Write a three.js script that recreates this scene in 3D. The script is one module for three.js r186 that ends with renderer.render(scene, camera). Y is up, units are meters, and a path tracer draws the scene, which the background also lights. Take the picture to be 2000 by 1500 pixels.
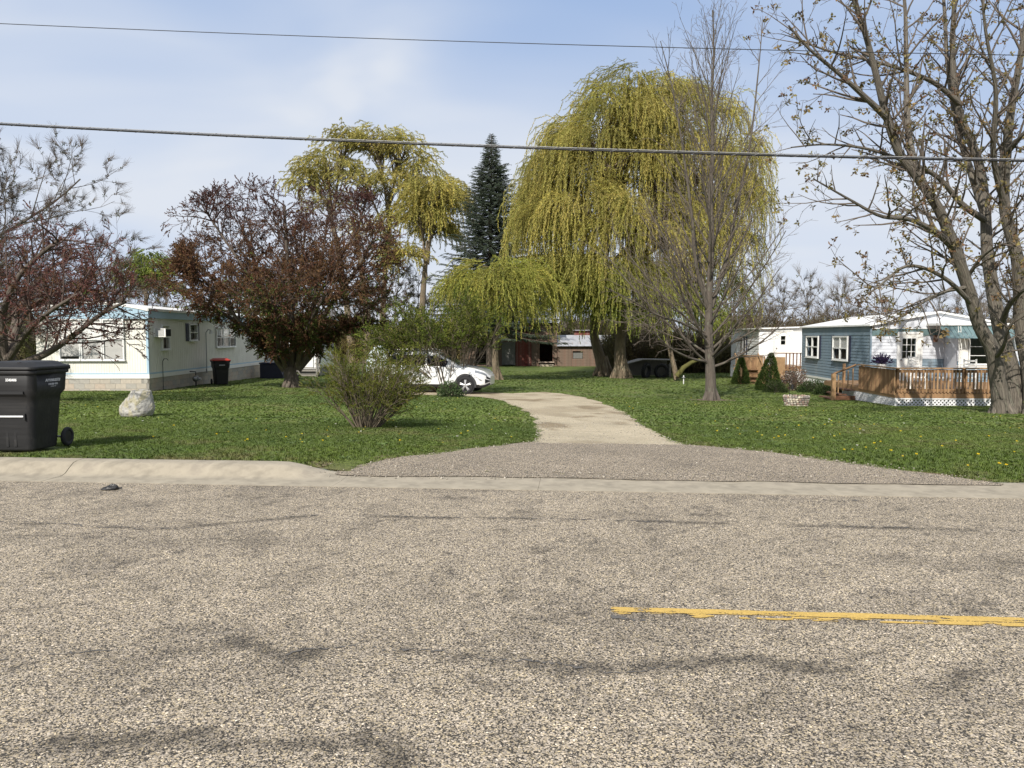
import * as THREE from 'three';
import { mergeGeometries, mergeVertices } from 'three/addons/utils/BufferGeometryUtils.js';

// ---------- camera, sky, sun, exposure ----------
const scene = new THREE.Scene();
const camera = new THREE.PerspectiveCamera(53.13, 4 / 3, 0.1, 3000);
camera.position.set(0, 1.6, 0);
camera.rotation.x = -Math.atan(95 / 1500);
const renderer = new THREE.WebGLRenderer({ antialias: true });
renderer.toneMapping = THREE.LinearToneMapping;
renderer.toneMappingExposure = 1.28;
renderer.shadowMap.enabled = true;
const SUN = new THREE.Vector3(-0.29, 0.6, 0.745).normalize();
const sun = new THREE.DirectionalLight(new THREE.Color(1, 0.945, 0.86), 4.3);
sun.position.copy(SUN).multiplyScalar(120);
sun.castShadow = true;
Object.assign(sun.shadow.camera, { left: -90, right: 90, top: 90, bottom: -90, near: 1, far: 400 });
sun.shadow.mapSize.set(4096, 4096);
scene.add(sun, sun.target);

// ---------- seeded numbers ----------
function rng(seed) {
  let a = seed >>> 0;
  return () => { a = (a + 0x6D2B79F5) | 0; let t = Math.imul(a ^ (a >>> 15), 1 | a); t = (t + Math.imul(t ^ (t >>> 7), 61 | t)) ^ t; return ((t ^ (t >>> 14)) >>> 0) / 4294967296; };
}
function hash2(x, y, s = 0) { let h = Math.imul(x | 0, 374761393) ^ Math.imul(y | 0, 668265263) ^ Math.imul(s | 0, 2147483647 - 58123); h = Math.imul(h ^ (h >>> 13), 1274126177); return ((h ^ (h >>> 16)) >>> 0) / 4294967296; }
function vnoise(x, y, s = 0, per = 0) {
  let xi = Math.floor(x), yi = Math.floor(y); const fx = x - xi, fy = y - yi, u = fx * fx * (3 - 2 * fx), v = fy * fy * (3 - 2 * fy);
  let x1 = xi + 1, y1 = yi + 1;
  if (per) { xi = ((xi % per) + per) % per; x1 = ((x1 % per) + per) % per; yi = ((yi % per) + per) % per; y1 = ((y1 % per) + per) % per; }
  const a = hash2(xi, yi, s), b = hash2(x1, yi, s), c = hash2(xi, y1, s), d = hash2(x1, y1, s);
  return a + (b - a) * u + (c - a) * v + (a - b - c + d) * u * v;
}
function fbm(x, y, oct = 4, s = 0, per = 0) { let f = 0, a = 0.5, n = 0; for (let i = 0; i < oct; i++) { f += a * vnoise(x, y, s + i * 7, per); n += a; a *= 0.5; x *= 2; y *= 2; per *= 2; } return f / n; }
const clamp = (x, a = 0, b = 1) => Math.min(b, Math.max(a, x));
const sm = (a, b, x) => { const t = clamp((x - a) / (b - a)); return t * t * (3 - 2 * t); };
const mix = (a, b, t) => a + (b - a) * t;
const mix3 = (a, b, t) => [mix(a[0], b[0], t), mix(a[1], b[1], t), mix(a[2], b[2], t)];
const V = (x, y, z) => new THREE.Vector3(x, y, z);

// ---------- sky: blue air with thin cirrus ----------
{
  const W = 2048, H = 1024, d = new Float32Array(W * H * 4);
  for (let j = 0; j < H; j++) {
    const el = ((j + 0.5) / H - 0.5) * Math.PI, y = Math.sin(el), c = Math.cos(el);
    for (let i = 0; i < W; i++) {
      const az = ((i + 0.5) / W - 0.5) * 2 * Math.PI, x = Math.cos(az) * c, z = Math.sin(az) * c;
      let col;
      if (y < -0.02) col = [0.2, 0.21, 0.17];
      else {
        const yy = Math.max(y, 0);
        col = mix3([0.46, 0.54, 0.68], [0.23, 0.345, 0.57], sm(0.05, 0.55, yy));
        const k = 1 / (yy + 0.22), px = x * k, pz = z * k;
        const wx = fbm(px * 0.9 + 3, pz * 0.9, 3, 5) - 0.5, wz = fbm(px * 0.9, pz * 0.9 + 9, 3, 6) - 0.5;
        const broad = fbm(px * 0.62 + wx * 1.1 + 1.4, pz * 0.8 + wz * 1.1 + 5.3, 4, 11);
        const streak = fbm(px * 1.1 + wx * 2 + pz * 0.5, pz * 3.2 + wz * 2, 5, 21);
        const fine = fbm(px * 5 + wx * 6, pz * 9 + wz * 6, 3, 31);
        let cl = sm(0.16, 0.5, broad) * (0.78 + 0.6 * (streak - 0.5) + 0.2 * (fine - 0.5)) + 0.25 * sm(0.45, 0.8, streak);
        cl = clamp(cl, 0, 0.92);
        col = mix3(col, [0.59, 0.625, 0.685], cl);
      }
      const o = (j * W + i) * 4; d[o] = col[0]; d[o + 1] = col[1]; d[o + 2] = col[2]; d[o + 3] = 1;
    }
  }
  const t = new THREE.DataTexture(d, W, H, THREE.RGBAFormat, THREE.FloatType);
  t.mapping = THREE.EquirectangularReflectionMapping; t.magFilter = t.minFilter = THREE.LinearFilter; t.needsUpdate = true;
  scene.background = t; scene.environment = t;
}

// ---------- geometry collector ----------
class MB {
  constructor() { this.p = []; this.n = []; this.u = []; this.c = []; this.i = []; this.hasC = false; }
  v(x, y, z, nx, ny, nz, u = 0, w = 0, c) { this.p.push(x, y, z); this.n.push(nx, ny, nz); this.u.push(u, w); if (c) { this.hasC = true; this.c.push(c[0], c[1], c[2]); } return this.p.length / 3 - 1; }
  quad(a, b, c, d, col, uv) {
    const ux = b[0] - a[0], uy = b[1] - a[1], uz = b[2] - a[2], vx = d[0] - a[0], vy = d[1] - a[1], vz = d[2] - a[2];
    let nx = uy * vz - uz * vy, ny = uz * vx - ux * vz, nz = ux * vy - uy * vx; const l = Math.hypot(nx, ny, nz) || 1; nx /= l; ny /= l; nz /= l;
    const U = Math.hypot(ux, uy, uz), W = Math.hypot(vx, vy, vz), q = uv || [0, 0, U, 0, U, W, 0, W];
    const k = this.v(...a, nx, ny, nz, q[0], q[1], col); this.v(...b, nx, ny, nz, q[2], q[3], col); this.v(...c, nx, ny, nz, q[4], q[5], col); this.v(...d, nx, ny, nz, q[6], q[7], col);
    this.i.push(k, k + 1, k + 2, k, k + 2, k + 3); return this;
  }
  tri(a, b, c, col) {
    const ux = b[0] - a[0], uy = b[1] - a[1], uz = b[2] - a[2], vx = c[0] - a[0], vy = c[1] - a[1], vz = c[2] - a[2];
    let nx = uy * vz - uz * vy, ny = uz * vx - ux * vz, nz = ux * vy - uy * vx; const l = Math.hypot(nx, ny, nz) || 1; nx /= l; ny /= l; nz /= l;
    const k = this.v(...a, nx, ny, nz, 0, 0, col); this.v(...b, nx, ny, nz, 1, 0, col); this.v(...c, nx, ny, nz, 0, 1, col); this.i.push(k, k + 1, k + 2); return this;
  }
  box(x0, y0, z0, x1, y1, z1, col) {
    this.quad([x0, y0, z1], [x1, y0, z1], [x1, y1, z1], [x0, y1, z1], col, [x0, y0, x1, y0, x1, y1, x0, y1]);
    this.quad([x1, y0, z0], [x0, y0, z0], [x0, y1, z0], [x1, y1, z0], col, [x1, y0, x0, y0, x0, y1, x1, y1]);
    this.quad([x1, y0, z1], [x1, y0, z0], [x1, y1, z0], [x1, y1, z1], col, [z1, y0, z0, y0, z0, y1, z1, y1]);
    this.quad([x0, y0, z0], [x0, y0, z1], [x0, y1, z1], [x0, y1, z0], col, [z0, y0, z1, y0, z1, y1, z0, y1]);
    this.quad([x0, y1, z1], [x1, y1, z1], [x1, y1, z0], [x0, y1, z0], col, [x0, z1, x1, z1, x1, z0, x0, z0]);
    this.quad([x0, y0, z0], [x1, y0, z0], [x1, y0, z1], [x0, y0, z1], col, [x0, z0, x1, z0, x1, z1, x0, z1]);
    return this;
  }
  tube(pts, rad, sides = 6, col, capped = false) {           // pts: Vector3[], rad: number[]
    const N = pts.length; if (N < 2) return this; let t = V(0, 0, 0), nrm = null; const base = this.p.length / 3; let len = 0;
    for (let k = 0; k < N; k++) {
      const a = pts[Math.max(0, k - 1)], b = pts[Math.min(N - 1, k + 1)]; t.subVectors(b, a).normalize();
      if (!nrm) { nrm = Math.abs(t.y) < 0.9 ? V(0, 1, 0) : V(1, 0, 0); }
      nrm.addScaledVector(t, -nrm.dot(t)).normalize(); const bx = t.y * nrm.z - t.z * nrm.y, by = t.z * nrm.x - t.x * nrm.z, bz = t.x * nrm.y - t.y * nrm.x;
      if (k) len += pts[k].distanceTo(pts[k - 1]);
      const r = rad[k];
      for (let s = 0; s <= sides; s++) {
        const A = s / sides * Math.PI * 2, ca = Math.cos(A), sa = Math.sin(A), nx = nrm.x * ca + bx * sa, ny = nrm.y * ca + by * sa, nz = nrm.z * ca + bz * sa;
        this.v(pts[k].x + nx * r, pts[k].y + ny * r, pts[k].z + nz * r, nx, ny, nz, s / sides * Math.max(0.2, Math.round(rad[0] * 6.28 / 0.2) * 0.2), len, col);
      }
      if (k) for (let s = 0; s < sides; s++) { const q = base + (k - 1) * (sides + 1) + s, w = q + sides + 1; this.i.push(q, q + 1, w + 1, q, w + 1, w); }
    }
    if (capped) for (const [k, dir] of [[0, -1], [N - 1, 1]]) {
      const q = base + k * (sides + 1), c = this.v(pts[k].x, pts[k].y, pts[k].z, 0, dir, 0, 0, 0, col);
      for (let s = 0; s < sides; s++) dir > 0 ? this.i.push(c, q + s, q + s + 1) : this.i.push(c, q + s + 1, q + s);
    }
    return this;
  }
  geo() {
    const g = new THREE.BufferGeometry();
    g.setAttribute('position', new THREE.BufferAttribute(new Float32Array(this.p), 3));
    g.setAttribute('normal', new THREE.BufferAttribute(new Float32Array(this.n), 3));
    g.setAttribute('uv', new THREE.BufferAttribute(new Float32Array(this.u), 2));
    if (this.hasC) g.setAttribute('color', new THREE.BufferAttribute(new Float32Array(this.c), 3));
    g.setIndex(new THREE.BufferAttribute(new Uint32Array(this.i), 1));
    return g;
  }
  build(name, m, parent) { return add(name, this.geo(), m, parent); }
}
const taken = {};
function numbered(n) { const k = taken[n] = (taken[n] ?? -1) + 1; return k ? n + '_' + String(k).padStart(3, '0') : n; }
function add(name, g, m, parent) {
  const o = new THREE.Mesh(g, m); o.name = parent ? name : numbered(name); o.castShadow = o.receiveShadow = true; (parent || scene).add(o); return o;
}
function tag(o, label, category, group, kind) { if (label) o.userData.label = label; if (category) o.userData.category = category; if (group) o.userData.group = group; if (kind) o.userData.kind = kind; return o; }
function thing(name, label, category, pos = [0, 0, 0], turn = 0, group) { const o = new THREE.Group(); o.name = numbered(name); o.position.set(...pos); o.rotation.y = turn; scene.add(o); return tag(o, label, category, group); }
function sub(name, parent, pos = [0, 0, 0], turn = 0) { const o = new THREE.Group(); o.name = name; o.position.set(...pos); o.rotation.y = turn; parent.add(o); return o; }
const bx = (name, m, parent, x0, y0, z0, x1, y1, z1) => new MB().box(x0, y0, z0, x1, y1, z1).build(name, m, parent);
const stuff = o => { o.userData.kind = 'stuff'; return o; };

// ---------- materials ----------
function tex(w, h, fn, srgb = true, rx = 1, ry = 1) {
  const d = new Uint8Array(w * h * 4);
  for (let j = 0; j < h; j++) for (let i = 0; i < w; i++) { const c = fn(i, j), o = (j * w + i) * 4; d[o] = clamp(c[0], 0, 255); d[o + 1] = clamp(c[1], 0, 255); d[o + 2] = clamp(c[2], 0, 255); d[o + 3] = 255; }
  return dt(d, w, h, srgb, rx, ry);
}
function dt(d, w, h, srgb, rx, ry) { const t = new THREE.DataTexture(d, w, h); t.wrapS = t.wrapT = THREE.RepeatWrapping; t.magFilter = THREE.LinearFilter; t.minFilter = THREE.LinearMipmapLinearFilter; t.generateMipmaps = true; if (srgb) t.colorSpace = THREE.SRGBColorSpace; t.repeat.set(rx, ry); t.needsUpdate = true; return t; }
const toS = x => 255 * (x <= 0.0031308 ? x * 12.92 : 1.055 * Math.pow(x, 1 / 2.4) - 0.055);
const S3 = c => [toS(c[0]), toS(c[1]), toS(c[2])];
function mat(c, rough = 0.8, o = {}) { const K = (o.transmission !== undefined || o.clearcoat !== undefined || o.specularIntensity !== undefined) ? THREE.MeshPhysicalMaterial : THREE.MeshStandardMaterial; const m = new K({ roughness: rough, side: THREE.DoubleSide, ...o }); m.color.setRGB(...c); return m; }
// mottled surface: value noise in metres over a tile
function mottled(c, amp, rough, { tile = 2, stretch = 1, bump = 0, size = 256, seed = 1, streakY = 1, dirt = null, dirtAmt = 0 } = {}) {
  const per = 16;
  const f = (i, j) => fbm(i / size * per * stretch, j / size * per * streakY, 4, seed, per * Math.max(1, stretch));
  const g = (i, j) => fbm(i / size * 4, j / size * 4, 3, seed + 50, 4);
  const map = tex(size, size, (i, j) => { const n = (f(i, j) - 0.5) * 2, q = (g(i, j) - 0.5) * 2; const k = 1 + amp * (n * 0.7 + q * 0.6); let col = [c[0] * k, c[1] * k, c[2] * k]; if (dirt) col = mix3(col, dirt, dirtAmt * sm(0.5, 0.75, g(i + 31, j) * 0.5 + f(i, j) * 0.5)); return S3(col); }, true, 1 / tile, 1 / tile);
  const o = { map };
  if (bump) { o.bumpMap = tex(size, size, (i, j) => { const n = 255 * f(i, j); return [n, n, n]; }, false, 1 / tile, 1 / tile); o.bumpScale = bump; }
  return mat([1, 1, 1], rough, o);
}
function barkMat(c, amp = 0.5, seed = 3, bump = 0.02) {
  const n = 256, f = (i, j) => { const w = fbm(i / n * 8, j / n * 4, 3, seed, 8) * 2.2; const r = Math.abs(vnoise((i / n * 12 + w), j / n * 3, seed + 9, 12) - 0.5) * 2; return 0.6 * r + 0.4 * fbm(i / n * 24, j / n * 12, 3, seed + 3, 24); };
  const map = tex(n, n, (i, j) => { const k = 1 + amp * (f(i, j) - 0.45) * 2, l = sm(0.62, 0.78, fbm(i / n * 6, j / n * 6, 3, seed + 77, 6)); const b = [c[0] * k, c[1] * k, c[2] * k]; return S3(mix3(b, [0.2, 0.21, 0.15], l * 0.35)); }, true, 2.0, 0.8);
  const bm = tex(n, n, (i, j) => { const k = 255 * f(i, j); return [k, k, k]; }, false, 2.0, 0.8);
  return mat([1, 1, 1], 0.95, { map, bumpMap: bm, bumpScale: bump });
}
const leafMat = (tr = 0.35) => mat([1, 1, 1], 0.85, { vertexColors: true, transmission: tr, thickness: 0, specularIntensity: 0.3 });
const M = {
  white: mottled([0.78, 0.77, 0.73], 0.06, 0.55, { tile: 3, seed: 4, dirt: [0.45, 0.42, 0.35], dirtAmt: 0.25 }),
  cream: mottled([0.73, 0.715, 0.645], 0.08, 0.6, { tile: 3, seed: 5, dirt: [0.42, 0.4, 0.33], dirtAmt: 0.3, streakY: 0.4 }),
  roofWhite: mottled([0.8, 0.8, 0.78], 0.08, 0.6, { tile: 3, seed: 6, dirt: [0.45, 0.43, 0.38], dirtAmt: 0.35 }),
  paleBlue: mottled([0.36, 0.50, 0.60], 0.06, 0.55, { tile: 3, seed: 7 }),
  steelBlue: mottled([0.135, 0.20, 0.265], 0.08, 0.55, { tile: 3, seed: 8, dirt: [0.2, 0.22, 0.22], dirtAmt: 0.3 }),
  blueSide: mottled([0.175, 0.24, 0.295], 0.1, 0.5, { tile: 3, seed: 9, dirt: [0.28, 0.31, 0.32], dirtAmt: 0.4 }),
  greySide: mottled([0.56, 0.58, 0.62], 0.07, 0.5, { tile: 3, seed: 10 }),
  whiteSide: mottled([0.76, 0.76, 0.76], 0.05, 0.5, { tile: 3, seed: 12, dirt: [0.5, 0.5, 0.46], dirtAmt: 0.25 }),
  awning: mottled([0.12, 0.185, 0.19], 0.12, 0.45, { tile: 2, seed: 13, stretch: 1 }),
  trim: mat([0.72, 0.72, 0.70], 0.5), navy: mat([0.012, 0.016, 0.045], 0.5), black: mat([0.012, 0.012, 0.013], 0.5), rubber: mat([0.014, 0.014, 0.015], 0.85),
  dark: mat([0.02, 0.02, 0.022], 0.9), blind: mat([0.70, 0.69, 0.65], 0.6), curtain: mat([0.09, 0.088, 0.085], 0.9), curtainPale: mat([0.3, 0.3, 0.3], 0.9),
  glass: mat([1, 1, 1], 0.04, { transmission: 1, thickness: 0, ior: 1.5 }), screen: mat([0.78, 0.78, 0.78], 0.1, { transmission: 1, thickness: 0, ior: 1.45 }),
  steel: mat([0.42, 0.42, 0.42], 0.4, { metalness: 0.8 }), greyMetal: mat([0.3, 0.3, 0.3], 0.55, { metalness: 0.3 }),
  block: [0, 1, 2, 3].map(k => mottled([[0.40, 0.36, 0.30], [0.45, 0.40, 0.33], [0.36, 0.34, 0.30], [0.43, 0.36, 0.29]][k], 0.14, 0.95, { tile: 0.8, bump: 0.006, seed: 40 + k })),
  mortar: mottled([0.26, 0.245, 0.22], 0.15, 0.95, { tile: 0.7, seed: 45 }),
  cedar: [0, 1, 2].map(k => mottled([[0.28, 0.165, 0.082], [0.325, 0.20, 0.10], [0.235, 0.135, 0.067]][k], 0.25, 0.75, { tile: 1, seed: 50 + k, stretch: 2, streakY: 0.4 })),
  deckDark: mottled([0.13, 0.06, 0.03], 0.2, 0.8, { tile: 1, seed: 54 }),
  greyWood: mottled([0.25, 0.235, 0.21], 0.3, 0.9, { tile: 1, seed: 56, stretch: 2 }),
  lattice: mat([0.74, 0.74, 0.74], 0.5),
  concrete: null,
};

// ---------- terrain heights ----------
const ROAD = 5 * Math.PI / 180, CA = Math.cos(ROAD), SA = Math.sin(ROAD);
const toST = (x, z) => [CA * x + SA * z, SA * x - CA * z];
const fromST = (s, t) => [CA * s + SA * t, SA * s - CA * t];
const LT = [[8.8, .135], [30, -.58], [46, -.85], [75, -1.38], [120, -2], [900, -2]];
const RT = [[8.8, .135], [14, -.16], [21, -.55], [26, -.8], [33, -1.0], [42, -1.1], [47, -1.22], [60, -1.35], [75, -1.4], [120, -2], [900, -2]];
function lerpT(tab, d) { if (d <= tab[0][0]) return tab[0][1]; for (let i = 1; i < tab.length; i++) if (d <= tab[i][0]) { const [a, u] = tab[i - 1], [b, v] = tab[i]; return u + (v - u) * (d - a) / (b - a); } return tab[tab.length - 1][1]; }
const apronS = s => sm(-3.4, -2.75, s) * (1 - sm(5.3, 5.95, s));
function gh(x, z) {
  const D = -z, [s, t] = toST(x, z), k = sm(9, 14, D), d = t + (D - t) * k, w = sm(-12, 12, x);
  let y = lerpT(LT, d) * (1 - w) + lerpT(RT, d) * w;
  y += (fbm(x * 0.35, z * 0.35, 2, 91) - 0.5) * 0.05 * sm(10, 13, t) ;
  return mix(y, 0.014, apronS(s) * (1 - sm(8.3, 11, t)));
}
// polygons of the drive on the ground: [x, z]
const apronPoly = [[-1.982,-8.980], [-1.751,-9.300], [-1.369,-9.700], [-0.877,-10.040], [-0.354,-10.540], [0.303,-11.280], [1.351,-11.180], [2.442,-11.020], [2.973,-10.540], [3.487,-9.980], [4.019,-9.340], [4.520,-8.840], [4.932,-8.420], [5.236,-8.080]];
const drivePoly = [[0.276,-10.820], [0.387,-12.540], [0.482,-14.380], [0.496,-16.820], [0.369,-19.700], [0.077,-22.880], [-0.437,-26.160], [-1.123,-28.000], [-2.301,-28.680], [-3.856,-28.840], [-4.900,-30.540], [-4.376,-32.740], [-2.581,-32.180], [-1.263,-31.500], [0.000,-31.240], [1.370,-33.060], [2.037,-32.080], [2.672,-29.600], [3.021,-26.560], [3.004,-22.440], [2.769,-17.820], [2.540,-14.460], [2.474,-12.500], [2.432,-10.780]];
function inPoly(P, x, z) { let c = false; for (let i = 0, j = P.length - 1; i < P.length; j = i++) { const [xi, zi] = P[i], [xj, zj] = P[j]; if ((zi > z) !== (zj > z) && x < (xj - xi) * (z - zi) / (zj - zi) + xi) c = !c; } return c; }
function edgeDist(P, x, z) { let m = 1e9; for (let i = 0, j = P.length - 1; i < P.length; j = i++) { const [ax, az] = P[j], [qx, qz] = P[i], dx = qx - ax, dz = qz - az, k = clamp(((x - ax) * dx + (z - az) * dz) / (dx * dx + dz * dz)); m = Math.min(m, Math.hypot(x - ax - dx * k, z - az - dz * k)); } return m; }
const signed = (P, x, z) => (inPoly(P, x, z) ? 1 : -1) * edgeDist(P, x, z);
{ const [l, r] = [toST(...apronPoly[0])[0], toST(...apronPoly[apronPoly.length - 1])[0]]; for (const k of [0, 0.33, 0.66, 1]) apronPoly.push(fromST(mix(r, l, k), 8.42)); for (let i = 0; i < 14; i++) { const [q, t] = toST(...apronPoly[i]); if (t < 8.52) apronPoly[i] = fromST(q, 8.52); } }

// ---------- road surface: chip seal ----------
const chips = (() => {
  const n = 2048, d = new Uint8Array(n * n * 4), h = new Uint8Array(n * n * 4), r = rng(71);
  for (let k = 0; k < n * n; k++) { const b = 44 + 20 * hash2(k, k >> 11, 3); d[k * 4] = b + 3; d[k * 4 + 1] = b; d[k * 4 + 2] = b - 4; d[k * 4 + 3] = h[k * 4 + 3] = 255; h[k * 4] = h[k * 4 + 1] = h[k * 4 + 2] = 20; }
  for (let k = 0; k < 205000; k++) {
    const cx = r() * n, cy = r() * n, a = 1.6 + 3.6 * r() * r() + 0.5, b = a * (0.6 + 0.4 * r()), th = r() * 3.14, c = Math.cos(th), s = Math.sin(th), q = r();
    let tone = 118 + 62 * r(); if (q < 0.10) tone = 66 + 30 * r(); if (q > 0.972) tone = 205 + 22 * r();
    const warm = r(), R = tone * (1.03 + 0.05 * warm), G = tone * (0.985 + 0.015 * warm), B = tone * (0.93 - 0.1 * warm * warm), top = 120 + 120 * r(), m = Math.ceil(a);
    for (let j = -m; j <= m; j++) for (let i = -m; i <= m; i++) {
      const u = (i * c + j * s) / a, v = (-i * s + j * c) / b, e = u * u + v * v; if (e > 1) continue;
      const o = (((Math.floor(cy) + j + n) % n) * n + (Math.floor(cx) + i + n) % n) * 4, sh = 0.97 + 0.06 * hash2(i + k, j, 5);
      d[o] = clamp(R * sh, 0, 255); d[o + 1] = clamp(G * sh, 0, 255); d[o + 2] = clamp(B * sh, 0, 255); const y = top * (1 - e * 0.45); h[o] = h[o + 1] = h[o + 2] = y;
    }
  }
  return { map: dt(d, n, n, true, 1 / 2.7, 1 / 2.7), bump: dt(h, n, n, false, 1 / 2.7, 1 / 2.7) };
})();
const roadMat = mat([1.22, 1.17, 1.085], 0.93, { map: chips.map, bumpMap: chips.bump, bumpScale: 0.0035, vertexColors: true });
const apronMat = mat([1.2, 1.15, 1.08], 0.93, { map: chips.map, bumpMap: chips.bump, bumpScale: 0.006, vertexColors: true });
M.concrete = mottled([0.315, 0.275, 0.21], 0.34, 0.95, { tile: 1.3, size: 512, bump: 0.006, seed: 60, dirt: [0.22, 0.19, 0.15], dirtAmt: 0.7 });
M.tar = mottled([0.10, 0.093, 0.085], 0.5, 0.8, { tile: 0.5, seed: 61 });
const G0 = {
  crackFar: [[-5.328,-6.580], [-4.386,-6.500], [-3.520,-6.360], [-2.841,-6.280], [-1.815,-6.720], [-0.450,-6.660], [0.886,-6.560], [2.169,-6.420], [3.396,-6.280], [5.014,-6.180]],
  tarA: [[-2.736,-3.640], [-2.183,-3.760], [-1.739,-3.800], [-1.425,-3.940], [-1.124,-3.740], [-0.944,-3.840], [-0.545,-3.800], [-0.153,-3.720], [0.248,-3.620], [0.487,-3.560], [0.851,-3.660], [1.163,-3.700], [1.386,-3.620], [1.634,-3.620], [1.831,-3.520], [1.944,-3.420], [2.204,-3.580]],
  tarB: [[-2.240,-2.960], [-1.780,-2.940], [-1.425,-2.960], [-1.181,-2.960], [-0.815,-2.960], [-0.615,-2.980], [-0.425,-2.800]],
  side: [[-1.204,-3.520], [-1.151,-3.660], [-1.097,-3.780], [-0.905,-3.900]],
  smear: [[3.014,-7.400], [3.177,-7.360], [3.393,-7.400]],
  mark: [[0.560,-4.280], [0.653,-4.260], [0.749,-4.260]],
};
const nearLine = (P, x, z) => { let m = 9; for (let i = 1; i < P.length; i++) { const [ax, az] = P[i - 1], [qx, qz] = P[i], dx = qx - ax, dz = qz - az, k = clamp(((x - ax) * dx + (z - az) * dz) / (dx * dx + dz * dz)); m = Math.min(m, Math.hypot(x - ax - dx * k, z - az - dz * k)); } return m; };
function roadGrid(mb, s0, s1, t0, t1, ds, dt_, y) {
  const ns = Math.max(1, Math.round((s1 - s0) / ds)), nt = Math.max(1, Math.round((t1 - t0) / dt_)), b = mb.p.length / 3;
  for (let j = 0; j <= nt; j++) for (let i = 0; i <= ns; i++) {
    const s = mix(s0, s1, i / ns), t = mix(t0, t1, j / nt), [x, z] = fromST(s, t);
    const worn = 1 + 0.18 * (fbm(s * 0.5, t * 1.1, 3, 14) - 0.5) + 0.22 * (fbm(s * 2.2, t * 3.1, 3, 15) - 0.5) + 0.2 * (fbm(s * 7, t * 9, 2, 16) - 0.5);
    const tar = 0.22 * sm(0.60, 0.78, fbm(s * 0.9 + 4, t * 1.6, 4, 17)) + 0.16 * sm(0.6, 0.72, fbm(s * 3.3, t * 2.3, 3, 18)) + 0.4 * sm(0.62, 0.8, fbm(s * 14, t * 14, 3, 19));
    const old = Math.abs(s) < 8 ? 0.55 * sm(0.13, 0.0, Math.min(nearLine(G0.tarA, x, z), nearLine(G0.tarB, x, z) * 0.8, nearLine(G0.crackFar, x, z) * 1.6) + 0.1 * (fbm(s * 6, t * 6, 3, 23) - 0.5)) * sm(0.36, 0.6, fbm(s * 2.6, t * 4, 3, 24)) * (0.5 + hash2(Math.round(s * 50), Math.round(t * 50), 25)) : 0;
    const k = clamp(worn * (1 - tar) * (1 - old), 0.35, 1.25);
    mb.v(x, y, z, 0, 1, 0, s, t, [k, k * (0.995), k * (0.985 + 0.02 * tar)]);
  }
  for (let j = 0; j < nt; j++) for (let i = 0; i < ns; i++) { const a = b + j * (ns + 1) + i; mb.i.push(a, a + 1, a + ns + 2, a, a + ns + 2, a + ns + 1); }
}
const road = (() => { const mb = new MB(); roadGrid(mb, -9, 9, 0.2, 7.86, 0.045, 0.04, 0); roadGrid(mb, -160, -9, 0.2, 7.86, 1.5, 0.8, 0); roadGrid(mb, 9, 160, 0.2, 7.86, 1.5, 0.8, 0); return mb.build('road', roadMat); })();
tag(road, 'grey chip sealed two lane road across the foreground', 'road', null, 'structure');
// cracks and tar lines in the surface, each a thin ragged ribbon
function ribbon(pts, w, seed, y = 0.004, gaps = 0.3) {
  const mb = new MB(), r = rng(seed), cv = new THREE.CatmullRomCurve3(pts.map(p => V(p[0], 0, p[1]))), L = cv.getLength(), n = Math.ceil(L / 0.018); let prev = null;
  for (let k = 0; k <= n; k++) {
    const p = cv.getPointAt(k / n), tg = cv.getTangentAt(k / n), nx = -tg.z, nz = tg.x, g = vnoise(k * 0.06, seed, 5), ww = w * (0.25 + 1.1 * vnoise(k * 0.35, seed * 3.7, 9)) * (g < gaps ? 0 : 1) * (hash2(k, seed, 3) < 0.42 ? 0 : 0.5 + 0.9 * hash2(k, seed, 4)), o = (vnoise(k * 0.12, seed, 4) - 0.5) * 0.08 + (hash2(k, seed, 8) - 0.5) * 0.03;
    const a = [p.x + nx * (o - ww / 2), y, p.z + nz * (o - ww / 2)], b = [p.x + nx * (o + ww / 2), y, p.z + nz * (o + ww / 2)];
    if (prev && (ww > 0 || prev[2] > 0)) mb.quad(prev[0], a, b, prev[1]); prev = [a, b, ww];
  }
  return mb;
}
ribbon(G0.crackFar, 0.022, 5, 0.004, 0.3).build('road_crack', M.tar, road);
ribbon(G0.tarA, 0.018, 9, 0.004, 0.5).build('road_crack', M.tar, road);
ribbon(G0.tarB, 0.024, 13, 0.004, 0.55).build('road_crack', M.tar, road);
ribbon(G0.side, 0.014, 15, 0.0045, 0.3).build('road_crack', M.tar, road);
ribbon(G0.smear, 0.03, 17, 0.004, 0).build('tar_smear', M.tar, road);
ribbon(G0.mark, 0.035, 19, 0.004, 0).build('tar_smear', M.tar, road);
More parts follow.
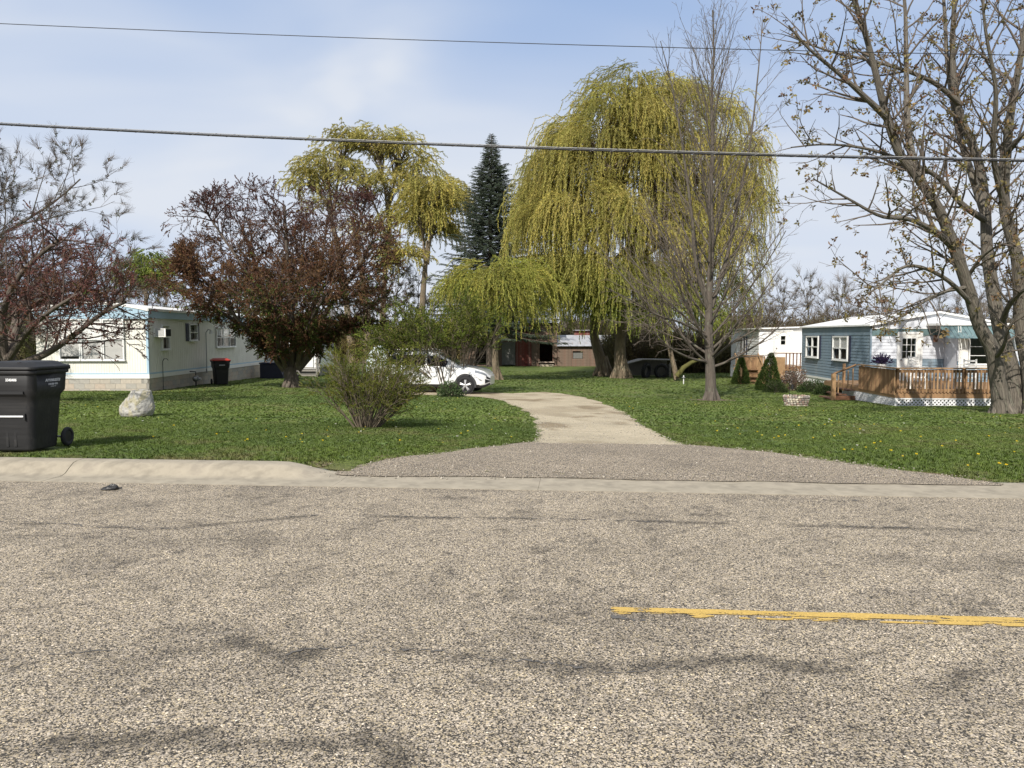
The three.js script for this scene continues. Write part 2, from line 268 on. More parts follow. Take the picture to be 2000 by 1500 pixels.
// worn yellow centre line: flecks of paint on the raised chips
{
  const map = (() => {
    const w = 2048, h = 128, d = new Uint8Array(w * h * 4), src = chips.bump.image.data;   // paint sits on the chips
    for (let j = 0; j < h; j++) for (let i = 0; i < w; i++) {
      const s = i / w * 3.3, t = j / h * 0.2, lift = src[(((j * 1) % 2048) * 2048 + i) * 4] / 255, e = fbm(s * 9, t * 22 + 4, 4, 31), patch = fbm(s * 1.3, 7, 3, 35);
      const lower = t < 0.10, edge = Math.min(t / 0.02, (0.2 - t) / 0.012, 1);
      let cover = lower ? sm(0.53, 0.62, 0.55 * patch + 0.45 * e + 0.12 * sm(0.6, 2.8, s) - 0.03) * (t > 0.03 ? 1 : 0.3) : 0.96; if (t > 0.09 && t < 0.105) cover *= 0.5;
      const on = (lift * 0.5 + e * 0.7 + 0.25) * cover * clamp(edge + (e - 0.5) * 1.2) * sm(0, 0.12, s * (1.3 * e + 0.5)) > 0.44;
      const o = (j * w + i) * 4, k = 0.86 + 0.28 * hash2(i >> 1, j >> 1, 8) * lift + 0.06 * (e - 0.5); d[o] = clamp(206 * k, 0, 255); d[o + 1] = clamp(172 * k, 0, 255); d[o + 2] = clamp(92 * k, 0, 255); d[o + 3] = on ? 255 : 0;
    }
    const t = dt(d, w, h, true, 1, 1); t.wrapS = THREE.MirroredRepeatWrapping; t.wrapT = THREE.ClampToEdgeWrapping; return t;
  })();
  const pm = mat([1, 1, 1], 0.8, { map, alphaTest: 0.5, transparent: false });
  const mb = new MB(), a = fromST(0.16, 4.30), b = fromST(3.5, 4.34), c = fromST(3.5, 4.51), d = fromST(0.16, 4.47);
  mb.quad([a[0], 0.005, a[1]], [b[0], 0.005, b[1]], [c[0], 0.005, c[1]], [d[0], 0.005, d[1]], null, [0.005, 0, 1, 0, 1, 1, 0.005, 1]);
  const e = fromST(30, 4.62), f = fromST(30, 4.79); mb.quad([b[0], 0.005, b[1]], [e[0], 0.005, e[1]], [f[0], 0.005, f[1]], [c[0], 0.005, c[1]], null, [1, 0, 9, 0, 9, 1, 1, 1]);
  const o = mb.build('yellow_centre_line', pm, road); o.userData.label = 'worn yellow paint line on the road';
}
// ---------- kerb and gutter in poured sections ----------
{
  const kerbY = s => mix(0.135, 0.018, apronS(s));
  const prof = s => { const h = kerbY(s); return [[7.84, -0.03], [7.84, 0.006], [8.16, 0.002], [8.24, 0.008 + h * 0.12], [8.31, h * 0.55], [8.39, h * 0.9], [8.45, h], [8.59, h + 0.004], [8.62, h - 0.01], [8.635, -0.2]]; };
  const joints = [-160, -60, -30, -18, -11.8, -5.86, -2.6, -0.42, 2.55, 5.2, 6.1, 12, 18, 30, 60, 160];
  const kerb = new THREE.Group(); kerb.name = 'kerb'; scene.add(kerb); tag(kerb, 'pale concrete kerb and gutter along the far road edge', 'kerb', null, 'structure');
  for (let k = 0; k + 1 < joints.length; k++) {
    const gap = joints[k] === -5.86 ? 0.005 : 0.0015, s0 = joints[k] + gap, s1 = joints[k + 1] - (joints[k + 1] === -5.86 ? 0.005 : 0.0015), n = Math.max(2, Math.ceil((s1 - s0) / (Math.abs(s0) < 20 ? 0.15 : 3))), mb = new MB(), P = 10;
    for (let i = 0; i <= n; i++) {
      const s = mix(s0, s1, i / n), pr = prof(s); let run = 0;
      for (let j = 0; j < P; j++) {
        const a = pr[Math.max(0, j - 1)], b = pr[Math.min(P - 1, j + 1)], nt = -(b[1] - a[1]), ny = b[0] - a[0], l = Math.hypot(nt, ny) || 1; if (j) run += Math.hypot(pr[j][0] - pr[j - 1][0], pr[j][1] - pr[j - 1][1]);
        const wob = j > 3 && j < 9 ? (fbm(s * 3, j, 2, 66) - 0.5) * 0.006 : 0, [x, z] = fromST(s, pr[j][0]), [nx, nz] = [SA * nt / l, -CA * nt / l];
        mb.v(x, pr[j][1] + wob, z, nx, ny / l, nz, s, run);
      }
      if (i) for (let j = 0; j < P - 1; j++) { const a = (i - 1) * P + j, b = a + P; mb.i.push(a, b, b + 1, a, b + 1, a + 1); }
    }
    for (const [i0, sg] of [[0, -1], [n * P, 1]]) for (let j = 1; j < P - 1; j++) { const o = (i0 + j) * 3, e = o + 3, a = [mb.p[o], mb.p[o + 1], mb.p[o + 2]], b = [mb.p[e], mb.p[e + 1], mb.p[e + 2]]; if (b[1] > -0.1) mb.quad([a[0], -0.2, a[2]], [b[0], -0.2, b[2]], b, a); }
    mb.build('kerb_section', M.concrete, kerb);
  }
  bx('joint_filler', M.tar, kerb, -0.2, -0.2, -0.5, 0.2, -0.08, 0.5).position.set(...(([x, z]) => [x, 0, z])(fromST(-5.86, 8.3)));
  ribbon([fromST(-5.86, 7.9), fromST(-5.87, 8.05), fromST(-5.855, 8.2)], 0.012, 33, 0.0095, 0).build('joint_crack', M.tar, kerb);
}
// ---------- lawn ----------
const grassC = (x, z) => { const a = fbm(x * 0.22, z * 0.22, 3, 101), b = fbm(x * 1.1, z * 1.1, 3, 103), c = fbm(x * 5, z * 5, 2, 105); let col = mix3([0.098, 0.156, 0.018], [0.152, 0.212, 0.030], clamp(0.5 + (a - 0.5) * 1.6 + (b - 0.5) * 1.1)); col = mix3(col, [0.19, 0.18, 0.07], 0.6 * sm(0.54, 0.74, b * 0.6 + c * 0.4)); const [s_, t_] = toST(x, z); col = mix3(col, [0.22, 0.19, 0.085], 0.6 * sm(9.3, 8.6, t_) * sm(0.35, 0.6, b * 0.5 + c * 0.5)); return col; };
{
  const n = 512, map = tex(n, n, (i, j) => { const f = fbm(i / n * 40, j / n * 40, 3, 111, 40), g = hash2(i, j, 4), k = 0.42 + 0.68 * f + 0.35 * (g - 0.5); return S3([0.95 * k, 0.92 * k, 0.9 * k]); }, true, 0.7, 0.7);
  const bm = tex(n, n, (i, j) => { const k = 255 * (0.6 * fbm(i / n * 60, j / n * 60, 2, 113, 60) + 0.4 * hash2(i, j, 9)); return [k, k, k]; }, false, 0.7, 0.7);
  const lawnMat = mat([1, 1, 1], 0.95, { map, bumpMap: bm, bumpScale: 0.03, vertexColors: true });
  const mb = new MB();
  const grid = (ss, tt) => { const b = mb.p.length / 3, S = ss.length; for (const t of tt) for (const s of ss) { const [x, z] = fromST(s, t), y = gh(x, z), e = 0.4, nx = (gh(x - e, z) - gh(x + e, z)) / (2 * e), nz = (gh(x, z - e) - gh(x, z + e)) / (2 * e), l = Math.hypot(nx, 1, nz); const c = grassC(x, z); mb.v(x, y, z, nx / l, 1 / l, nz / l, x, z, t > 100 ? [0.11, 0.11, 0.04] : c); } for (let j = 0; j + 1 < tt.length; j++) for (let i = 0; i + 1 < S; i++) { const a = b + j * S + i; mb.i.push(a, a + 1, a + S + 1, a, a + S + 1, a + S); } };
  const rangeA = (a, b, d) => { const o = [], n = Math.round((b - a) / d); for (let i = 0; i <= n; i++) o.push(mix(a, b, i / n)); return o; };
  const ss = [-900, -400, -200, -120, -80, ...rangeA(-60, -32, 2), ...rangeA(-30, 30, 0.5).filter(v => true), ...rangeA(32, 60, 2), 80, 120, 200, 400, 900];
  grid(ss, [8.625, ...rangeA(9, 30, 0.3), ...rangeA(30.6, 60, 0.6), ...rangeA(62, 130, 2), 160, 220, 320, 500, 900]);
  const lawn = mb.build('lawn', lawnMat); tag(lawn, 'green spring lawn falling gently away from the road', 'lawn', null, 'structure');
  // the verge on the camera's own side of the road
  const mv = new MB(); for (const [s0, s1] of [[-900, 900]]) { const q = [[s0, 0.2], [s1, 0.2], [s1, -900], [s0, -900]].map(([s, t]) => { const [x, z] = fromST(s, t); return [x, -0.004, z]; }); mv.quad(q[3], q[2], q[1], q[0], [0.07, 0.11, 0.02]); }
  const verge = mv.build('verge', lawnMat); tag(verge, 'grass verge on the near side of the road', 'verge', null, 'structure');
}
// drive surfaces draped on the terrain
function drape(poly, step, off, col, rag) {
  const mb = new MB(), xs = poly.map(p => p[0]), zs = poly.map(p => p[1]), x0 = Math.min(...xs) - 0.4, x1 = Math.max(...xs) + 0.4, z0 = Math.min(...zs) - 0.4, z1 = Math.max(...zs) + 0.4, nx = Math.ceil((x1 - x0) / step), nz = Math.ceil((z1 - z0) / step), id = new Map();
  const edge = (x, z) => signed(poly, x, z) + (fbm(x * 1.7, z * 1.7, 3, 121) - 0.5) * rag;
  const val = []; for (let j = 0; j <= nz; j++) for (let i = 0; i <= nx; i++) val.push(edge(x0 + i * step, z0 + j * step));
  const vert = (x, z, d) => { const k = x.toFixed(4) + ',' + z.toFixed(4); let v = id.get(k); if (v === undefined) { v = mb.v(x, gh(x, z) + off(x, z, d), z, 0, 1, 0, x, z, col(x, z, d)); id.set(k, v); } return v; };
  for (let j = 0; j < nz; j++) for (let i = 0; i < nx; i++) {
    const c = [[i, j], [i + 1, j], [i + 1, j + 1], [i, j + 1]].map(([a, b]) => [x0 + a * step, z0 + b * step, val[b * (nx + 1) + a]]); if (c.every(q => q[2] <= 0)) continue;
    const out = []; for (let k = 0; k < 4; k++) { const a = c[k], b = c[(k + 1) % 4]; if (a[2] > 0) out.push(vert(a[0], a[1], a[2])); if ((a[2] > 0) !== (b[2] > 0)) { const f = a[2] / (a[2] - b[2]); out.push(vert(mix(a[0], b[0], f), mix(a[1], b[1], f), 0)); } }
    for (let k = 1; k + 1 < out.length; k++) mb.i.push(out[0], out[k + 1], out[k]);
  }
  return mb;
}
{
  const ap = drape(apronPoly, 0.12, (x, z, d) => 0.0105 + 0.01 * sm(0, 0.25, d) * sm(8.6, 9.2, toST(x, z)[1]), (x, z) => { const k = 0.93 + 0.3 * (fbm(x * 2, z * 2, 3, 131) - 0.5) + 0.2 * (fbm(x * 8, z * 8, 2, 133) - 0.5); return [k, k * 0.985, k * 0.97]; }, 0.16).build('drive_apron', apronMat);
  tag(ap, 'grey asphalt apron flaring from the drive to the road', 'apron', null, 'structure');
  const n = 512, r = rng(9);
  const gm = tex(n, n, (i, j) => { const f = hash2(i, j, 41), g = fbm(i / n * 90, j / n * 90, 2, 43, 90), k = 0.62 + 0.42 * g + 0.3 * (f - 0.5); return S3([0.56 * k, 0.475 * k, 0.335 * k]); }, true, 0.6, 0.6);
  const gb = tex(n, n, (i, j) => { const k = 255 * (0.5 * hash2(i, j, 47) + 0.5 * fbm(i / n * 120, j / n * 120, 2, 49, 120)); return [k, k, k]; }, false, 0.6, 0.6);
  const gravelMat = mat([1, 1, 1], 0.97, { map: gm, bumpMap: gb, bumpScale: 0.02, vertexColors: true });
  const dv = drape(drivePoly, 0.14, (x, z, d) => 0.012 + 0.014 * sm(0, 0.3, d), (x, z, d) => { const mid = fbm(x * 0.9, z * 0.5, 3, 141), k = 0.98 + 0.3 * (fbm(x * 1.6, z * 1.1, 3, 143) - 0.5) + 0.25 * (fbm(x * 7, z * 7, 2, 145) - 0.5), soil = 0.75 * sm(0.57, 0.72, fbm(x * 1.4 + 7, z * 0.8, 4, 147)) + 0.35 * sm(0.6, 0.75, mid); return mix3([k, k, k], [0.42, 0.36, 0.28], clamp(soil, 0, 0.85)); }, 0.35).build('gravel_drive', gravelMat);
  tag(dv, 'pale gravel drive curving back past the parked car', 'drive', null, 'structure');
  // bare earth fringe under the grass edge
  const soilMat = mottled([0.17, 0.125, 0.08], 0.35, 0.98, { tile: 0.9, bump: 0.02, seed: 63 });
  const grow = (P, g) => P.map(([x, z]) => { const cx = P.reduce((a, p) => a + p[0], 0) / P.length, cz = P.reduce((a, p) => a + p[1], 0) / P.length; return [x + Math.sign(x - cx) * g, z + Math.sign(z - cz) * g * 0.4]; });
  const sd = drape(apronPoly.map(([x, z], i) => i > 13 ? fromST(toST(x, z)[0] - (i === apronPoly.length - 1 ? 0.5 : 0), 8.66) : [x + (i < 3 ? -0.5 : i < 6 ? -0.16 : 0.14), z - (i < 3 ? 0.02 : 0.1)]), 0.14, () => 0.004, () => [1, 1, 1], 0.5).build('bare_soil', soilMat); tag(sd, 'strip of bare brown soil beside the asphalt apron', 'soil', null, 'structure');
}
// grass tufts
const cleared = [];   // [x, z, r] places without blades
function grassTufts(name, label, count, sampler, hgt, wid, seed, blades) {
  const mb = new MB(), r = rng(seed);
  for (let b = 0; b < blades; b++) { const a = r() * 6.28, o = 0.5 * r(), x = Math.cos(a) * o * wid * 7, z = Math.sin(a) * o * wid * 7, h = 0.55 + 0.45 * r(), l = 0.35 * (r() + 0.2), w = 0.5, dx = Math.cos(a + r()), dz = Math.sin(a + r()), q = r() * 3.14, cx = Math.cos(q) * w * wid, cz = Math.sin(q) * w * wid; const k0 = mb.v(x - cx, -0.1, z - cz, 0, 0.9, 0.4, 0, 0), k1 = mb.v(x + cx, -0.1, z + cz, 0, 0.9, 0.4, 1, 0), k2 = mb.v(x + dx * l * hgt + cx * .8, h * 0.55, z + dz * l * hgt + cz * .8, 0, .9, .4, 1, 1), k3 = mb.v(x + dx * l * hgt * 2.4, h, z + dz * l * hgt * 2.4, 0, .9, .4, 0, 1); mb.i.push(k0, k1, k2, k0, k2, k3); }
  const gm = mat([1, 1, 1], 0.8, { transmission: 0.3, thickness: 0, specularIntensity: 0.25 });
  const im = new THREE.InstancedMesh(mb.geo(), gm, count), o = new THREE.Object3D(), col = new THREE.Color(); let k = 0, guard = 0;
  while (k < count && guard++ < count * 6) {
    const [x, z] = sampler(r); const [s, t] = toST(x, z); if (t < 8.60 + 0.06 * r()) continue;
    const sd = Math.max(signed(apronPoly, x, z), signed(drivePoly, x, z)) + (fbm(x * 2.1, z * 2.1, 3, 151) - 0.62) * 0.4; if (sd > 0.03 * r() && !(sd < 0.6 && r() < 0.035 * fbm(x * 3, z * 3, 2, 153))) continue;
    if (cleared.some(c => Math.hypot(x - c[0], z - c[1]) < c[2] * (0.8 + 0.3 * r()))) continue;
    const c = grassC(x, z), n = fbm(x * 0.9, z * 0.9, 2, 155), sc = (0.6 + 0.8 * r()) * (0.65 + 0.7 * n) * (sd > -0.25 ? 0.75 : 1);
    o.position.set(x, gh(x, z), z); o.rotation.set((r() - 0.5) * 0.3, r() * 6.28, (r() - 0.5) * 0.3); o.scale.set(1, hgt * sc, 1); o.updateMatrix(); im.setMatrixAt(k, o.matrix);
    const q = 0.92 + 0.3 * r(), dry = r() < 0.03 ? 0.7 : 0; col.setRGB(mix(c[0] * 1.3 * q, 0.24, dry), mix(c[1] * 1.3 * q, 0.2, dry), mix(c[2] * 1.2 * q, 0.09, dry)); im.setColorAt(k, col); k++;
  }
  im.count = k; im.name = name; im.castShadow = im.receiveShadow = true; scene.add(im); tag(im, label, 'grass', null, 'stuff'); return im;
}
function scatterStones() {   // loose gravel on and beside the drive
  const g = new THREE.IcosahedronGeometry(1, 0), n = 3200, im = new THREE.InstancedMesh(g, mat([1, 1, 1], 0.95), n), o = new THREE.Object3D(), c = new THREE.Color(), r = rng(77); let k = 0, guard = 0;
  while (k < n && guard++ < 400000) { const d = mix(8.4, 27, r() * r()), x = mix(-4, 7, r()), z = -d, a = signed(apronPoly, x, z), b = signed(drivePoly, x, z), m = Math.max(a, b); if (m < -0.35 || toST(x, z)[1] < 8.3) continue; const edge = Math.exp(-Math.abs(m) * 4); if (r() > (b > 0 ? 0.5 : 0.04) + edge * 0.3) continue; const q = 0.006 + 0.012 * r() * r(); o.position.set(x, Math.max(gh(x, z), 0.0) + (m > 0 ? 0.022 : 0.004), z); if (gh(x, z) < 0) o.position.y = gh(x, z) + (m > 0 ? 0.024 : 0.004); o.rotation.set(r() * 6, r() * 6, r() * 6); o.scale.set(q, q * 0.7, q * 0.9); o.updateMatrix(); im.setMatrixAt(k, o.matrix); const t = 0.16 + 0.26 * r(); c.setRGB(t, t * 0.9, t * 0.74); im.setColorAt(k, c); k++; }
  im.count = k; im.name = 'loose_gravel'; scene.add(im); tag(im, 'loose gravel scattered along the edges of the drive', 'gravel', null, 'stuff');
  const w = new MB(), R = rng(79); for (let i = 0; i < 9; i++) { const a = i * 0.7 + R() * 0.3; leaf(w, V(0, 0.01, 0), V(Math.cos(a), 0.3 + 0.25 * R(), Math.sin(a)).normalize(), 0.9 + 0.3 * R(), 0.32, [1, 1, 1], R); } const N = 380, wm = new THREE.InstancedMesh(w.geo(), mat([1, 1, 1], 0.8, { transmission: 0.25, thickness: 0 }), N); k = 0; guard = 0;
  while (k < N && guard++ < 60000) { const d = mix(8.6, 26, R()), x = (R() * 2 - 1) * d * 0.7, z = -d; if (toST(x, z)[1] < 8.75 || Math.max(signed(apronPoly, x, z), signed(drivePoly, x, z)) > -0.05 || fbm(x * 0.5, z * 0.5, 3, 81) < 0.47) continue; o.position.set(x, gh(x, z), z); o.rotation.set(0, R() * 6, 0); o.scale.setScalar(0.045 + 0.05 * R()); o.updateMatrix(); wm.setMatrixAt(k, o.matrix); const q = 0.8 + 0.5 * R(); c.setRGB(0.09 * q, 0.14 * q, 0.03 * q); wm.setColorAt(k, c); k++; }
  wm.count = k; wm.name = 'lawn_weeds'; scene.add(wm); tag(wm, 'broad leaved weeds growing among the lawn grass', 'weeds', null, 'stuff');
}
function allGrass() {
  scatterStones();
  const fan = (d0, d1, pw) => r => { const d = Math.sqrt(mix(d0 * d0, d1 * d1, r())), w = d * 0.72 + 1; return [(r() * 2 - 1) * w, -d]; };
  grassTufts('near_grass', 'short green grass blades of the lawn near the kerb', 210000, fan(7.6, 15), 0.032, 0.005, 21, 9);
  grassTufts('mid_grass', 'green grass blades of the lawn around the shrub and trees', 190000, fan(15, 30), 0.028, 0.007, 23, 10);
  grassTufts('far_grass', 'green grass of the lawn back towards the barn', 70000, fan(30, 62), 0.036, 0.015, 25, 9);
}

// ---------- trees ----------
const UP = V(0, 1, 0);
function rv(r) { return V(r() * 2 - 1, r() * 2 - 1, r() * 2 - 1); }
function perp(d, az) { const a = Math.abs(d.y) < 0.95 ? UP : V(1, 0, 0), u = V(0, 0, 0).crossVectors(d, a).normalize(), w = V(0, 0, 0).crossVectors(d, u); return u.multiplyScalar(Math.cos(az)).addScaledVector(w, Math.sin(az)); }
const at = (pts, f) => { const k = clamp(f) * (pts.length - 1), i = Math.min(pts.length - 2, Math.floor(k)); return pts[i].clone().lerp(pts[i + 1], k - i); };
const dirAt = (pts, f) => { const k = clamp(f) * (pts.length - 1), i = Math.min(pts.length - 2, Math.floor(k)); return pts[i + 1].clone().sub(pts[i]).normalize(); };
const spline = (list, n) => new THREE.CatmullRomCurve3(list.map(p => V(...p))).getPoints(n || list.length * 4);
function taper(n, r0, r1, pw = 1) { const o = []; for (let i = 0; i < n; i++) o.push(mix(r0, r1, Math.pow(i / (n - 1), pw))); return o; }
// grow a branch and its children into out.wood[level], out.tips collects the last twigs
function grow(p, d, L, r, l, c, out, R) {
  const n = Math.max(2, Math.round(L / c.seg[l])), st = L / n, pts = [p.clone()]; d = d.clone();
  for (let i = 0; i < n; i++) {
    d.addScaledVector(rv(R), c.wig[l]); d.y += c.trop[l] * st; d.normalize(); const q = pts[i].clone().addScaledVector(d, st); if (c.inside && i > 0 && !c.inside(q)) break; pts.push(q);
  }
  if (pts.length < 2) return;
  out.wood[Math.min(l, out.wood.length - 1)].tube(pts, taper(pts.length, r, Math.max(c.min || 0.002, r * (l >= c.max ? 0.4 : 0.28))), l === 0 ? 7 : l === 1 ? 5 : l === 2 ? 4 : 3);
  if (l < c.max) {
    const k = Math.max(1, Math.round(L * c.dens[l] * (0.8 + 0.4 * R()))), a0 = R() * 6.28;
    for (let i = 0; i < k; i++) {
      const f = c.f0[l] + (1 - c.f0[l]) * (i + 0.3 + 0.5 * R()) / k, q = at(pts, f), dd = dirAt(pts, f), az = a0 + i * 2.4 + R() * 0.7, an = c.ang[l] * (0.7 + 0.6 * R());
      const cd = dd.multiplyScalar(Math.cos(an)).addScaledVector(perp(dd.clone().normalize(), az), Math.sin(an)).normalize(); if (c.bias) cd.add(c.bias(q, l)).normalize();
      grow(q, cd, Math.max(c.lmin || 0.15, L * c.len[l] * (1 - 0.55 * f) * (0.65 + 0.7 * R())), Math.max(c.min || 0.002, r * (1 - 0.72 * f) * c.rad[l]), l + 1, c, out, R);
    }
  }
  if (l >= c.max - (c.leafLevels || 0)) out.tips.push(pts);
}
function leaf(mb, p, d, len, wid, col, R) {
  const s = perp(d, R() * 6.28).multiplyScalar(wid / 2), m = p.clone().addScaledVector(d, len * 0.45), e = p.clone().addScaledVector(d, len);
  mb.quad([p.x, p.y, p.z], [m.x + s.x, m.y + s.y, m.z + s.z], [e.x, e.y, e.z], [m.x - s.x, m.y - s.y, m.z - s.z], col);
}
const vary = (c, R, a = 0.25) => { const k = 1 + (R() - 0.5) * 2 * a; return [c[0] * k * (1 + (R() - 0.5) * 0.12), c[1] * k, c[2] * k * (1 + (R() - 0.5) * 0.2)]; };
// sprays repeated through a crown
class Inst {
  constructor(geo, m) { this.g = geo; this.m = m; this.M = []; this.C = []; }
  add(p, d, len, wid, col, R, side) {
    const x = side ? side.clone().addScaledVector(d, -side.dot(d)).normalize() : perp(d, R() * 6.2832), z = V(0, 0, 0).crossVectors(x, d);
    this.M.push(x.x * wid, x.y * wid, x.z * wid, 0, d.x * len, d.y * len, d.z * len, 0, z.x * wid, z.y * wid, z.z * wid, 0, p.x, p.y, p.z, 1); this.C.push(col[0], col[1], col[2]);
  }
  build(name, parent) {
    const n = this.M.length / 16, im = new THREE.InstancedMesh(this.g, this.m, n); im.instanceMatrix.array.set(this.M); im.instanceColor = new THREE.InstancedBufferAttribute(new Float32Array(this.C), 3);
    im.name = parent ? name : numbered(name); im.castShadow = im.receiveShadow = true; (parent || scene).add(im); return stuff(im);
  }
}
function sprayGeo(seed, n, ll, lw, { stem = 0.006, spread = 0.7, fwd = 0.7, flat = 1, from = 0.05, bend = 0.1 } = {}) {   // one unit long along y
  const R = rng(seed), mb = new MB(), pts = []; for (let i = 0; i <= 3; i++) pts.push(V((vnoise(i * 1.3, seed, 3) - 0.5) * bend * i / 3, i / 3, (vnoise(i * 1.3, seed + 5, 3) - 0.5) * bend * i / 3));
  if (stem) mb.tube(pts, taper(4, stem, stem * 0.4), 3, [0.5, 0.45, 0.4]);
  for (let k = 0; k < n; k++) { const f = from + (1 - from) * (k + R()) / n, p = at(pts, f), d = V((R() * 2 - 1) * spread, fwd * (0.5 + R()), (R() * 2 - 1) * spread * flat).normalize(), q = 0.72 + 0.56 * R(); leaf(mb, p, d, ll * (0.65 + 0.7 * R()), lw * (0.7 + 0.6 * R()), [q * (0.94 + 0.12 * R()), q, q * (0.85 + 0.3 * R())], R); }
  return mb.geo();
}
function twigGeo(seed, n = 16) { const R = rng(seed), mb = new MB(); for (let k = 0; k < n; k++) { const f = R() * 0.7, d = V((R() - 0.5) * 1.1, 1, (R() - 0.5) * 1.1).normalize(), p = V((R() - 0.5) * 0.1 * f, f, (R() - 0.5) * 0.1 * f), m = p.clone().addScaledVector(d, 0.25 + 0.2 * R()); d.addScaledVector(rv(R), 0.3).normalize(); const e = m.clone().addScaledVector(d, 0.2 + 0.25 * R()); mb.tube([p, m, e], [0.008, 0.006, 0.003], 3, [1, 1, 1]); } mb.tube([V(0, 0, 0), V(0, 0.8, 0)], [0.012, 0.006], 3, [1, 1, 1]); return mb.geo(); }
function clumpGeo(seed, ns, nl, ll, lw) { const R = rng(seed), mb = new MB(); for (let s = 0; s < ns; s++) { const a = R() * 6.283, l = 0.45 * Math.sqrt(R()), d = V(Math.cos(a) * l, 1, Math.sin(a) * l).normalize(), pts = [V(Math.cos(a) * 0.05, -0.03, Math.sin(a) * 0.05)], h = 0.55 + 0.45 * R(); for (let q = 0; q < 3; q++) { d.addScaledVector(rv(R), 0.14).normalize(); pts.push(pts[q].clone().addScaledVector(d, h / 3)); } mb.tube(pts, [0.011, 0.009, 0.006, 0.003], 3, [0.75, 0.7, 0.7]); for (let q = 0; q < 5; q++) { const p = at(pts, 0.25 + 0.7 * R()), e = rv(R).setY(0.6 + R()).normalize(); mb.tube([p, p.clone().addScaledVector(e, 0.12 + 0.16 * R())], [0.005, 0.002], 3, [0.75, 0.7, 0.7]); } for (let q = 0; q < nl; q++) { const p = at(pts, 0.15 + 0.85 * R()).addScaledVector(rv(R), 0.085), k = 0.65 + 0.7 * R(); leaf(mb, p, rv(R).normalize(), ll * (0.6 + 0.8 * R()), lw, [k, k, k * (0.8 + 0.4 * R())], R); } } return mb.geo(); }
let _geo = null; const GEO = () => _geo ??= {
  crab: sprayGeo(11, 15, 0.22, 0.13, { spread: 0.8, fwd: 0.6 }), shrub: sprayGeo(12, 16, 0.17, 0.075, { spread: 0.75, fwd: 0.8, stem: 0.008 }), leafy: sprayGeo(13, 18, 0.2, 0.11, { spread: 0.85, fwd: 0.6 }),
  strand: sprayGeo(14, 46, 0.115, 0.034, { spread: 0.5, fwd: 0.8, stem: 0.006, bend: 0.25 }), strandFar: sprayGeo(15, 26, 0.2, 0.062, { spread: 0.55, fwd: 0.75, stem: 0.008, bend: 0.25 }),
  needle: sprayGeo(16, 44, 0.26, 0.035, { spread: 0.85, flat: 0.3, fwd: 0.6, stem: 0.01 }), bud: sprayGeo(17, 6, 0.55, 0.36, { spread: 0.9, fwd: 0.35, stem: 0.02, from: 0.4 }), twig: twigGeo(18), brush: clumpGeo(19, 9, 26, 0.06, 0.028), brushBare: clumpGeo(20, 12, 9, 0.05, 0.022),
};
const LM = { crab: leafMat(0.3), willow: leafMat(0.4), needle: leafMat(0.08), bare: mat([1, 1, 1], 0.9, { vertexColors: true }) };
const bark = { maple: barkMat([0.15, 0.13, 0.105], 0.55, 3, 0.03), grey: barkMat([0.108, 0.09, 0.073], 0.4, 5, 0.015), crab: barkMat([0.115, 0.092, 0.075], 0.5, 7, 0.02), willow: barkMat([0.20, 0.155, 0.105], 0.55, 9, 0.05), twig: mat([0.11, 0.085, 0.065], 0.9), twigGrey: mat([0.125, 0.10, 0.08], 0.9), twigRed: mat([0.085, 0.055, 0.045], 0.9), twigPale: mat([0.15, 0.12, 0.085], 0.9), willowTwig: mat([0.25, 0.21, 0.08], 0.9), spruce: barkMat([0.13, 0.10, 0.08], 0.4, 11, 0.02) };
function flare(pts, r, base, sides, mb, seed) {                // trunk with a root flare
  const R = rng(seed), n = pts.length, N = []; for (let i = 0; i < n; i++) N.push(r[i]);
  mb.tube(pts, N, sides);
  for (let k = 0; k < 5; k++) { const a = k * 1.257 + R() * 0.6, b = r[0] * 0.82, p = pts[0]; const q = [V(p.x + Math.cos(a) * b * 1.45, base - 0.12, p.z + Math.sin(a) * b * 1.45), V(p.x + Math.cos(a) * b * 1.1, base + b * 0.28, p.z + Math.sin(a) * b * 1.1), V(p.x + Math.cos(a) * b * 0.62, base + b * 1.2, p.z + Math.sin(a) * b * 0.62), V(p.x + Math.cos(a) * b * 0.3, base + b * 2.6, p.z + Math.sin(a) * b * 0.3)]; mb.tube(q, [b * 0.2, b * 0.34, b * 0.42, b * 0.3], 7); }
}
function woody(name, label, category, base, bk, tw, opts) {
  const o = thing(name, label, category, [0, 0, 0], 0, opts && opts.group); o.userData.base = undefined; delete o.userData.base;
  return { o, bk, tw, out: { wood: [new MB(), new MB(), new MB(), new MB(), new MB()], tips: [] }, base };
}
function finishWood(t, limbLevels = 1) {                      // level 0 already added as trunk / limbs
  const { o, out, bk, tw } = t; if (out.wood[0].p.length) stuff(out.wood[0].build('branches', bk, o));
  if (out.wood[1].p.length) stuff(out.wood[1].build('branches', limbLevels > 1 ? bk : tw, o));
  const m = new MB(); for (const k of [2, 3, 4]) { const w = out.wood[k], b = m.p.length / 3; for (const x of w.p) m.p.push(x); for (const x of w.n) m.n.push(x); for (const x of w.u) m.u.push(x); for (const x of w.i) m.i.push(x + b); }
  if (m.p.length) stuff(m.build('twigs', tw, o));
}

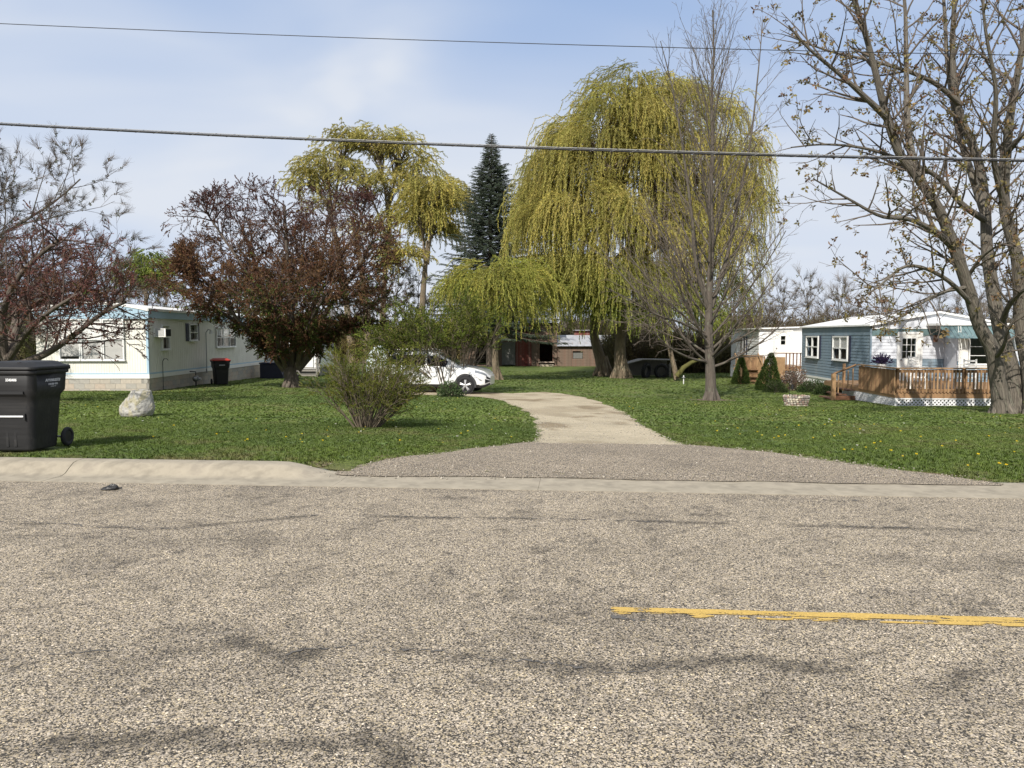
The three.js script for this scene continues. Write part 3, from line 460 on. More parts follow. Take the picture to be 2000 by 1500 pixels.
// --- the big budding maple by the deck ---
{
  const t = woody('maple_tree', 'large many stemmed maple with brown buds beside the wooden deck', 'tree', null, bark.maple, bark.twigGrey), R = rng(301), b = [14.0, gh(14.0, -21.4), -21.4];
  const limbs = [
    { p: [[13.663,-0.549,-21.300], [13.420,0.399,-21.200], [13.106,1.251,-21.000], [12.715,1.808,-20.900], [12.150,2.894,-20.600], [11.587,3.862,-20.300], [10.985,4.820,-20.000], [10.409,5.457,-19.800], [9.726,6.165,-19.600], [9.282,6.979,-19.400], [8.878,8.014,-19.200], [8.598,8.757,-19.100], [8.218,9.642,-19.000], [7.803,10.665,-18.900]], r0: 0.235, r1: 0.04, n: 'trunk' },
    { p: [[14.313,-0.619,-21.700], [14.171,0.371,-21.700], [13.967,1.095,-21.700], [13.750,1.816,-21.700], [13.551,2.970,-21.800], [13.429,3.983,-21.900], [13.445,5.230,-22.100], [13.326,6.549,-22.300], [12.841,7.810,-22.400], [12.671,8.816,-22.500], [12.629,9.953,-22.600], [12.643,11.166,-22.600], [12.523,12.863,-22.600]], r0: 0.27, r1: 0.045, n: 'trunk' },
    { p: [[14.483,-0.625,-21.200], [14.436,0.394,-21.300], [14.330,1.102,-21.400], [14.224,1.814,-21.500], [13.853,3.601,-21.200], [13.301,5.050,-21.000], [13.171,6.444,-20.800], [13.119,7.536,-20.600], [13.191,8.449,-20.500], [13.352,9.978,-20.400], [13.558,11.163,-20.200]], r0: 0.27, r1: 0.045, n: 'trunk' },
    { p: [[13.407,4.999,-22.000], [13.091,6.168,-22.200], [12.895,7.489,-22.600], [12.740,9.474,-23.000], [12.718,11.462,-23.300], [12.535,12.678,-23.400]], r0: 0.13, r1: 0.03 },
    { p: [[10.409,5.457,-19.800], [10.329,6.292,-20.200], [10.395,7.311,-20.600], [10.526,8.763,-21.000], [10.650,10.388,-21.400], [10.603,11.556,-21.600]], r0: 0.13, r1: 0.03 },
    { p: [[9.282,6.979,-19.400], [8.555,7.354,-19.000], [7.754,7.766,-18.600], [6.862,8.212,-18.200], [6.307,8.652,-18.000]], r0: 0.09, r1: 0.018 },
    { p: [[13.398,4.856,-22.000], [12.455,5.202,-21.500], [11.448,5.867,-21.000], [10.169,6.180,-20.400], [9.043,6.374,-20.000], [7.832,6.379,-19.600], [6.892,6.232,-19.300]], r0: 0.10, r1: 0.016 },
    { p: [[11.587,3.862,-20.300], [10.788,4.194,-19.700], [9.704,4.437,-19.000], [8.729,4.419,-18.400], [7.817,4.732,-18.000], [6.821,5.119,-17.600]], r0: 0.10, r1: 0.016 },
    { p: [[12.828,8.169,-22.400], [11.904,8.613,-22.000], [10.902,8.830,-21.600], [9.656,8.992,-21.200], [8.384,9.090,-20.800], [7.153,9.334,-20.400]], r0: 0.09, r1: 0.016 },
    { p: [[12.495,2.358,-20.800], [11.068,3.112,-19.900], [9.781,3.311,-19.200], [8.908,2.781,-18.800], [8.224,2.396,-18.500]], r0: 0.075, r1: 0.014 },
    { p: [[12.150,2.894,-20.600], [10.952,2.654,-19.900], [9.921,2.153,-19.400], [9.033,1.789,-19.000]], r0: 0.06, r1: 0.012 },
    { p: [[13.750,1.816,-21.700], [13.327,2.487,-20.600], [13.252,2.844,-19.800], [13.476,3.059,-19.200]], r0: 0.10, r1: 0.02 },
    { p: [[13.301,5.050,-21.000], [12.448,6.292,-20.200], [12.020,7.630,-19.500], [11.408,8.923,-19.000], [11.120,10.029,-18.800]], r0: 0.10, r1: 0.02 },
    { p: [[13.171,6.444,-20.800], [13.089,6.760,-20.000], [13.435,7.410,-19.600]], r0: 0.09, r1: 0.02 },
    { p: [[13.263,0.968,-21.100], [12.938,1.372,-20.200], [12.770,1.797,-19.800], [12.821,2.156,-19.500]], r0: 0.08, r1: 0.02 },
    { p: [[12.140,3.165,-20.600], [12.102,3.635,-19.900], [12.173,3.838,-19.400], [12.293,3.916,-19.000]], r0: 0.06, r1: 0.014 },
  ];
  const c = { max: 3, seg: [0.4, 0.3, 0.22, 0.16], wig: [0.1, 0.16, 0.2, 0.25], trop: [0.05, 0.12, 0.12, 0.1], dens: [0, 2.0, 2.6], f0: [0.1, 0.12, 0.1], ang: [0.9, 0.85, 0.8], len: [0.4, 0.5, 0.5], rad: [0.6, 0.55, 0.55], min: 0.0045, lmin: 0.16 };
  limbs.forEach((q, i) => {
    const pts = spline(q.p), mb = new MB(), rr = taper(pts.length, q.r0, q.r1, 0.75); if (q.n) { rr[0] *= 1.25; rr[1] *= 1.12; pts[0].y -= 0.25; flare(pts, rr, b[1], 12, mb, 310 + i); } else mb.tube(pts, rr, 8);
    mb.build(q.n || 'limb', bark.maple, t.o);
    const L = pts.reduce((a, p, k) => k ? a + p.distanceTo(pts[k - 1]) : 0, 0), n = Math.round(L * 3.2), f0 = q.n ? 0.3 : 0.12;
    for (let k = 0; k < n; k++) {
      const f = f0 + (1 - f0) * (k + R()) / n, p = at(pts, f), d = dirAt(pts, f), an = 0.75 * (0.7 + 0.7 * R()), cd = d.clone().multiplyScalar(Math.cos(an)).addScaledVector(perp(d, R() * 6.28), Math.sin(an)); cd.y += 0.15; cd.normalize();
      const rad = mix(q.r0, q.r1, f); grow(p, cd, (0.7 + 1.7 * R()) * (1.15 - 0.5 * f), Math.min(0.035, rad * 0.35 + 0.008), 1, c, t.out, R);
    }
  });
  finishWood(t);
  const im = new Inst(GEO().bud, LM.crab), cols = [[0.22, 0.155, 0.075], [0.25, 0.18, 0.085], [0.18, 0.155, 0.06], [0.18, 0.105, 0.065], [0.22, 0.185, 0.075]];
  for (const tip of t.out.tips) for (let s = 0; s < 4; s++) { if (R() < 0.58) continue; const f = s ? 0.2 + 0.75 * R() : 1, d = dirAt(tip, f).addScaledVector(rv(R), 0.8); d.y -= 0.3; d.normalize(); const q = 0.10 + 0.07 * R(); im.add(at(tip, f), d, q, q, vary(cols[R() * 5 | 0], R, 0.3), R); }
  im.build('leaves', t.o); cleared.push([14.2, -21.4, 1.1]);
}
// --- the leafless maple in the middle of the right lawn ---
{
  const base = [7.511,-28.940], by = gh(...base), bz = base[1], t = woody('maple_tree', 'leafless maple with fanned grey branches standing on the lawn right of the drive', 'tree', null, bark.grey, bark.twigGrey), R = rng(401);
  const D = -bz; const pts = spline([[base[0], by - 0.2, bz], [7.489,-0.134,-28.900], [7.436,0.735,-28.900], [7.379,1.888,-28.900], [7.393,3.416,-28.900], [7.441,5.123,-28.900], [7.375,6.817,-28.900], [7.423,8.498,-28.900], [7.358,10.167,-28.900], [7.406,11.824,-28.900], [7.341,13.469,-28.900]]), mb = new MB(), rr = taper(pts.length, 0.255, 0.02, 0.65); rr[0] *= 1.2; rr[1] *= 1.1; flare(pts, rr, by, 12, mb, 402); mb.build('trunk', bark.grey, t.o);
  const c = { max: 3, seg: [0.5, 0.4, 0.3, 0.2], wig: [0.05, 0.07, 0.1, 0.14], trop: [0.10, 0.15, 0.2, 0.2], dens: [2.4, 3.0, 3.2], f0: [0.12, 0.12, 0.1], ang: [0.5, 0.55, 0.55], len: [0.4, 0.45, 0.5], rad: [0.5, 0.55, 0.6], min: 0.0045, lmin: 0.25 };
  const N = 62;
  for (let k = 0; k < N; k++) {
    const f = 0.16 + 0.8 * k / N, p = at(pts, f), az = k * 2.4 + R() * 0.5, el = mix(0.3, 1.28, Math.pow(k / N, 0.5)) + (R() - 0.5) * 0.2, L = mix(5.0, 1.8, Math.pow(k / N, 1.2)) * (0.75 + 0.5 * R()) * (k < 4 ? 0.75 : 1), d = V(Math.cos(az) * Math.cos(el), Math.sin(el), Math.sin(az) * Math.cos(el));
    const pr = { wood: [new MB(), t.out.wood[1], t.out.wood[2], t.out.wood[3], t.out.wood[4]], tips: t.out.tips }; grow(p, d, L, mix(0.052, 0.016, k / N), 0, c, pr, R); pr.wood[0].build('limb', bark.grey, t.o);
  }
  for (const list of [[[7.400,0.600,-28.900], [6.579,0.756,-28.200], [5.657,1.145,-27.400], [5.084,1.600,-27.000], [4.649,2.078,-26.700]], [[7.424,1.504,-28.900], [6.141,2.064,-28.000], [5.240,2.267,-27.200], [4.236,2.745,-26.600], [3.101,3.234,-26.000]], [[7.552,0.735,-28.900], [8.102,1.318,-28.300], [9.172,2.058,-27.600], [9.750,2.591,-27.200]], [[7.389,2.462,-28.900], [6.788,4.140,-28.500], [6.542,5.774,-28.200], [6.149,8.103,-28.000], [5.712,10.196,-27.800], [5.200,11.889,-27.600]], [[7.482,2.653,-28.900], [8.135,4.596,-29.300], [8.573,6.559,-29.600], [9.107,8.930,-29.900], [9.413,11.483,-30.100], [9.597,13.622,-30.200]]]) {
    const q = spline(list), m2 = new MB(); m2.tube(q, taper(q.length, list.length > 5 ? 0.085 : 0.055, 0.012), 7); m2.build('limb', bark.grey, t.o);
    const L = q.reduce((a, p, k) => k ? a + p.distanceTo(q[k - 1]) : 0, 0); for (let k = 0; k < L * 2.4; k++) { const f = 0.15 + 0.85 * R(), d = dirAt(q, f), an = 0.5 + 0.4 * R(), cd = d.clone().multiplyScalar(Math.cos(an)).addScaledVector(perp(d, R() * 6.28), Math.sin(an)).normalize(); grow(at(q, f), cd, 0.7 + 1.3 * R(), 0.016, 1, c, t.out, R); }
  }
  finishWood(t); cleared.push([base[0], bz, 0.62]);
  const lm = new MB(); for (const tip of t.out.tips) if (R() < 0.5) leaf(lm, tip[tip.length - 1], dirAt(tip, 1), 0.03, 0.018, vary([0.16, 0.10, 0.07], R), R); stuff(lm.build('buds', leafMat(0.2), t.o));
  const sm_ = mottled([0.13, 0.09, 0.065], 0.35, 0.98, { tile: 0.7, bump: 0.02, seed: 65 });
  const ring = []; for (let k = 0; k < 24; k++) { const a = k / 24 * 6.283, q = 0.75 + 0.25 * hash2(k, 4); ring.push([base[0] + Math.cos(a) * q * 1.05, bz + Math.sin(a) * q]); }
  tag(drape(ring, 0.1, () => 0.012, () => [1, 1, 1], 0.3).build('mulch_ring', sm_), 'ring of bare brown soil at the foot of the leafless maple', 'soil', null, 'structure');
}
// --- crab apples: dark red leaves, spreading vase of limbs ---
function crabapple(label, base, limbs, trunk, env, seed, leafN, mulch, lo) {
  const t = woody('crabapple_tree', label, 'tree', null, bark.crab, bark.twigRed), R = rng(seed), by = gh(base[0], base[1]); const mb = new MB(), tp = spline(trunk, 10), rr = taper(tp.length, lo.r, lo.r * 0.85); rr[0] *= 1.3; rr[1] *= 1.12; tp[0].y -= 0.2; flare(tp, rr, by, 12, mb, seed + 1); mb.build('trunk', bark.crab, t.o);
  const inside = p => { const [cx, cy, cz, rx, ry, rz] = env, u = (p.x - cx) / rx, v = (p.y - cy) / ry, w = (p.z - cz) / rz, n = 0.16 * (vnoise(p.x * 0.9, p.y * 0.9 + p.z * 0.7, seed) - 0.5) * 2; return v > (lo.cut ?? -2) && u * u + Math.pow(Math.abs(v), v < 0 ? 2.6 : 2) + w * w < 1 + n; };
  const c = { max: 3, seg: [0.35, 0.28, 0.2, 0.15], wig: [0.1, 0.14, 0.16, 0.18], trop: [0.03, 0.05, 0.12, 0.14], dens: [2.1, 2.7, 4.2], f0: [0.22, 0.15, 0.1], ang: [0.8, 0.8, 0.7], len: [0.5, 0.5, 0.6], rad: [0.55, 0.5, 0.5], min: 0.006, lmin: 0.22, inside: lo.free ? null : inside, leafLevels: 1 };
  for (const q of limbs) { const out = { wood: [new MB(), t.out.wood[1], t.out.wood[2], t.out.wood[3], t.out.wood[4]], tips: t.out.tips }; const p = spline(q.p); out.wood[0].tube(p, taper(p.length, q.r, q.r * 0.3, 0.8), 8); out.wood[0].build('limb', bark.crab, t.o); const L = p.reduce((a, v, k) => k ? a + v.distanceTo(p[k - 1]) : 0, 0); const n = Math.round(L * lo.d); for (let k = 0; k < n; k++) { const f = 0.2 + 0.8 * (k + R()) / n, d = dirAt(p, f), an = 0.85 * (0.6 + 0.8 * R()), cd = d.clone().multiplyScalar(Math.cos(an)).addScaledVector(perp(d, R() * 6.28), Math.sin(an)); cd.y += 0.12; cd.normalize(); grow(at(p, f), cd, (0.9 + 1.6 * R()) * lo.k, 0.03, 1, c, t.out, R); } }
  finishWood(t); const im = new Inst(GEO().crab, LM.crab), [cx, cy, cz, rx, ry, rz] = env;
  for (const tip of t.out.tips) for (let k = 0, n = Math.round(leafN * (0.5 + R())); k < n; k++) {
    const f = R(), p = at(tip, f), h = (p.y - cy) / ry; if (R() < 0.62 * sm(-0.15, 0.75, h)) continue; const green = sm(0.0, -0.75, h + (vnoise(p.x * 0.8, p.z * 0.8 + p.y, seed + 3) - 0.5) * 0.9); let cc = mix3(R() < 0.5 ? [0.125, 0.060, 0.032] : [0.15, 0.088, 0.040], [0.082, 0.036, 0.034], sm(0.1, 0.7, h) * 0.8); if (R() < green * lo.green) cc = R() < 0.5 ? [0.07, 0.10, 0.018] : [0.10, 0.125, 0.028];
    if (lo.tint && R() < 0.7) cc = lo.tint; const d = dirAt(tip, f).addScaledVector(rv(R), 0.7).normalize(), q = (lo.spray || 0.3) * (0.7 + 0.6 * R()); im.add(p, d, q, q, vary(cc, R, 0.3), R);
  }
  im.build('leaves', t.o); return t.o;
}
{
  const D = 33; const L = (r, ...p) => ({ r, p });
  crabapple('broad crab apple with dark red leaves beside the long cream home', [-9.470,-32.960], [
    L(0.17, [-9.776,0.128,-33.000], [-10.209,0.841,-32.600], [-10.856,1.706,-32.000], [-11.680,2.433,-31.400], [-12.650,2.934,-31.000]),
    L(0.17, [-9.642,0.216,-33.000], [-9.991,1.269,-33.200], [-10.594,2.824,-33.600], [-11.247,4.631,-34.000], [-11.952,6.439,-34.200]),
    L(0.14, [-9.688,0.128,-33.000], [-10.397,1.488,-33.600], [-11.943,2.861,-34.600], [-13.601,4.057,-35.400], [-15.224,5.517,-36.000]),
    L(0.15, [-9.465,0.282,-33.000], [-9.224,1.708,-32.400], [-9.092,3.377,-31.600], [-9.009,5.176,-31.000], [-9.022,6.760,-30.800]),
    L(0.14, [-9.289,0.260,-33.000], [-8.933,1.600,-33.400], [-8.682,3.288,-34.000], [-8.414,5.118,-34.400], [-8.206,6.946,-34.600]),
    L(0.16, [-9.203,0.172,-33.000], [-8.577,1.058,-32.600], [-7.976,2.131,-32.000], [-7.079,3.262,-31.400], [-6.153,4.363,-31.000], [-5.489,5.455,-30.800]),
    L(0.13, [-9.160,0.128,-33.000], [-8.687,0.818,-33.600], [-8.123,1.714,-34.400], [-6.974,2.528,-35.000], [-5.633,3.591,-35.400]),
    L(0.12, [-9.509,0.260,-33.000], [-10.014,1.486,-34.200], [-10.039,3.132,-35.600], [-9.919,5.342,-36.600], [-9.751,7.317,-37.000]),
    L(0.12, [-9.687,0.172,-33.000], [-9.576,1.075,-31.600], [-9.172,2.097,-30.000], [-8.978,3.030,-28.800]),
    L(0.12, [-9.246,0.216,-33.000], [-8.626,1.285,-31.600], [-7.825,2.301,-30.200], [-6.969,3.242,-29.200]),
    L(0.11, [-9.776,0.128,-33.000], [-10.230,1.068,-32.000], [-10.779,2.107,-30.600], [-11.382,3.265,-29.600], [-12.170,4.203,-29.200]),
    L(0.10, [-9.160,0.128,-33.000], [-8.347,1.381,-33.000], [-7.021,1.928,-33.000], [-5.736,2.261,-33.200]),
    L(0.10, [-9.421,0.260,-33.000], [-8.996,1.928,-33.000], [-7.441,4.506,-32.600], [-6.409,6.184,-32.400], [-6.038,7.203,-32.200]),
    L(0.10, [-9.553,0.260,-33.000], [-9.798,1.924,-32.600], [-11.151,4.275,-32.400], [-12.391,6.184,-32.400], [-12.802,6.817,-32.400]),
  ], [[...[-9.461,-0.711,-33.000]], [-9.498,-0.313,-33.000], [-9.559,-0.049,-33.000], [-9.509,0.260,-33.000]], [...[-9.781,4.541,-33.000], 5.9, 3.5, 4.8], 501, 3.4, true, { r: 0.28, d: 4.2, k: 1.0, green: 0.42, spray: 0.31, cut: -0.58 });
  // the second one, behind the near wheeled bin
  crabapple('sparse crab apple with pinkish buds and a low arching branch behind the near wheeled bin', [-15.341,-23.500], [
    L(0.12, [-13.573,0.796,-21.200], [-12.783,1.135,-21.200], [-11.874,1.670,-21.000], [-11.051,2.193,-20.800], [-10.320,2.487,-20.600]),
    L(0.12, [-13.852,0.895,-21.200], [-13.937,1.672,-21.600], [-13.727,2.402,-22.000], [-13.068,2.860,-22.400], [-12.541,3.033,-22.800]),
    L(0.12, [-13.990,0.965,-21.200], [-13.750,2.083,-20.800], [-13.108,3.016,-20.400], [-12.351,3.666,-20.200], [-11.617,4.103,-20.000]),
    L(0.11, [-14.061,0.965,-21.200], [-14.849,2.104,-21.700], [-15.581,3.287,-22.200], [-15.528,4.330,-22.400]),
    L(0.10, [-13.922,0.909,-21.200], [-12.750,1.803,-20.400], [-11.579,2.314,-19.600], [-10.637,2.674,-19.100]),
    L(0.10, [-14.019,0.965,-21.200], [-14.251,1.668,-20.600], [-14.616,2.336,-20.200]),
    L(0.10, [-13.956,1.107,-21.200], [-14.402,2.423,-22.600], [-14.214,3.549,-23.600], [-13.597,4.075,-24.200]),
  ], [[-13.874,-0.311,-21.200], [-13.878,0.257,-21.200], [-13.917,0.682,-21.200], [-13.928,1.107,-21.200]], [...[-13.487,2.932,-21.200], 3.8, 3.0, 3.3], 531, 2.6, false, { r: 0.16, d: 5, k: 0.8, green: 0.15, spray: 0.2, tint: [0.17, 0.075, 0.062] });
}
// --- generic leafless or budding trees ---
function bareTree(name, label, base, H, spread, seed, o) {
  const t = woody(name, label, 'tree', null, o.bark || bark.grey, o.twig || bark.twigGrey, o), R = rng(seed), y = gh(base[0], base[1]), mb = new MB(), lean = V((R() - 0.5) * 0.1 + (o.lean || 0), 1, (R() - 0.5) * 0.1), tp = [], n = 8; let p = V(base[0], y - 0.2, base[1]); for (let i = 0; i <= n; i++) { tp.push(p.clone()); lean.addScaledVector(rv(R), 0.07); lean.y = 1; p.addScaledVector(lean.clone().normalize(), H * 0.8 / n); } const r = o.r || H * 0.018; const rr = taper(tp.length, r, r * 0.15); rr[0] *= 1.3; mb.tube(tp, rr, 8); mb.build('trunk', o.bark || bark.grey, t.o);
  const c = { max: 3, seg: [0.8, 0.6, 0.4, 0.3], wig: [0.1, 0.13, 0.16, 0.2], trop: [0.06, 0.09, 0.1, 0.1], dens: o.dens || [1.0, 1.3, 1.6], f0: [0.2, 0.15, 0.1], ang: [0.7, 0.7, 0.7], len: [0.5, 0.5, 0.55], rad: [0.5, 0.55, 0.6], min: o.min || 0.012, lmin: 0.3, inside: o.inside };
  const N = o.n || 20; for (let k = 0; k < N; k++) { const f = (o.f0 || 0.22) + (0.98 - (o.f0 || 0.22)) * k / N, az = k * 2.4 + R(), el = mix(o.el0 ?? 0.3, 1.2, k / N) + (R() - 0.5) * 0.3; grow(at(tp, f), V(Math.cos(az) * Math.cos(el), Math.sin(el), Math.sin(az) * Math.cos(el)), spread * mix(1, 0.4, k / N) * (0.7 + 0.6 * R()), r * mix(0.4, 0.15, k / N), 0, c, t.out, R); }
  finishWood(t, 2);
  if (o.fan) { const im = new Inst(GEO().twig, LM.bare); for (const tip of t.out.tips) for (let k = 0; k < 2; k++) { const f = 0.4 + 0.6 * R(), q = o.fan * (0.6 + 0.7 * R()); im.add(at(tip, f), dirAt(tip, f).addScaledVector(rv(R), 0.5).add(V(0, 0.25, 0)).normalize(), q, q * 1.1, vary(o.fanC || [0.14, 0.11, 0.085], R, 0.25), R); } im.build('fine_twigs', t.o); }
  if (o.leaf) { const im = new Inst(o.geo || GEO().bud, LM.crab); for (const tip of t.out.tips) for (let k = 0; k < o.leafN; k++) { const f = R(), d = dirAt(tip, f).addScaledVector(rv(R), 0.8).normalize(), q = o.size * (0.7 + 0.7 * R()); im.add(at(tip, f), d, q, q, vary(o.leaf[R() * o.leaf.length | 0], R, 0.3), R); } im.build('leaves', t.o); }
  return t.o;
}
bareTree('budding_tree', 'tall grey tree with tiny buds reaching in from the left edge', [-24.8, -31], 17.5, 7.2, 601, { r: 0.3, n: 44, min: 0.006, el0: 0.05, f0: 0.14, dens: [1.5, 2.0, 2.4], leaf: [[0.12, 0.115, 0.06], [0.13, 0.095, 0.065], [0.1, 0.11, 0.05]], leafN: 4, size: 0.1, fan: 0.5 });
bareTree('sapling', 'slim budding sapling rising behind the cream home roof', [-26.2, -52], 9.2, 2.0, 611, { r: 0.09, n: 18, el0: 0.8, min: 0.01, leaf: [[0.16, 0.1, 0.08], [0.14, 0.12, 0.06]], leafN: 4, size: 0.14, fan: 0.6 });
bareTree('sapling', 'pale budding sapling close to the green willow far behind the cream home', [-28.2, -54], 8.0, 1.8, 613, { r: 0.08, n: 14, el0: 0.9, min: 0.01, leaf: [[0.16, 0.1, 0.08], [0.14, 0.12, 0.06]], leafN: 3, size: 0.14, fan: 0.6 });

// --- willows: trunks, arching limbs and hanging strands ---
function willow(label, trunks, lobes, seed, o) {
  const t = woody('willow_tree', label, 'tree', null, bark.willow, bark.willowTwig, o), R = rng(seed), D = o.density || 1;
  for (const q of trunks) { const p = spline(q.p), mb = new MB(), rr = taper(p.length, q.r, q.r * 0.4); rr[0] *= 1.35; rr[1] *= 1.12; p[0].y -= 0.2; flare(p, rr, p[0].y + 0.2, 12, mb, seed + 5); mb.build('trunk', q.m || bark.willow, t.o); }
  const im = new Inst(o.geo || GEO().strand, LM.willow), br = new MB();
  lobes.forEach(([c, rx, ry, rz, n, len, low]) => {
    const cx = c[0], cy = c[1], cz = c[2]; let best = trunks[0], bd = 1e9; for (const q of trunks) { const e = q.p[q.p.length - 1], d = Math.hypot(e[0] - cx, e[1] - cy); if (d < bd) { bd = d; best = q; } }
    const e = best.p[best.p.length - 1], s = best.p[best.p.length - 2], st = V(mix(s[0], e[0], R()), mix(s[1], e[1], R()), mix(s[2], e[2], R())), ctr = V(cx, cy, cz); const mid = st.clone().lerp(ctr, 0.5); mid.y += Math.abs(cy - st.y) * 0.15; const lp = spline([[st.x, st.y, st.z], [mid.x, mid.y, mid.z], [cx, cy, cz]], 10); const m2 = new MB(); m2.tube(lp, taper(lp.length, best.r * 0.42, 0.05), 7); m2.build('limb', bark.willow, t.o);
    for (let k = 0; k < n * D; k++) {
      const th = R() * 6.283, ph = Math.acos(mix(1, low ?? -0.2, R())), rad = 0.72 + 0.3 * R(), a = V(cx + rx * rad * Math.sin(ph) * Math.cos(th), cy + ry * rad * Math.cos(ph), cz + rz * rad * Math.sin(ph) * Math.sin(th));
      const st2 = at(lp, 0.4 + 0.6 * R()), md = st2.clone().lerp(a, 0.55); md.y += a.distanceTo(st2) * 0.16; br.tube(spline([[st2.x, st2.y, st2.z], [md.x, md.y, md.z], [a.x, a.y, a.z]], 6), taper(7, 0.05, 0.012), 4);
      const tint = R(), bright = 0.72 + 0.5 * R(), base = mix3(o.c0 || [0.21, 0.215, 0.03], o.c1 || [0.30, 0.265, 0.045], tint).map(v => v * bright), out = a.clone().sub(ctr).setY(0).normalize(), nS = Math.round((o.strands || 16) * (0.7 + 0.6 * R()));
      for (let q = 0; q < nS; q++) {
        const sp = a.clone().add(V((R() - 0.5) * (o.spread || 1.3), (R() - 0.35) * 0.55 * (o.spread || 1.3), (R() - 0.5) * (o.spread || 1.3))), L = len * (0.3 + 0.95 * R() * R() + 0.2 * tint), ns = Math.max(4, Math.round(L / 0.42)), d = out.clone().multiplyScalar(0.75).add(V((R() - 0.5) * 0.8, 0.45, (R() - 0.5) * 0.8)).normalize(), pts = [sp]; let p = sp.clone(); for (let i = 0; i < ns; i++) { d.y -= 0.42; d.x += (R() - 0.5) * 0.3; d.z += (R() - 0.5) * 0.3; d.x *= 0.8; d.z *= 0.8; d.normalize(); p = p.clone().addScaledVector(d, L / ns); if (p.y < gh(p.x, p.z) + (o.clear || 1.6)) break; pts.push(p); }
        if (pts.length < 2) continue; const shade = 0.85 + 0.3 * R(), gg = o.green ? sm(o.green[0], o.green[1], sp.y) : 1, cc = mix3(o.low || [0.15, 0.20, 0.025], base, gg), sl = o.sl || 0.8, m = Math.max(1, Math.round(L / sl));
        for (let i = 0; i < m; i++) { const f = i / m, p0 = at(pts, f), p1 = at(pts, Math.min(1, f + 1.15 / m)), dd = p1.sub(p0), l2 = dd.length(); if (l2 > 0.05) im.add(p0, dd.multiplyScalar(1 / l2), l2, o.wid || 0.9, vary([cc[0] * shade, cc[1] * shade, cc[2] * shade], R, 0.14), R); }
      }
    }
  });
  stuff(br.build('branches', bark.willow, t.o)); im.build('leaves', t.o); return t.o;
}
willow('huge weeping willow on two trunks in front of the red barn', [
  { r: 0.46, p: [[7.182,-1.193,-50.500], [7.103,0.088,-50.500], [7.122,1.768,-50.500], [7.296,4.773,-50.500], [7.662,8.415,-50.500]] },
  { r: 0.44, p: [[6.356,-1.108,-53.500], [6.134,-0.002,-53.500], [5.694,1.778,-53.500], [5.993,4.943,-53.200], [6.465,9.099,-53.000]] },
], [
  [[7.989,16.882,-51.000], 2.8, 2.2, 3.2, 17, 3.0], [[6.276,15.302,-50.000], 2.0, 1.6, 2.6, 11, 2.6], [[9.472,15.943,-50.000], 2.4, 1.8, 2.8, 13, 3.0], [[7.536,14.242,-49.000], 3.4, 2.0, 3, 14, 4.2], [[5.077,14.266,-51.000], 2.2, 2.2, 3, 13, 3.6], [[11.054,15.517,-52.000], 3.0, 2.6, 3.2, 18, 4.6], [[3.621,11.302,-51.000], 2.2, 2.8, 3, 16, 5], [[6.208,11.925,-48.500], 3.6, 3.0, 3, 20, 5], [[9.974,11.715,-49.000], 3.6, 3, 3, 18, 5], [[13.311,12.670,-52.000], 2.5, 2.6, 3.0, 15, 4.4],
  [[14.244,9.893,-51.500], 2.0, 2.6, 2.8, 12, 4.6], [[2.830,8.745,-50.500], 1.8, 2.4, 2.6, 15, 4.6], [[4.228,8.320,-47.500], 2.8, 2.6, 2.4, 18, 4.6], [[7.515,7.876,-46.500], 3, 2.4, 2.4, 16, 4.4], [[10.770,7.765,-48.000], 2.6, 2.4, 2.6, 13, 4.2], [[14.099,6.576,-52.000], 2.0, 2.2, 2.8, 10, 3.8],
  [[2.921,5.162,-49.000], 2.4, 1.8, 2.4, 22, 3.6], [[5.449,4.708,-47.000], 2.8, 1.8, 2.0, 22, 3.4], [[8.030,4.271,-47.500], 2.4, 1.8, 2.0, 18, 3.2], [[10.621,3.422,-50.000], 2.2, 1.6, 2.2, 12, 3.0], [[2.165,4.710,-49.500], 1.5, 1.8, 2.0, 16, 3.4], [[7.373,10.981,-56.000], 5.6, 4.5, 3, 22, 5], [[4.487,3.495,-52.000], 2.4, 1.2, 2, 12, 2.4], [[7.650,3.032,-48.000], 1.6, 1.0, 1.4, 10, 2.4], [[12.843,4.804,-51.000], 2.0, 1.6, 2, 9, 3.0],
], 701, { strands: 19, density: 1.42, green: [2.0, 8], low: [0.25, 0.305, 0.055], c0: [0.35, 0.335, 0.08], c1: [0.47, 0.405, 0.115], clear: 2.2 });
willow('small weeping willow with a pale cut trunk behind the white car', [{ r: 0.24, p: [[-0.858,-0.998,-44.300], [-0.946,-0.169,-44.300], [-0.974,0.569,-44.300], [-0.884,1.747,-44.300], [-0.647,3.214,-44.300], [-0.440,4.383,-44.300]] }],
  [[[-2.187,4.364,-44.000], 1.4, 0.7, 1.5, 8, 3.0], [[-0.720,4.906,-43.500], 1.5, 0.9, 1.4, 9, 3.4], [[0.295,4.689,-44.500], 1.3, 1.0, 1.4, 8, 3.4], [[-1.418,4.148,-42.800], 1.5, 0.8, 1.2, 8, 3.0], [[-2.931,3.940,-44.200], 0.7, 0.6, 1, 5, 2.4], [[0.000,3.038,-43.400], 1.0, 0.6, 1, 5, 2.2]], 731, { strands: 14, density: 1.15, c0: [0.30, 0.32, 0.06], c1: [0.40, 0.375, 0.085], clear: 1.9 });
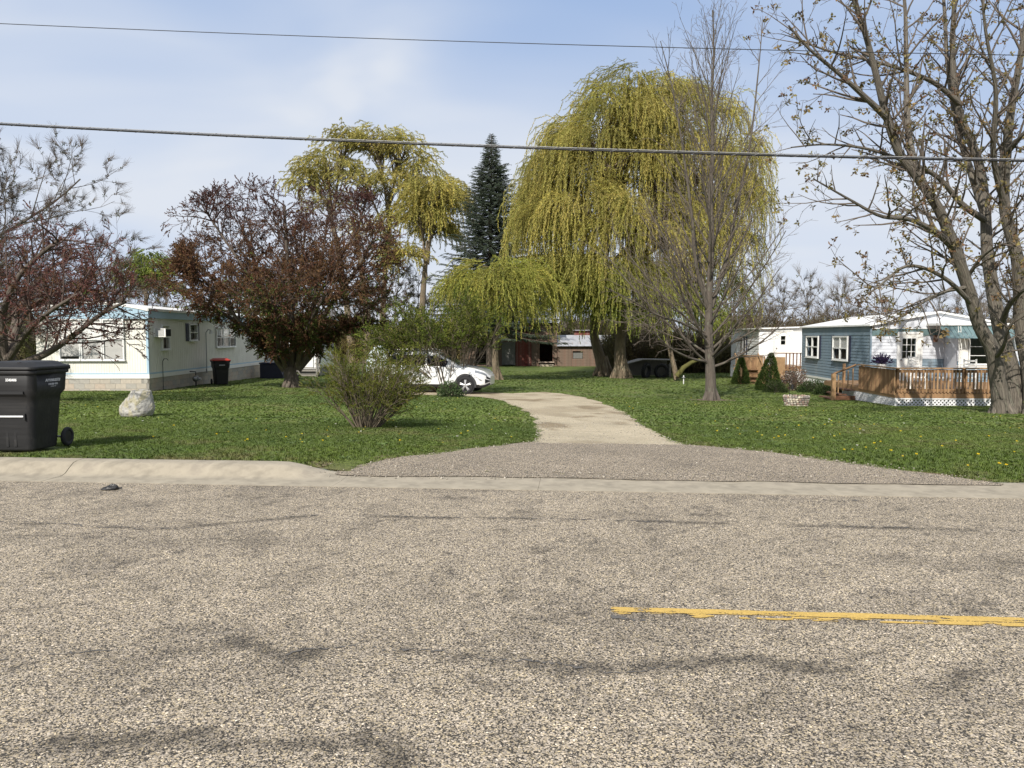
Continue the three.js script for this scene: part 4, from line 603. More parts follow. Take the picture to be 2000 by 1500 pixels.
willow('tall yellow green willow with open branches rising behind the crab apple', [{ r: 0.5, p: [[-16.170,-1.261,-86.000], [-16.226,3.596,-86.000], [-16.784,9.266,-86.000], [-17.572,14.328,-86.000]] }, { r: 0.4, p: [[-14.792,-1.295,-87.000], [-14.553,4.770,-87.000], [-14.090,10.496,-87.000], [-13.464,15.609,-87.000]] }, { r: 0.4, p: [[-17.775,-1.261,-86.000], [-18.693,7.003,-86.000], [-19.352,12.516,-85.000], [-20.143,15.840,-85.000]] }],
  [[[-20.321,19.909,-86.000], 2.6, 1.8, 3, 16, 1.9], [[-18.239,22.647,-87.000], 2.4, 1.5, 3, 15, 1.7], [[-14.754,22.437,-85.000], 2.6, 1.5, 3, 16, 1.7], [[-11.977,21.806,-87.000], 2.4, 1.8, 3, 15, 2.0], [[-10.173,18.996,-87.000], 1.8, 2.2, 3, 13, 2.4], [[-22.442,17.961,-86.000], 1.5, 2.0, 2.4, 11, 2.2], [[-16.554,18.396,-84.000], 3.4, 1.4, 2, 10, 1.6], [[-13.254,17.308,-84.000], 2.4, 1.6, 2, 9, 1.8], [[-11.336,14.328,-86.000], 2.0, 1.8, 2, 8, 2.2], [[-19.814,16.007,-86.000], 2.2, 1.2, 2, 7, 1.6], [[-15.884,13.206,-86.000], 2.2, 1.6, 2, 5, 1.6], [[-12.507,10.394,-86.000], 1.8, 1.6, 2, 5, 1.8]], 741, { strands: 8, density: 2.9, spread: 2.2, sl: 0.9, wid: 1.2, geo: GEO().strandFar, c0: [0.40, 0.37, 0.10], c1: [0.48, 0.42, 0.13] });
willow('bushy yellow willow leaning against the blue green spruce', [{ r: 0.45, p: [[-9.386,-0.795,-80.000], [-9.354,3.456,-80.000], [-9.115,7.153,-80.000], [-8.662,11.351,-80.000]] }],
  [[[-7.894,15.781,-80.000], 2.2, 1.8, 2.4, 12, 3.6], [[-7.073,16.491,-84.000], 1.4, 1.6, 2, 8, 3.6], [[-9.487,13.961,-80.000], 1.8, 1.6, 2, 8, 3.4], [[-8.312,12.936,-84.000], 1.5, 1.3, 2, 7, 3.2], [[-10.576,9.780,-80.000], 1.6, 1.2, 2, 6, 2.6]], 751, { strands: 10, density: 2.6, spread: 2.0, sl: 1.2, wid: 1.3, geo: GEO().strandFar, c0: [0.38, 0.34, 0.085], c1: [0.46, 0.40, 0.11] });
willow('pale green round willow far beyond the cream home', [{ r: 0.4, p: [[-45.183,1.915,-95.000], [-45.089,5.061,-95.000], [-44.950,7.569,-95.000]] }], [[[-44.947,9.756,-95.000], 2.6, 2.2, 2.4, 15, 2.4], [[-43.605,7.506,-94.000], 2.6, 1.8, 2, 10, 2.4], [[-46.441,8.194,-95.000], 1.8, 1.8, 2, 8, 2.2]], 761, { strands: 18, density: 1.6, sl: 1.2, wid: 1.3, geo: GEO().strandFar, c0: [0.19, 0.24, 0.04], c1: [0.24, 0.28, 0.05] });

// --- blue green spruce ---
{
  const t = woody('spruce_tree', 'dark blue green spruce between the willows', 'tree', null, bark.spruce, bark.twig), R = rng(801), D = 72, top = [-1.885,20.083,-72.000], bot = [-2.113,-1.132,-72.000], H = top[1] - bot[1]; const tp = []; for (let i = 0; i <= 10; i++) tp.push(V(mix(bot[0], top[0], i / 10), mix(bot[1] - 0.2, top[1], i / 10), -72)); const mb = new MB(); mb.tube(tp, taper(11, 0.34, 0.02), 9); mb.build('trunk', bark.spruce, t.o);
  const br = new MB(), im = new Inst(GEO().needle, LM.needle);
  for (let k = 0; k < 400; k++) {
    const f = 0.14 + 0.86 * Math.pow(k / 400, 0.9), y = bot[1] + H * f, az = k * 2.39996 + R() * 0.4, open = 0.55 + 0.75 * vnoise(az * 1.3, f * 14, 805), L = mix(7.8, 0.12, Math.pow((f - 0.14) / 0.86, 0.8)) * open * (f < 0.3 ? 0.7 + f : 1), d = V(Math.cos(az), mix(-0.12, 0.55, f), Math.sin(az)).normalize(), pts = [V(mix(bot[0], top[0], f), y, -72)]; const n = 6; for (let i = 0; i < n; i++) { d.y += i < 3 ? -0.07 : 0.08; d.normalize(); pts.push(pts[i].clone().addScaledVector(d, L / n)); }
    br.tube(pts, taper(pts.length, 0.035, 0.008), 4);
    const ns = Math.round(L * 9) + 4; for (let i = 0; i < ns; i++) { const g = 0.12 + 0.88 * (i + R()) / ns, p = at(pts, g), dd = dirAt(pts, g), sd = V(-dd.z, 0, dd.x).normalize(), w = sd.clone().multiplyScalar((R() < 0.5 ? 1 : -1) * (i === ns - 1 ? 0.1 : 0.75)).addScaledVector(dd, 0.75).add(V(0, -0.15 - 0.35 * R(), 0)).normalize(), l2 = (0.45 + 0.45 * R()) * (1.15 - 0.5 * g) * Math.min(1, L * 0.5 + 0.3); im.add(p, w, l2, Math.min(0.8, l2 * 1.2), vary(R() < 0.5 ? [0.05, 0.066, 0.042] : [0.078, 0.096, 0.066], R, 0.3), R, V(-w.z, 0, w.x).normalize()); }
  }
  stuff(br.build('branches', bark.spruce, t.o)); im.build('needles', t.o);
}
// --- shrubs ---
function shrub(label, c, H, spread, n, seed, cols, o = {}) {
  const t = woody('shrub', label, 'shrub', null, bark.twigPale, bark.twigPale, o), R = rng(seed), y = gh(c[0], c[1]), st = new MB();
  const cf = { max: 2, seg: [0.14, 0.12, 0.1], wig: [0.1, 0.14, 0.18], trop: [o.trop ?? 0.25, 0.3, 0.25], dens: o.dens || [5, 6], f0: [o.bareTo ? 0.42 : 0.28, 0.12], ang: [0.5, 0.65], len: [0.42, 0.45], rad: [0.5, 0.6], min: o.min || 0.003, lmin: 0.12 };
  for (let k = 0; k < n; k++) { const az = R() * 6.283, q = Math.sqrt(R()), lean = q * spread, d = V(Math.cos(az) * lean + (o.lean || 0), 1, Math.sin(az) * lean).normalize(), L = H * (0.72 + 0.4 * R()) * (1 + (o.wide || 0.25) * q), p = V(c[0] + Math.cos(az) * q * (o.foot || 0.16), y - 0.05, c[1] + Math.sin(az) * q * (o.foot || 0.16)); const out = { wood: [st, t.out.wood[1], t.out.wood[2], t.out.wood[2], t.out.wood[2]], tips: t.out.tips }; grow(p, d, L, (o.r || 0.016) * (0.6 + 0.8 * R()), 0, cf, out, R); }
  stuff(st.build('stems', o.stemMat || bark.twigPale, t.o)); finishWood(t); const im = new Inst(o.geo || GEO().shrub, LM.crab);
  for (const tip of t.out.tips) for (let k = 0; k < o.leafN; k++) { const f = R(), d = dirAt(tip, f).addScaledVector(rv(R), 0.55).normalize(), q = o.size * (0.6 + 0.8 * R()); if (o.bareTo && tip[0].y < y + o.bareTo * (0.85 + 0.3 * R()) && tip[0].x > c[0] - 1.1) continue; im.add(at(tip, f), d, q, q, vary(cols[R() * cols.length | 0], R, 0.3), R); }
  im.build('leaves', t.o); return t.o;
}
shrub('vase shaped budding shrub with olive leaves alone on the front lawn', [-2.654,-13.940], 1.1, 0.98, 62, 901, [[0.155, 0.17, 0.024], [0.125, 0.15, 0.02], [0.18, 0.175, 0.03]], { dens: [6, 7], leafN: 4, size: 0.14, lean: 0.08, wide: 0.25, foot: 0.17, r: 0.013 });
shrub('large leafy green shrub hiding the side of the white car', [-2.458,-30.640], 3.05, 0.85, 56, 921, [[0.085, 0.115, 0.016], [0.11, 0.135, 0.02], [0.14, 0.15, 0.03]], { dens: [2.0, 3.0], leafN: 2.5, size: 0.36, lean: -0.28, wide: 0.1, foot: 0.45, r: 0.028, min: 0.005, trop: 0.05, geo: GEO().leafy, bareTo: 1.75 });

// ---------- building helpers (local frame: front faces +z) ----------
const boardGeo = {};
function lapSiding(parent, m, x0, x1, y0, y1, z, turn = 0, course = 0.13, holes = []) {   // each course a board of its own, cut at openings
  const n = Math.round((y1 - y0) / course), h = (y1 - y0) / n, c = Math.cos(turn), s = Math.sin(turn);
  for (let k = 0; k < n; k++) {
    const a = y0 + k * h; let segs = [[x0, x1]]; for (const [p, q, u, v] of holes) if (a + h > u + 0.01 && a < v - 0.01) segs = segs.flatMap(([e, f]) => [[e, Math.min(f, p)], [Math.max(e, q), f]].filter(([e, f]) => f - e > 0.02));
    for (const [e, f] of segs) { const L = f - e, key = L.toFixed(3) + h.toFixed(4), g = boardGeo[key] ??= new MB().quad([0, 0, 0.024], [L, 0, 0.024], [L, h, 0.006], [0, h, 0.006]).quad([0, 0, 0], [L, 0, 0], [L, 0, 0.024], [0, 0, 0.024]).tri([0, 0, 0], [0, 0, 0.024], [0, h, 0.006]).tri([L, 0, 0.024], [L, 0, 0], [L, h, 0.006]).geo(), o = add('siding_board', g, m, parent); o.rotation.y = turn; o.position.set(e * c + z * s, a, -e * s + z * c); }
  }
}
// wall plate with openings: runs along local x from x0 to x1, outside at z = 0
function plate(parent, m, x0, x1, y0, y1, pos, turn, holes = [], th = 0.08) {
  const xs = [...new Set([x0, x1, ...holes.flatMap(h => [h[0], h[1]])])].filter(x => x >= x0 && x <= x1).sort((a, b) => a - b), mb = new MB();
  for (let i = 0; i + 1 < xs.length; i++) { const a = xs[i], b = xs[i + 1], mid = (a + b) / 2; let segs = [[y0, y1]]; for (const [p, q, u, v] of holes) if (mid > p && mid < q) segs = segs.flatMap(([e, f]) => [[e, Math.min(f, u)], [Math.max(e, v), f]].filter(([e, f]) => f - e > 0.001)); for (const [e, f] of segs) mb.box(a, e, -th, b, f, 0); }
  const o = mb.build('wall', m, parent); o.position.set(...pos); o.rotation.y = turn; return o;
}
function shell(g, m, W, Ln, y0, y1, hf = [], hl = [], hr = [], ox = 0) {   // hollow body: front z 0, back -Ln, from x ox to ox + W; hl is along +z, hr along -z
  plate(g, m, ox, ox + W, y0, y1, [0, 0, 0], 0, hf); plate(g, m, 0, W, y0, y1, [ox + W, 0, -Ln], Math.PI); plate(g, m, -Ln + 0.081, -0.081, y0, y1, [ox, 0, 0], -Math.PI / 2, hl); plate(g, m, 0.081, Ln - 0.081, y0, y1, [ox + W, 0, 0], Math.PI / 2, hr);
  bx('floor', M.cedar[2], g, ox + 0.081, y0, -Ln + 0.081, ox + W - 0.081, y0 + 0.1, -0.081); bx('ceiling', M.white, g, ox + 0.081, y1 - 0.05, -Ln + 0.081, ox + W - 0.081, y1 - 0.001, -0.081);
}
// window: Group at lower left corner on the wall, facing +z of its own frame
function windowUnit(parent, pos, turn, w, h, { cols = 1, split = true, blind = 0, back = null, fm = M.trim, fw = 0.05, lowerScreen = true, rows = 0, panes3 = false, shutters = null, sw = 0.3 } = {}) {
  const g = sub('window', parent, pos, turn), d = 0.09;
  if (back) bx('curtain', back, g, 0.03, 0.03, -0.16, w - 0.03, h - 0.03, -0.14);
  const fr = new MB(); fr.box(0, 0, 0.002, fw, h, d).box(w - fw, 0, 0.002, w, h, d).box(fw, 0, 0.002, w - fw, fw, d).box(fw, h - fw, 0.002, w - fw, h, d); const cw = w / cols; for (let k = 1; k < cols; k++) fr.box(cw * k - fw * 0.6, fw, 0.002, cw * k + fw * 0.6, h - fw, d - 0.003); if (split) for (let k = 0; k < cols; k++) fr.box(cw * k + (k ? fw * 0.6 : fw), h / 2 - fw * 0.4, 0.03, cw * (k + 1) - (k < cols - 1 ? fw * 0.6 : fw), h / 2 + fw * 0.4, d - 0.006);
  fr.build('frame', fm, g); new MB().box(-0.03, -0.035, 0.002, w + 0.03, 0.0, d + 0.03).build('sill', fm, g);
  for (let k = 0; k < cols; k++) { const a = cw * k + (k ? fw * 0.6 : fw), b = cw * (k + 1) - (k < cols - 1 ? fw * 0.6 : fw); if (split) { new MB().quad([a, h / 2 + fw * 0.4, 0.066], [b, h / 2 + fw * 0.4, 0.066], [b, h - fw, 0.066], [a, h - fw, 0.066]).build('pane', M.glass, g); new MB().quad([a, fw, 0.05], [b, fw, 0.05], [b, h / 2 - fw * 0.4, 0.05], [a, h / 2 - fw * 0.4, 0.05]).build('pane', lowerScreen ? M.screen : M.glass, g); } else new MB().quad([a, fw, 0.06], [b, fw, 0.06], [b, h - fw, 0.06], [a, h - fw, 0.06]).build('pane', M.glass, g); }
  if (blind) { const mb = new MB(), n = Math.round((h - 2 * fw) * blind / 0.045); for (let k = 0; k < n; k++) { const y = h - fw - 0.045 * (k + 1); for (let c = 0; c < cols; c++) mb.quad([cw * c + fw, y, 0.036], [cw * (c + 1) - fw, y, 0.036], [cw * (c + 1) - fw, y + 0.042, 0.02], [cw * c + fw, y + 0.042, 0.02]); } mb.build('blind', M.blind, g); }
  if (shutters) for (const x of [-sw - 0.01, w + 0.01]) { const mb = new MB().box(x, -0.02, 0.004, x + sw, h + 0.02, 0.03); for (let y = 0.06; y < h - 0.06; y += 0.07) mb.box(x + 0.04, y, 0.028, x + sw - 0.04, y + 0.045, 0.042); mb.build('shutter', shutters, g); }
  return g;
}
function doorUnit(parent, pos, turn, w, h, { win = [0.2, 1.1, 0.7, 1.8], grid = [3, 3], m = M.white } = {}) {
  const g = sub('door', parent, pos, turn); new MB().box(-0.09, 0, 0, 0, h + 0.09, 0.07).box(w, 0, 0, w + 0.09, h + 0.09, 0.07).box(0, h, 0, w, h + 0.09, 0.07).build('frame', M.trim, g);
  const [x0, y0, x1, y1] = win; new MB().box(0, 0, 0.005, w, y0, 0.045).box(0, y1, 0.005, w, h, 0.045).box(0, y0, 0.005, x0, y1, 0.045).box(x1, y0, 0.005, w, y1, 0.045).build('leaf', m, g); 
  const cw = (x1 - x0) / grid[0], ch = (y1 - y0) / grid[1]; for (let i = 0; i < grid[0]; i++) for (let j = 0; j < grid[1]; j++) new MB().quad([x0 + cw * i, y0 + ch * j, 0.03], [x0 + cw * (i + 1), y0 + ch * j, 0.03], [x0 + cw * (i + 1), y0 + ch * (j + 1), 0.03], [x0 + cw * i, y0 + ch * (j + 1), 0.03]).build('pane', M.glass, g);
  const mu = new MB(); for (let i = 0; i <= grid[0]; i++) mu.box(x0 + cw * i - 0.012, y0, 0.028, x0 + cw * i + 0.012, y1, 0.055); for (let j = 0; j <= grid[1]; j++) mu.box(x0 - 0.012, y0 + ch * j - 0.012, 0.029, x1 + 0.012, y0 + ch * j + 0.012, 0.053); mu.build('muntin', M.trim, g);
  const k = new MB(); k.tube([V(0.07, 1.0, 0.04), V(0.07, 1.0, 0.11)], [0.03, 0.035], 8, null, true); k.build('handle', M.greyMetal, g); return g;
}
const blockGeo = new MB().box(0.004, 0.004, -0.06, 0.396, 0.196, 0).geo(), halfGeo = new MB().box(0.004, 0.004, -0.06, 0.196, 0.196, 0).geo();
function blockWall(parent, L, y0, n, pos, turn, seed) { const R = rng(seed), g = sub('block_skirting', parent, pos, turn); bx('mortar', M.mortar, g, 0, y0, -0.07, L, y0 + n * 0.2, -0.006); for (let j = 0; j < n; j++) { let x = 0; if (j % 2) { const o = add('block', halfGeo, M.block[R() * 4 | 0], g); o.position.set(0, y0 + j * 0.2, (R() - 0.5) * 0.006); x = 0.2; } for (; x + 0.399 <= L; x += 0.4) { const o = add('block', blockGeo, M.block[R() * 4 | 0], g); o.position.set(x, y0 + j * 0.2, (R() - 0.5) * 0.006); } if (L - x > 0.15) { const o = add('block', halfGeo, M.block[R() * 4 | 0], g); o.position.set(L - 0.2, y0 + j * 0.2, 0); } } }

// ---------- the cream mobile home on the left ----------
const homeL = thing('mobile_home', 'long cream mobile home with pale blue fascia and block skirting', 'mobile home', [-14.2, -0.585, -30], 0.026);
{
  const W = 4.3, Ln = 17, g = homeL, hf = [0, 1, 2].map(k => [-3.36 + k * 0.84, -2.60 + k * 0.84, 1.25, 2.79]), hr = [[1.18, 1.84, 1.63, 2.59], [4.03, 4.87, 1.98, 2.66], [7.33, 10.02, 1.63, 2.55], [12.23, 13.07, 1.63, 2.55]];
  shell(g, M.cream, W, Ln, 0.5, 2.85, hf, [], hr, -W);
  const ribs = new MB(), cut = (x, holes) => { let q = [[0.73, 2.84]]; for (const [a, b, u, v] of holes) if (x > a - 0.04 && x < b + 0.04) q = q.flatMap(([e, f]) => [[e, u - 0.06], [v + 0.02, f]]).filter(([e, f]) => f > e); return q; };
  for (let x = -W + 0.06; x < -0.05; x += 0.1) for (const [e, f] of cut(x, hf)) ribs.box(x, e, 0, x + 0.022, f, 0.008); for (let z = 0.1; z < Ln - 0.1; z += 0.2) for (const [e, f] of cut(z, hr)) ribs.box(0, e, -z - 0.03, 0.007, f, -z); ribs.build('wall_rib', M.cream, g);
  const bandAt = (name, m, y0, y1, p) => { new MB().box(-W - p, y0, 0, p, y1, p).build(name, m, g); new MB().box(0, y0, -Ln, p, y1, -0.001).build(name, m, g); };
  bandAt('base_trim', M.white, 0.5, 0.66, 0.03); bandAt('blue_stripe', M.paleBlue, 0.662, 0.72, 0.022);
  new MB().box(0.008, 0.722, -0.07, 0.02, 2.84, 0.02).box(-0.07, 0.722, 0.009, 0.007, 2.84, 0.02).build('corner_trim', M.paleBlue, g);
  const top = x => 3.2 + 0.27 * (1 - Math.pow((x + W / 2) / (W / 2 + 0.1), 2));
  const N = 20, fe = new MB(), rf = new MB(), ed = new MB();
  for (let i = 0; i < N; i++) { const a = mix(-W - 0.08, 0.08, i / N), b = mix(-W - 0.08, 0.08, (i + 1) / N); fe.quad([a, 2.83, 0.1], [b, 2.83, 0.1], [b, top(b) - 0.075, 0.1], [a, top(a) - 0.075, 0.1]); fe.quad([a, 2.83, 0], [b, 2.83, 0], [b, 2.83, 0.1], [a, 2.83, 0.1]); rf.quad([a, top(a) + 0.02, 0.13], [b, top(b) + 0.02, 0.13], [b, top(b) + 0.02, -Ln - 0.1], [a, top(a) + 0.02, -Ln - 0.1]); ed.quad([a, top(a) - 0.08, 0.13], [b, top(b) - 0.08, 0.13], [b, top(b) + 0.02, 0.13], [a, top(a) + 0.02, 0.13]); ed.quad([a, top(a) - 0.08, 0.1], [b, top(b) - 0.08, 0.1], [b, top(b) - 0.08, 0.13], [a, top(a) - 0.08, 0.13]); }
  for (let x = -W; x < 0.08; x += 0.09) fe.box(x, 2.835, 0.1, x + 0.015, top(x) - 0.08, 0.106);
  fe.build('fascia', M.paleBlue, g); new MB().box(0, 2.86, -Ln, 0.08, 3.14, 0.0995).build('fascia', M.paleBlue, g); rf.build('roof', M.roofWhite, g); ed.box(0.06, 3.14, -Ln, 0.11, 3.235, 0.13).build('roof_edge', M.white, g);
  blockWall(g, W, -0.1, 3, [-W, 0, 0.0], 0, 11); blockWall(g, Ln, -0.5, 5, [0.0, 0, 0], Math.PI / 2, 12);
  for (let k = 0; k < 3; k++) windowUnit(g, [-3.39 + k * 0.84, 1.22, 0.008], 0, 0.82, 1.6, { blind: k === 0 ? 0.93 : 1 });
  const sx = 0.008, T = Math.PI / 2; // side wall faces +x: local x of a window runs towards -z
  windowUnit(g, [sx, 1.6, -1.15], T, 0.72, 1.02, { blind: 0.5 }); windowUnit(g, [sx, 1.95, -4.0], T, 0.9, 0.74, { shutters: M.navy, sw: 0.3, back: M.curtainPale }); windowUnit(g, [sx, 1.6, -7.3], T, 2.75, 0.98, { cols: 3, blind: 0.42 });
  windowUnit(g, [sx, 1.6, -12.2], T, 0.9, 0.98, {});
}
{ // window air conditioner
  const o = thing('air_conditioner', 'white box air conditioner jutting from the cream home side', 'air conditioner', [-14.2, -0.585, -30], 0.026); const g = o; new MB().box(0.02, 2.12, -0.98, 0.5, 2.46, -0.45).build('case', M.white, g); const v = new MB(); for (let y = 2.16; y < 2.43; y += 0.03) v.box(0.1, y, -0.449, 0.44, y + 0.014, -0.443); v.build('vent', M.greyMetal, g); new MB().box(0.501, 2.15, -0.95, 0.507, 2.43, -0.48).build('coil_panel', M.dark, g);
}
{ // yard lamp on a wall pipe
  const o = thing('wall_lamp', 'small white yard lamp on a thin grey pipe up the cream wall', 'lamp', [-14.2, -0.585, -30], 0.026), z = -5.95; new MB().tube([V(0.06, 0.42, z), V(0.06, 1.4, z), V(0.06, 2.32, z), V(0.16, 2.46, z), V(0.3, 2.42, z)], [0.022, 0.022, 0.022, 0.02, 0.02], 6).build('pipe', M.greyMetal, o); new MB().tube([V(0.3, 2.44, z), V(0.3, 2.36, z), V(0.3, 2.26, z)], [0.04, 0.07, 0.13], 10, null, true).build('shade', M.trim, o);
  new MB().box(0.005, 0.5, z - 0.04, 0.05, 0.62, z + 0.04).build('junction_box', M.greyMetal, o);
}
{ // gas meter
  const p = [-13.85, gh(-13.85, -33.6), -33.6], o = thing('gas_meter', 'small grey gas meter standing against the block skirting', 'gas meter', p, 0.2); new MB().tube([V(0, 0, 0), V(0, 0.28, 0)], [0.03, 0.03], 7).tube([V(0, 0.5, 0), V(0, 0.64, 0), V(-0.25, 0.66, 0)], [0.025, 0.025, 0.025], 7).build('pipe', M.black, o);
  new MB().tube([V(0, 0.34, -0.08), V(0, 0.34, 0.1)], [0.13, 0.13], 14, null, true).build('dial_case', M.greyMetal, o); new MB().tube([V(0, 0.36, 0.1), V(0, 0.36, 0.13)], [0.08, 0.07], 14, null, true).build('dial', M.trim, o); new MB().tube([V(0.17, 0.33, 0), V(0.21, 0.33, 0.06)], [0.06, 0.05], 10, null, true).build('regulator', M.trim, o);
}
{ const z = -1.05, o = new MB().tube([V(0.05, 0, z), V(0.05, 0.7, z), V(0.05, 1.18, z), V(0.07, 1.27, z - 0.1), V(0.07, 1.27, z - 0.35), V(0.07, 1.2, z - 0.48)], [0.014, 0.014, 0.014, 0.014, 0.012, 0.012], 6).build('garden_hook', M.black); o.position.set(-14.15, -0.62, -30); o.rotation.y = 0.026; tag(o, 'thin black garden hook by the corner of the cream home', 'hook'); }
// rear addition with grey steps
const addL = thing('house_addition', 'small white sided addition at the far end of the cream home', 'addition', [-14.6, -0.86, -46], 0.026);
{
  const g = addL; const dh = [[1.95, 2.4, 1.65, 2.3]]; shell(g, M.whiteSide, 2.85, 5, 0.45, 2.95, dh); lapSiding(g, M.whiteSide, 0, 2.85, 0.5, 2.9, 0.001, 0, 0.16, dh); lapSiding(g, M.whiteSide, 0, 5, 0.5, 2.9, 2.851, Math.PI / 2, 0.16); new MB().box(-0.1, 2.952, -5.1, 3.0, 3.08, 0.15).build('roof', M.roofWhite, g); new MB().box(0.02, -0.3, -4.9, 2.8, 0.448, -0.05).build('skirting', M.mortar, g); doorUnit(g, [1.75, 0.55, 0.024], 0, 0.85, 1.98, { win: [0.2, 1.1, 0.65, 1.75], grid: [1, 2] });
}
{
  const o = thing('porch_steps', 'weathered grey wooden steps with a handrail at the white addition', 'steps', [-12.15, gh(-12.1, -45), -45.9], 0.026), W = M.greyWood; for (let k = 0; k < 3; k++) bx('tread', W, o, -0.75, 0.17 * (k + 1) - 0.03, 0.86 - 0.28 * k - 0.28, 0.6, 0.17 * (k + 1), 0.86 - 0.28 * k); for (const x of [-0.74, 0.54]) { new MB().box(x, 0, 0.1, x + 0.05, 0.135, 0.84).box(x, 0.17, 0.03, x + 0.05, 0.30, 0.28).build('stringer', W, o); } for (const z of [0.78, 0.1]) bx('post', W, o, 0.61, -0.05, z, 0.7, z > 0.5 ? 1.0 : 1.35, z + 0.09); new MB().tube([V(0.655, 1.0, 0.86), V(0.655, 1.38, 0.05)], [0.05, 0.05], 5, null, true).build('handrail', W, o); for (const y of [0.35, 0.7]) new MB().tube([V(0.655, y - 0.1, 0.82), V(0.655, y + 0.22, 0.14)], [0.025, 0.025], 4).build('rail', W, o);
}
{ const o = thing('storage_box', 'dark navy covered box beside the crab apple trunk', 'box', [-13.4, gh(-13.4, -43), -43], 0.1), mb = new MB().box(-0.62, 0, -0.4, 0.62, 0.82, 0.4); mb.build('body', mottled([0.012, 0.014, 0.03], 0.3, 0.7, { tile: 1, seed: 71 }), o); new MB().box(-0.66, 0.83, -0.44, 0.66, 0.9, 0.44).build('lid', M.navy, o); }
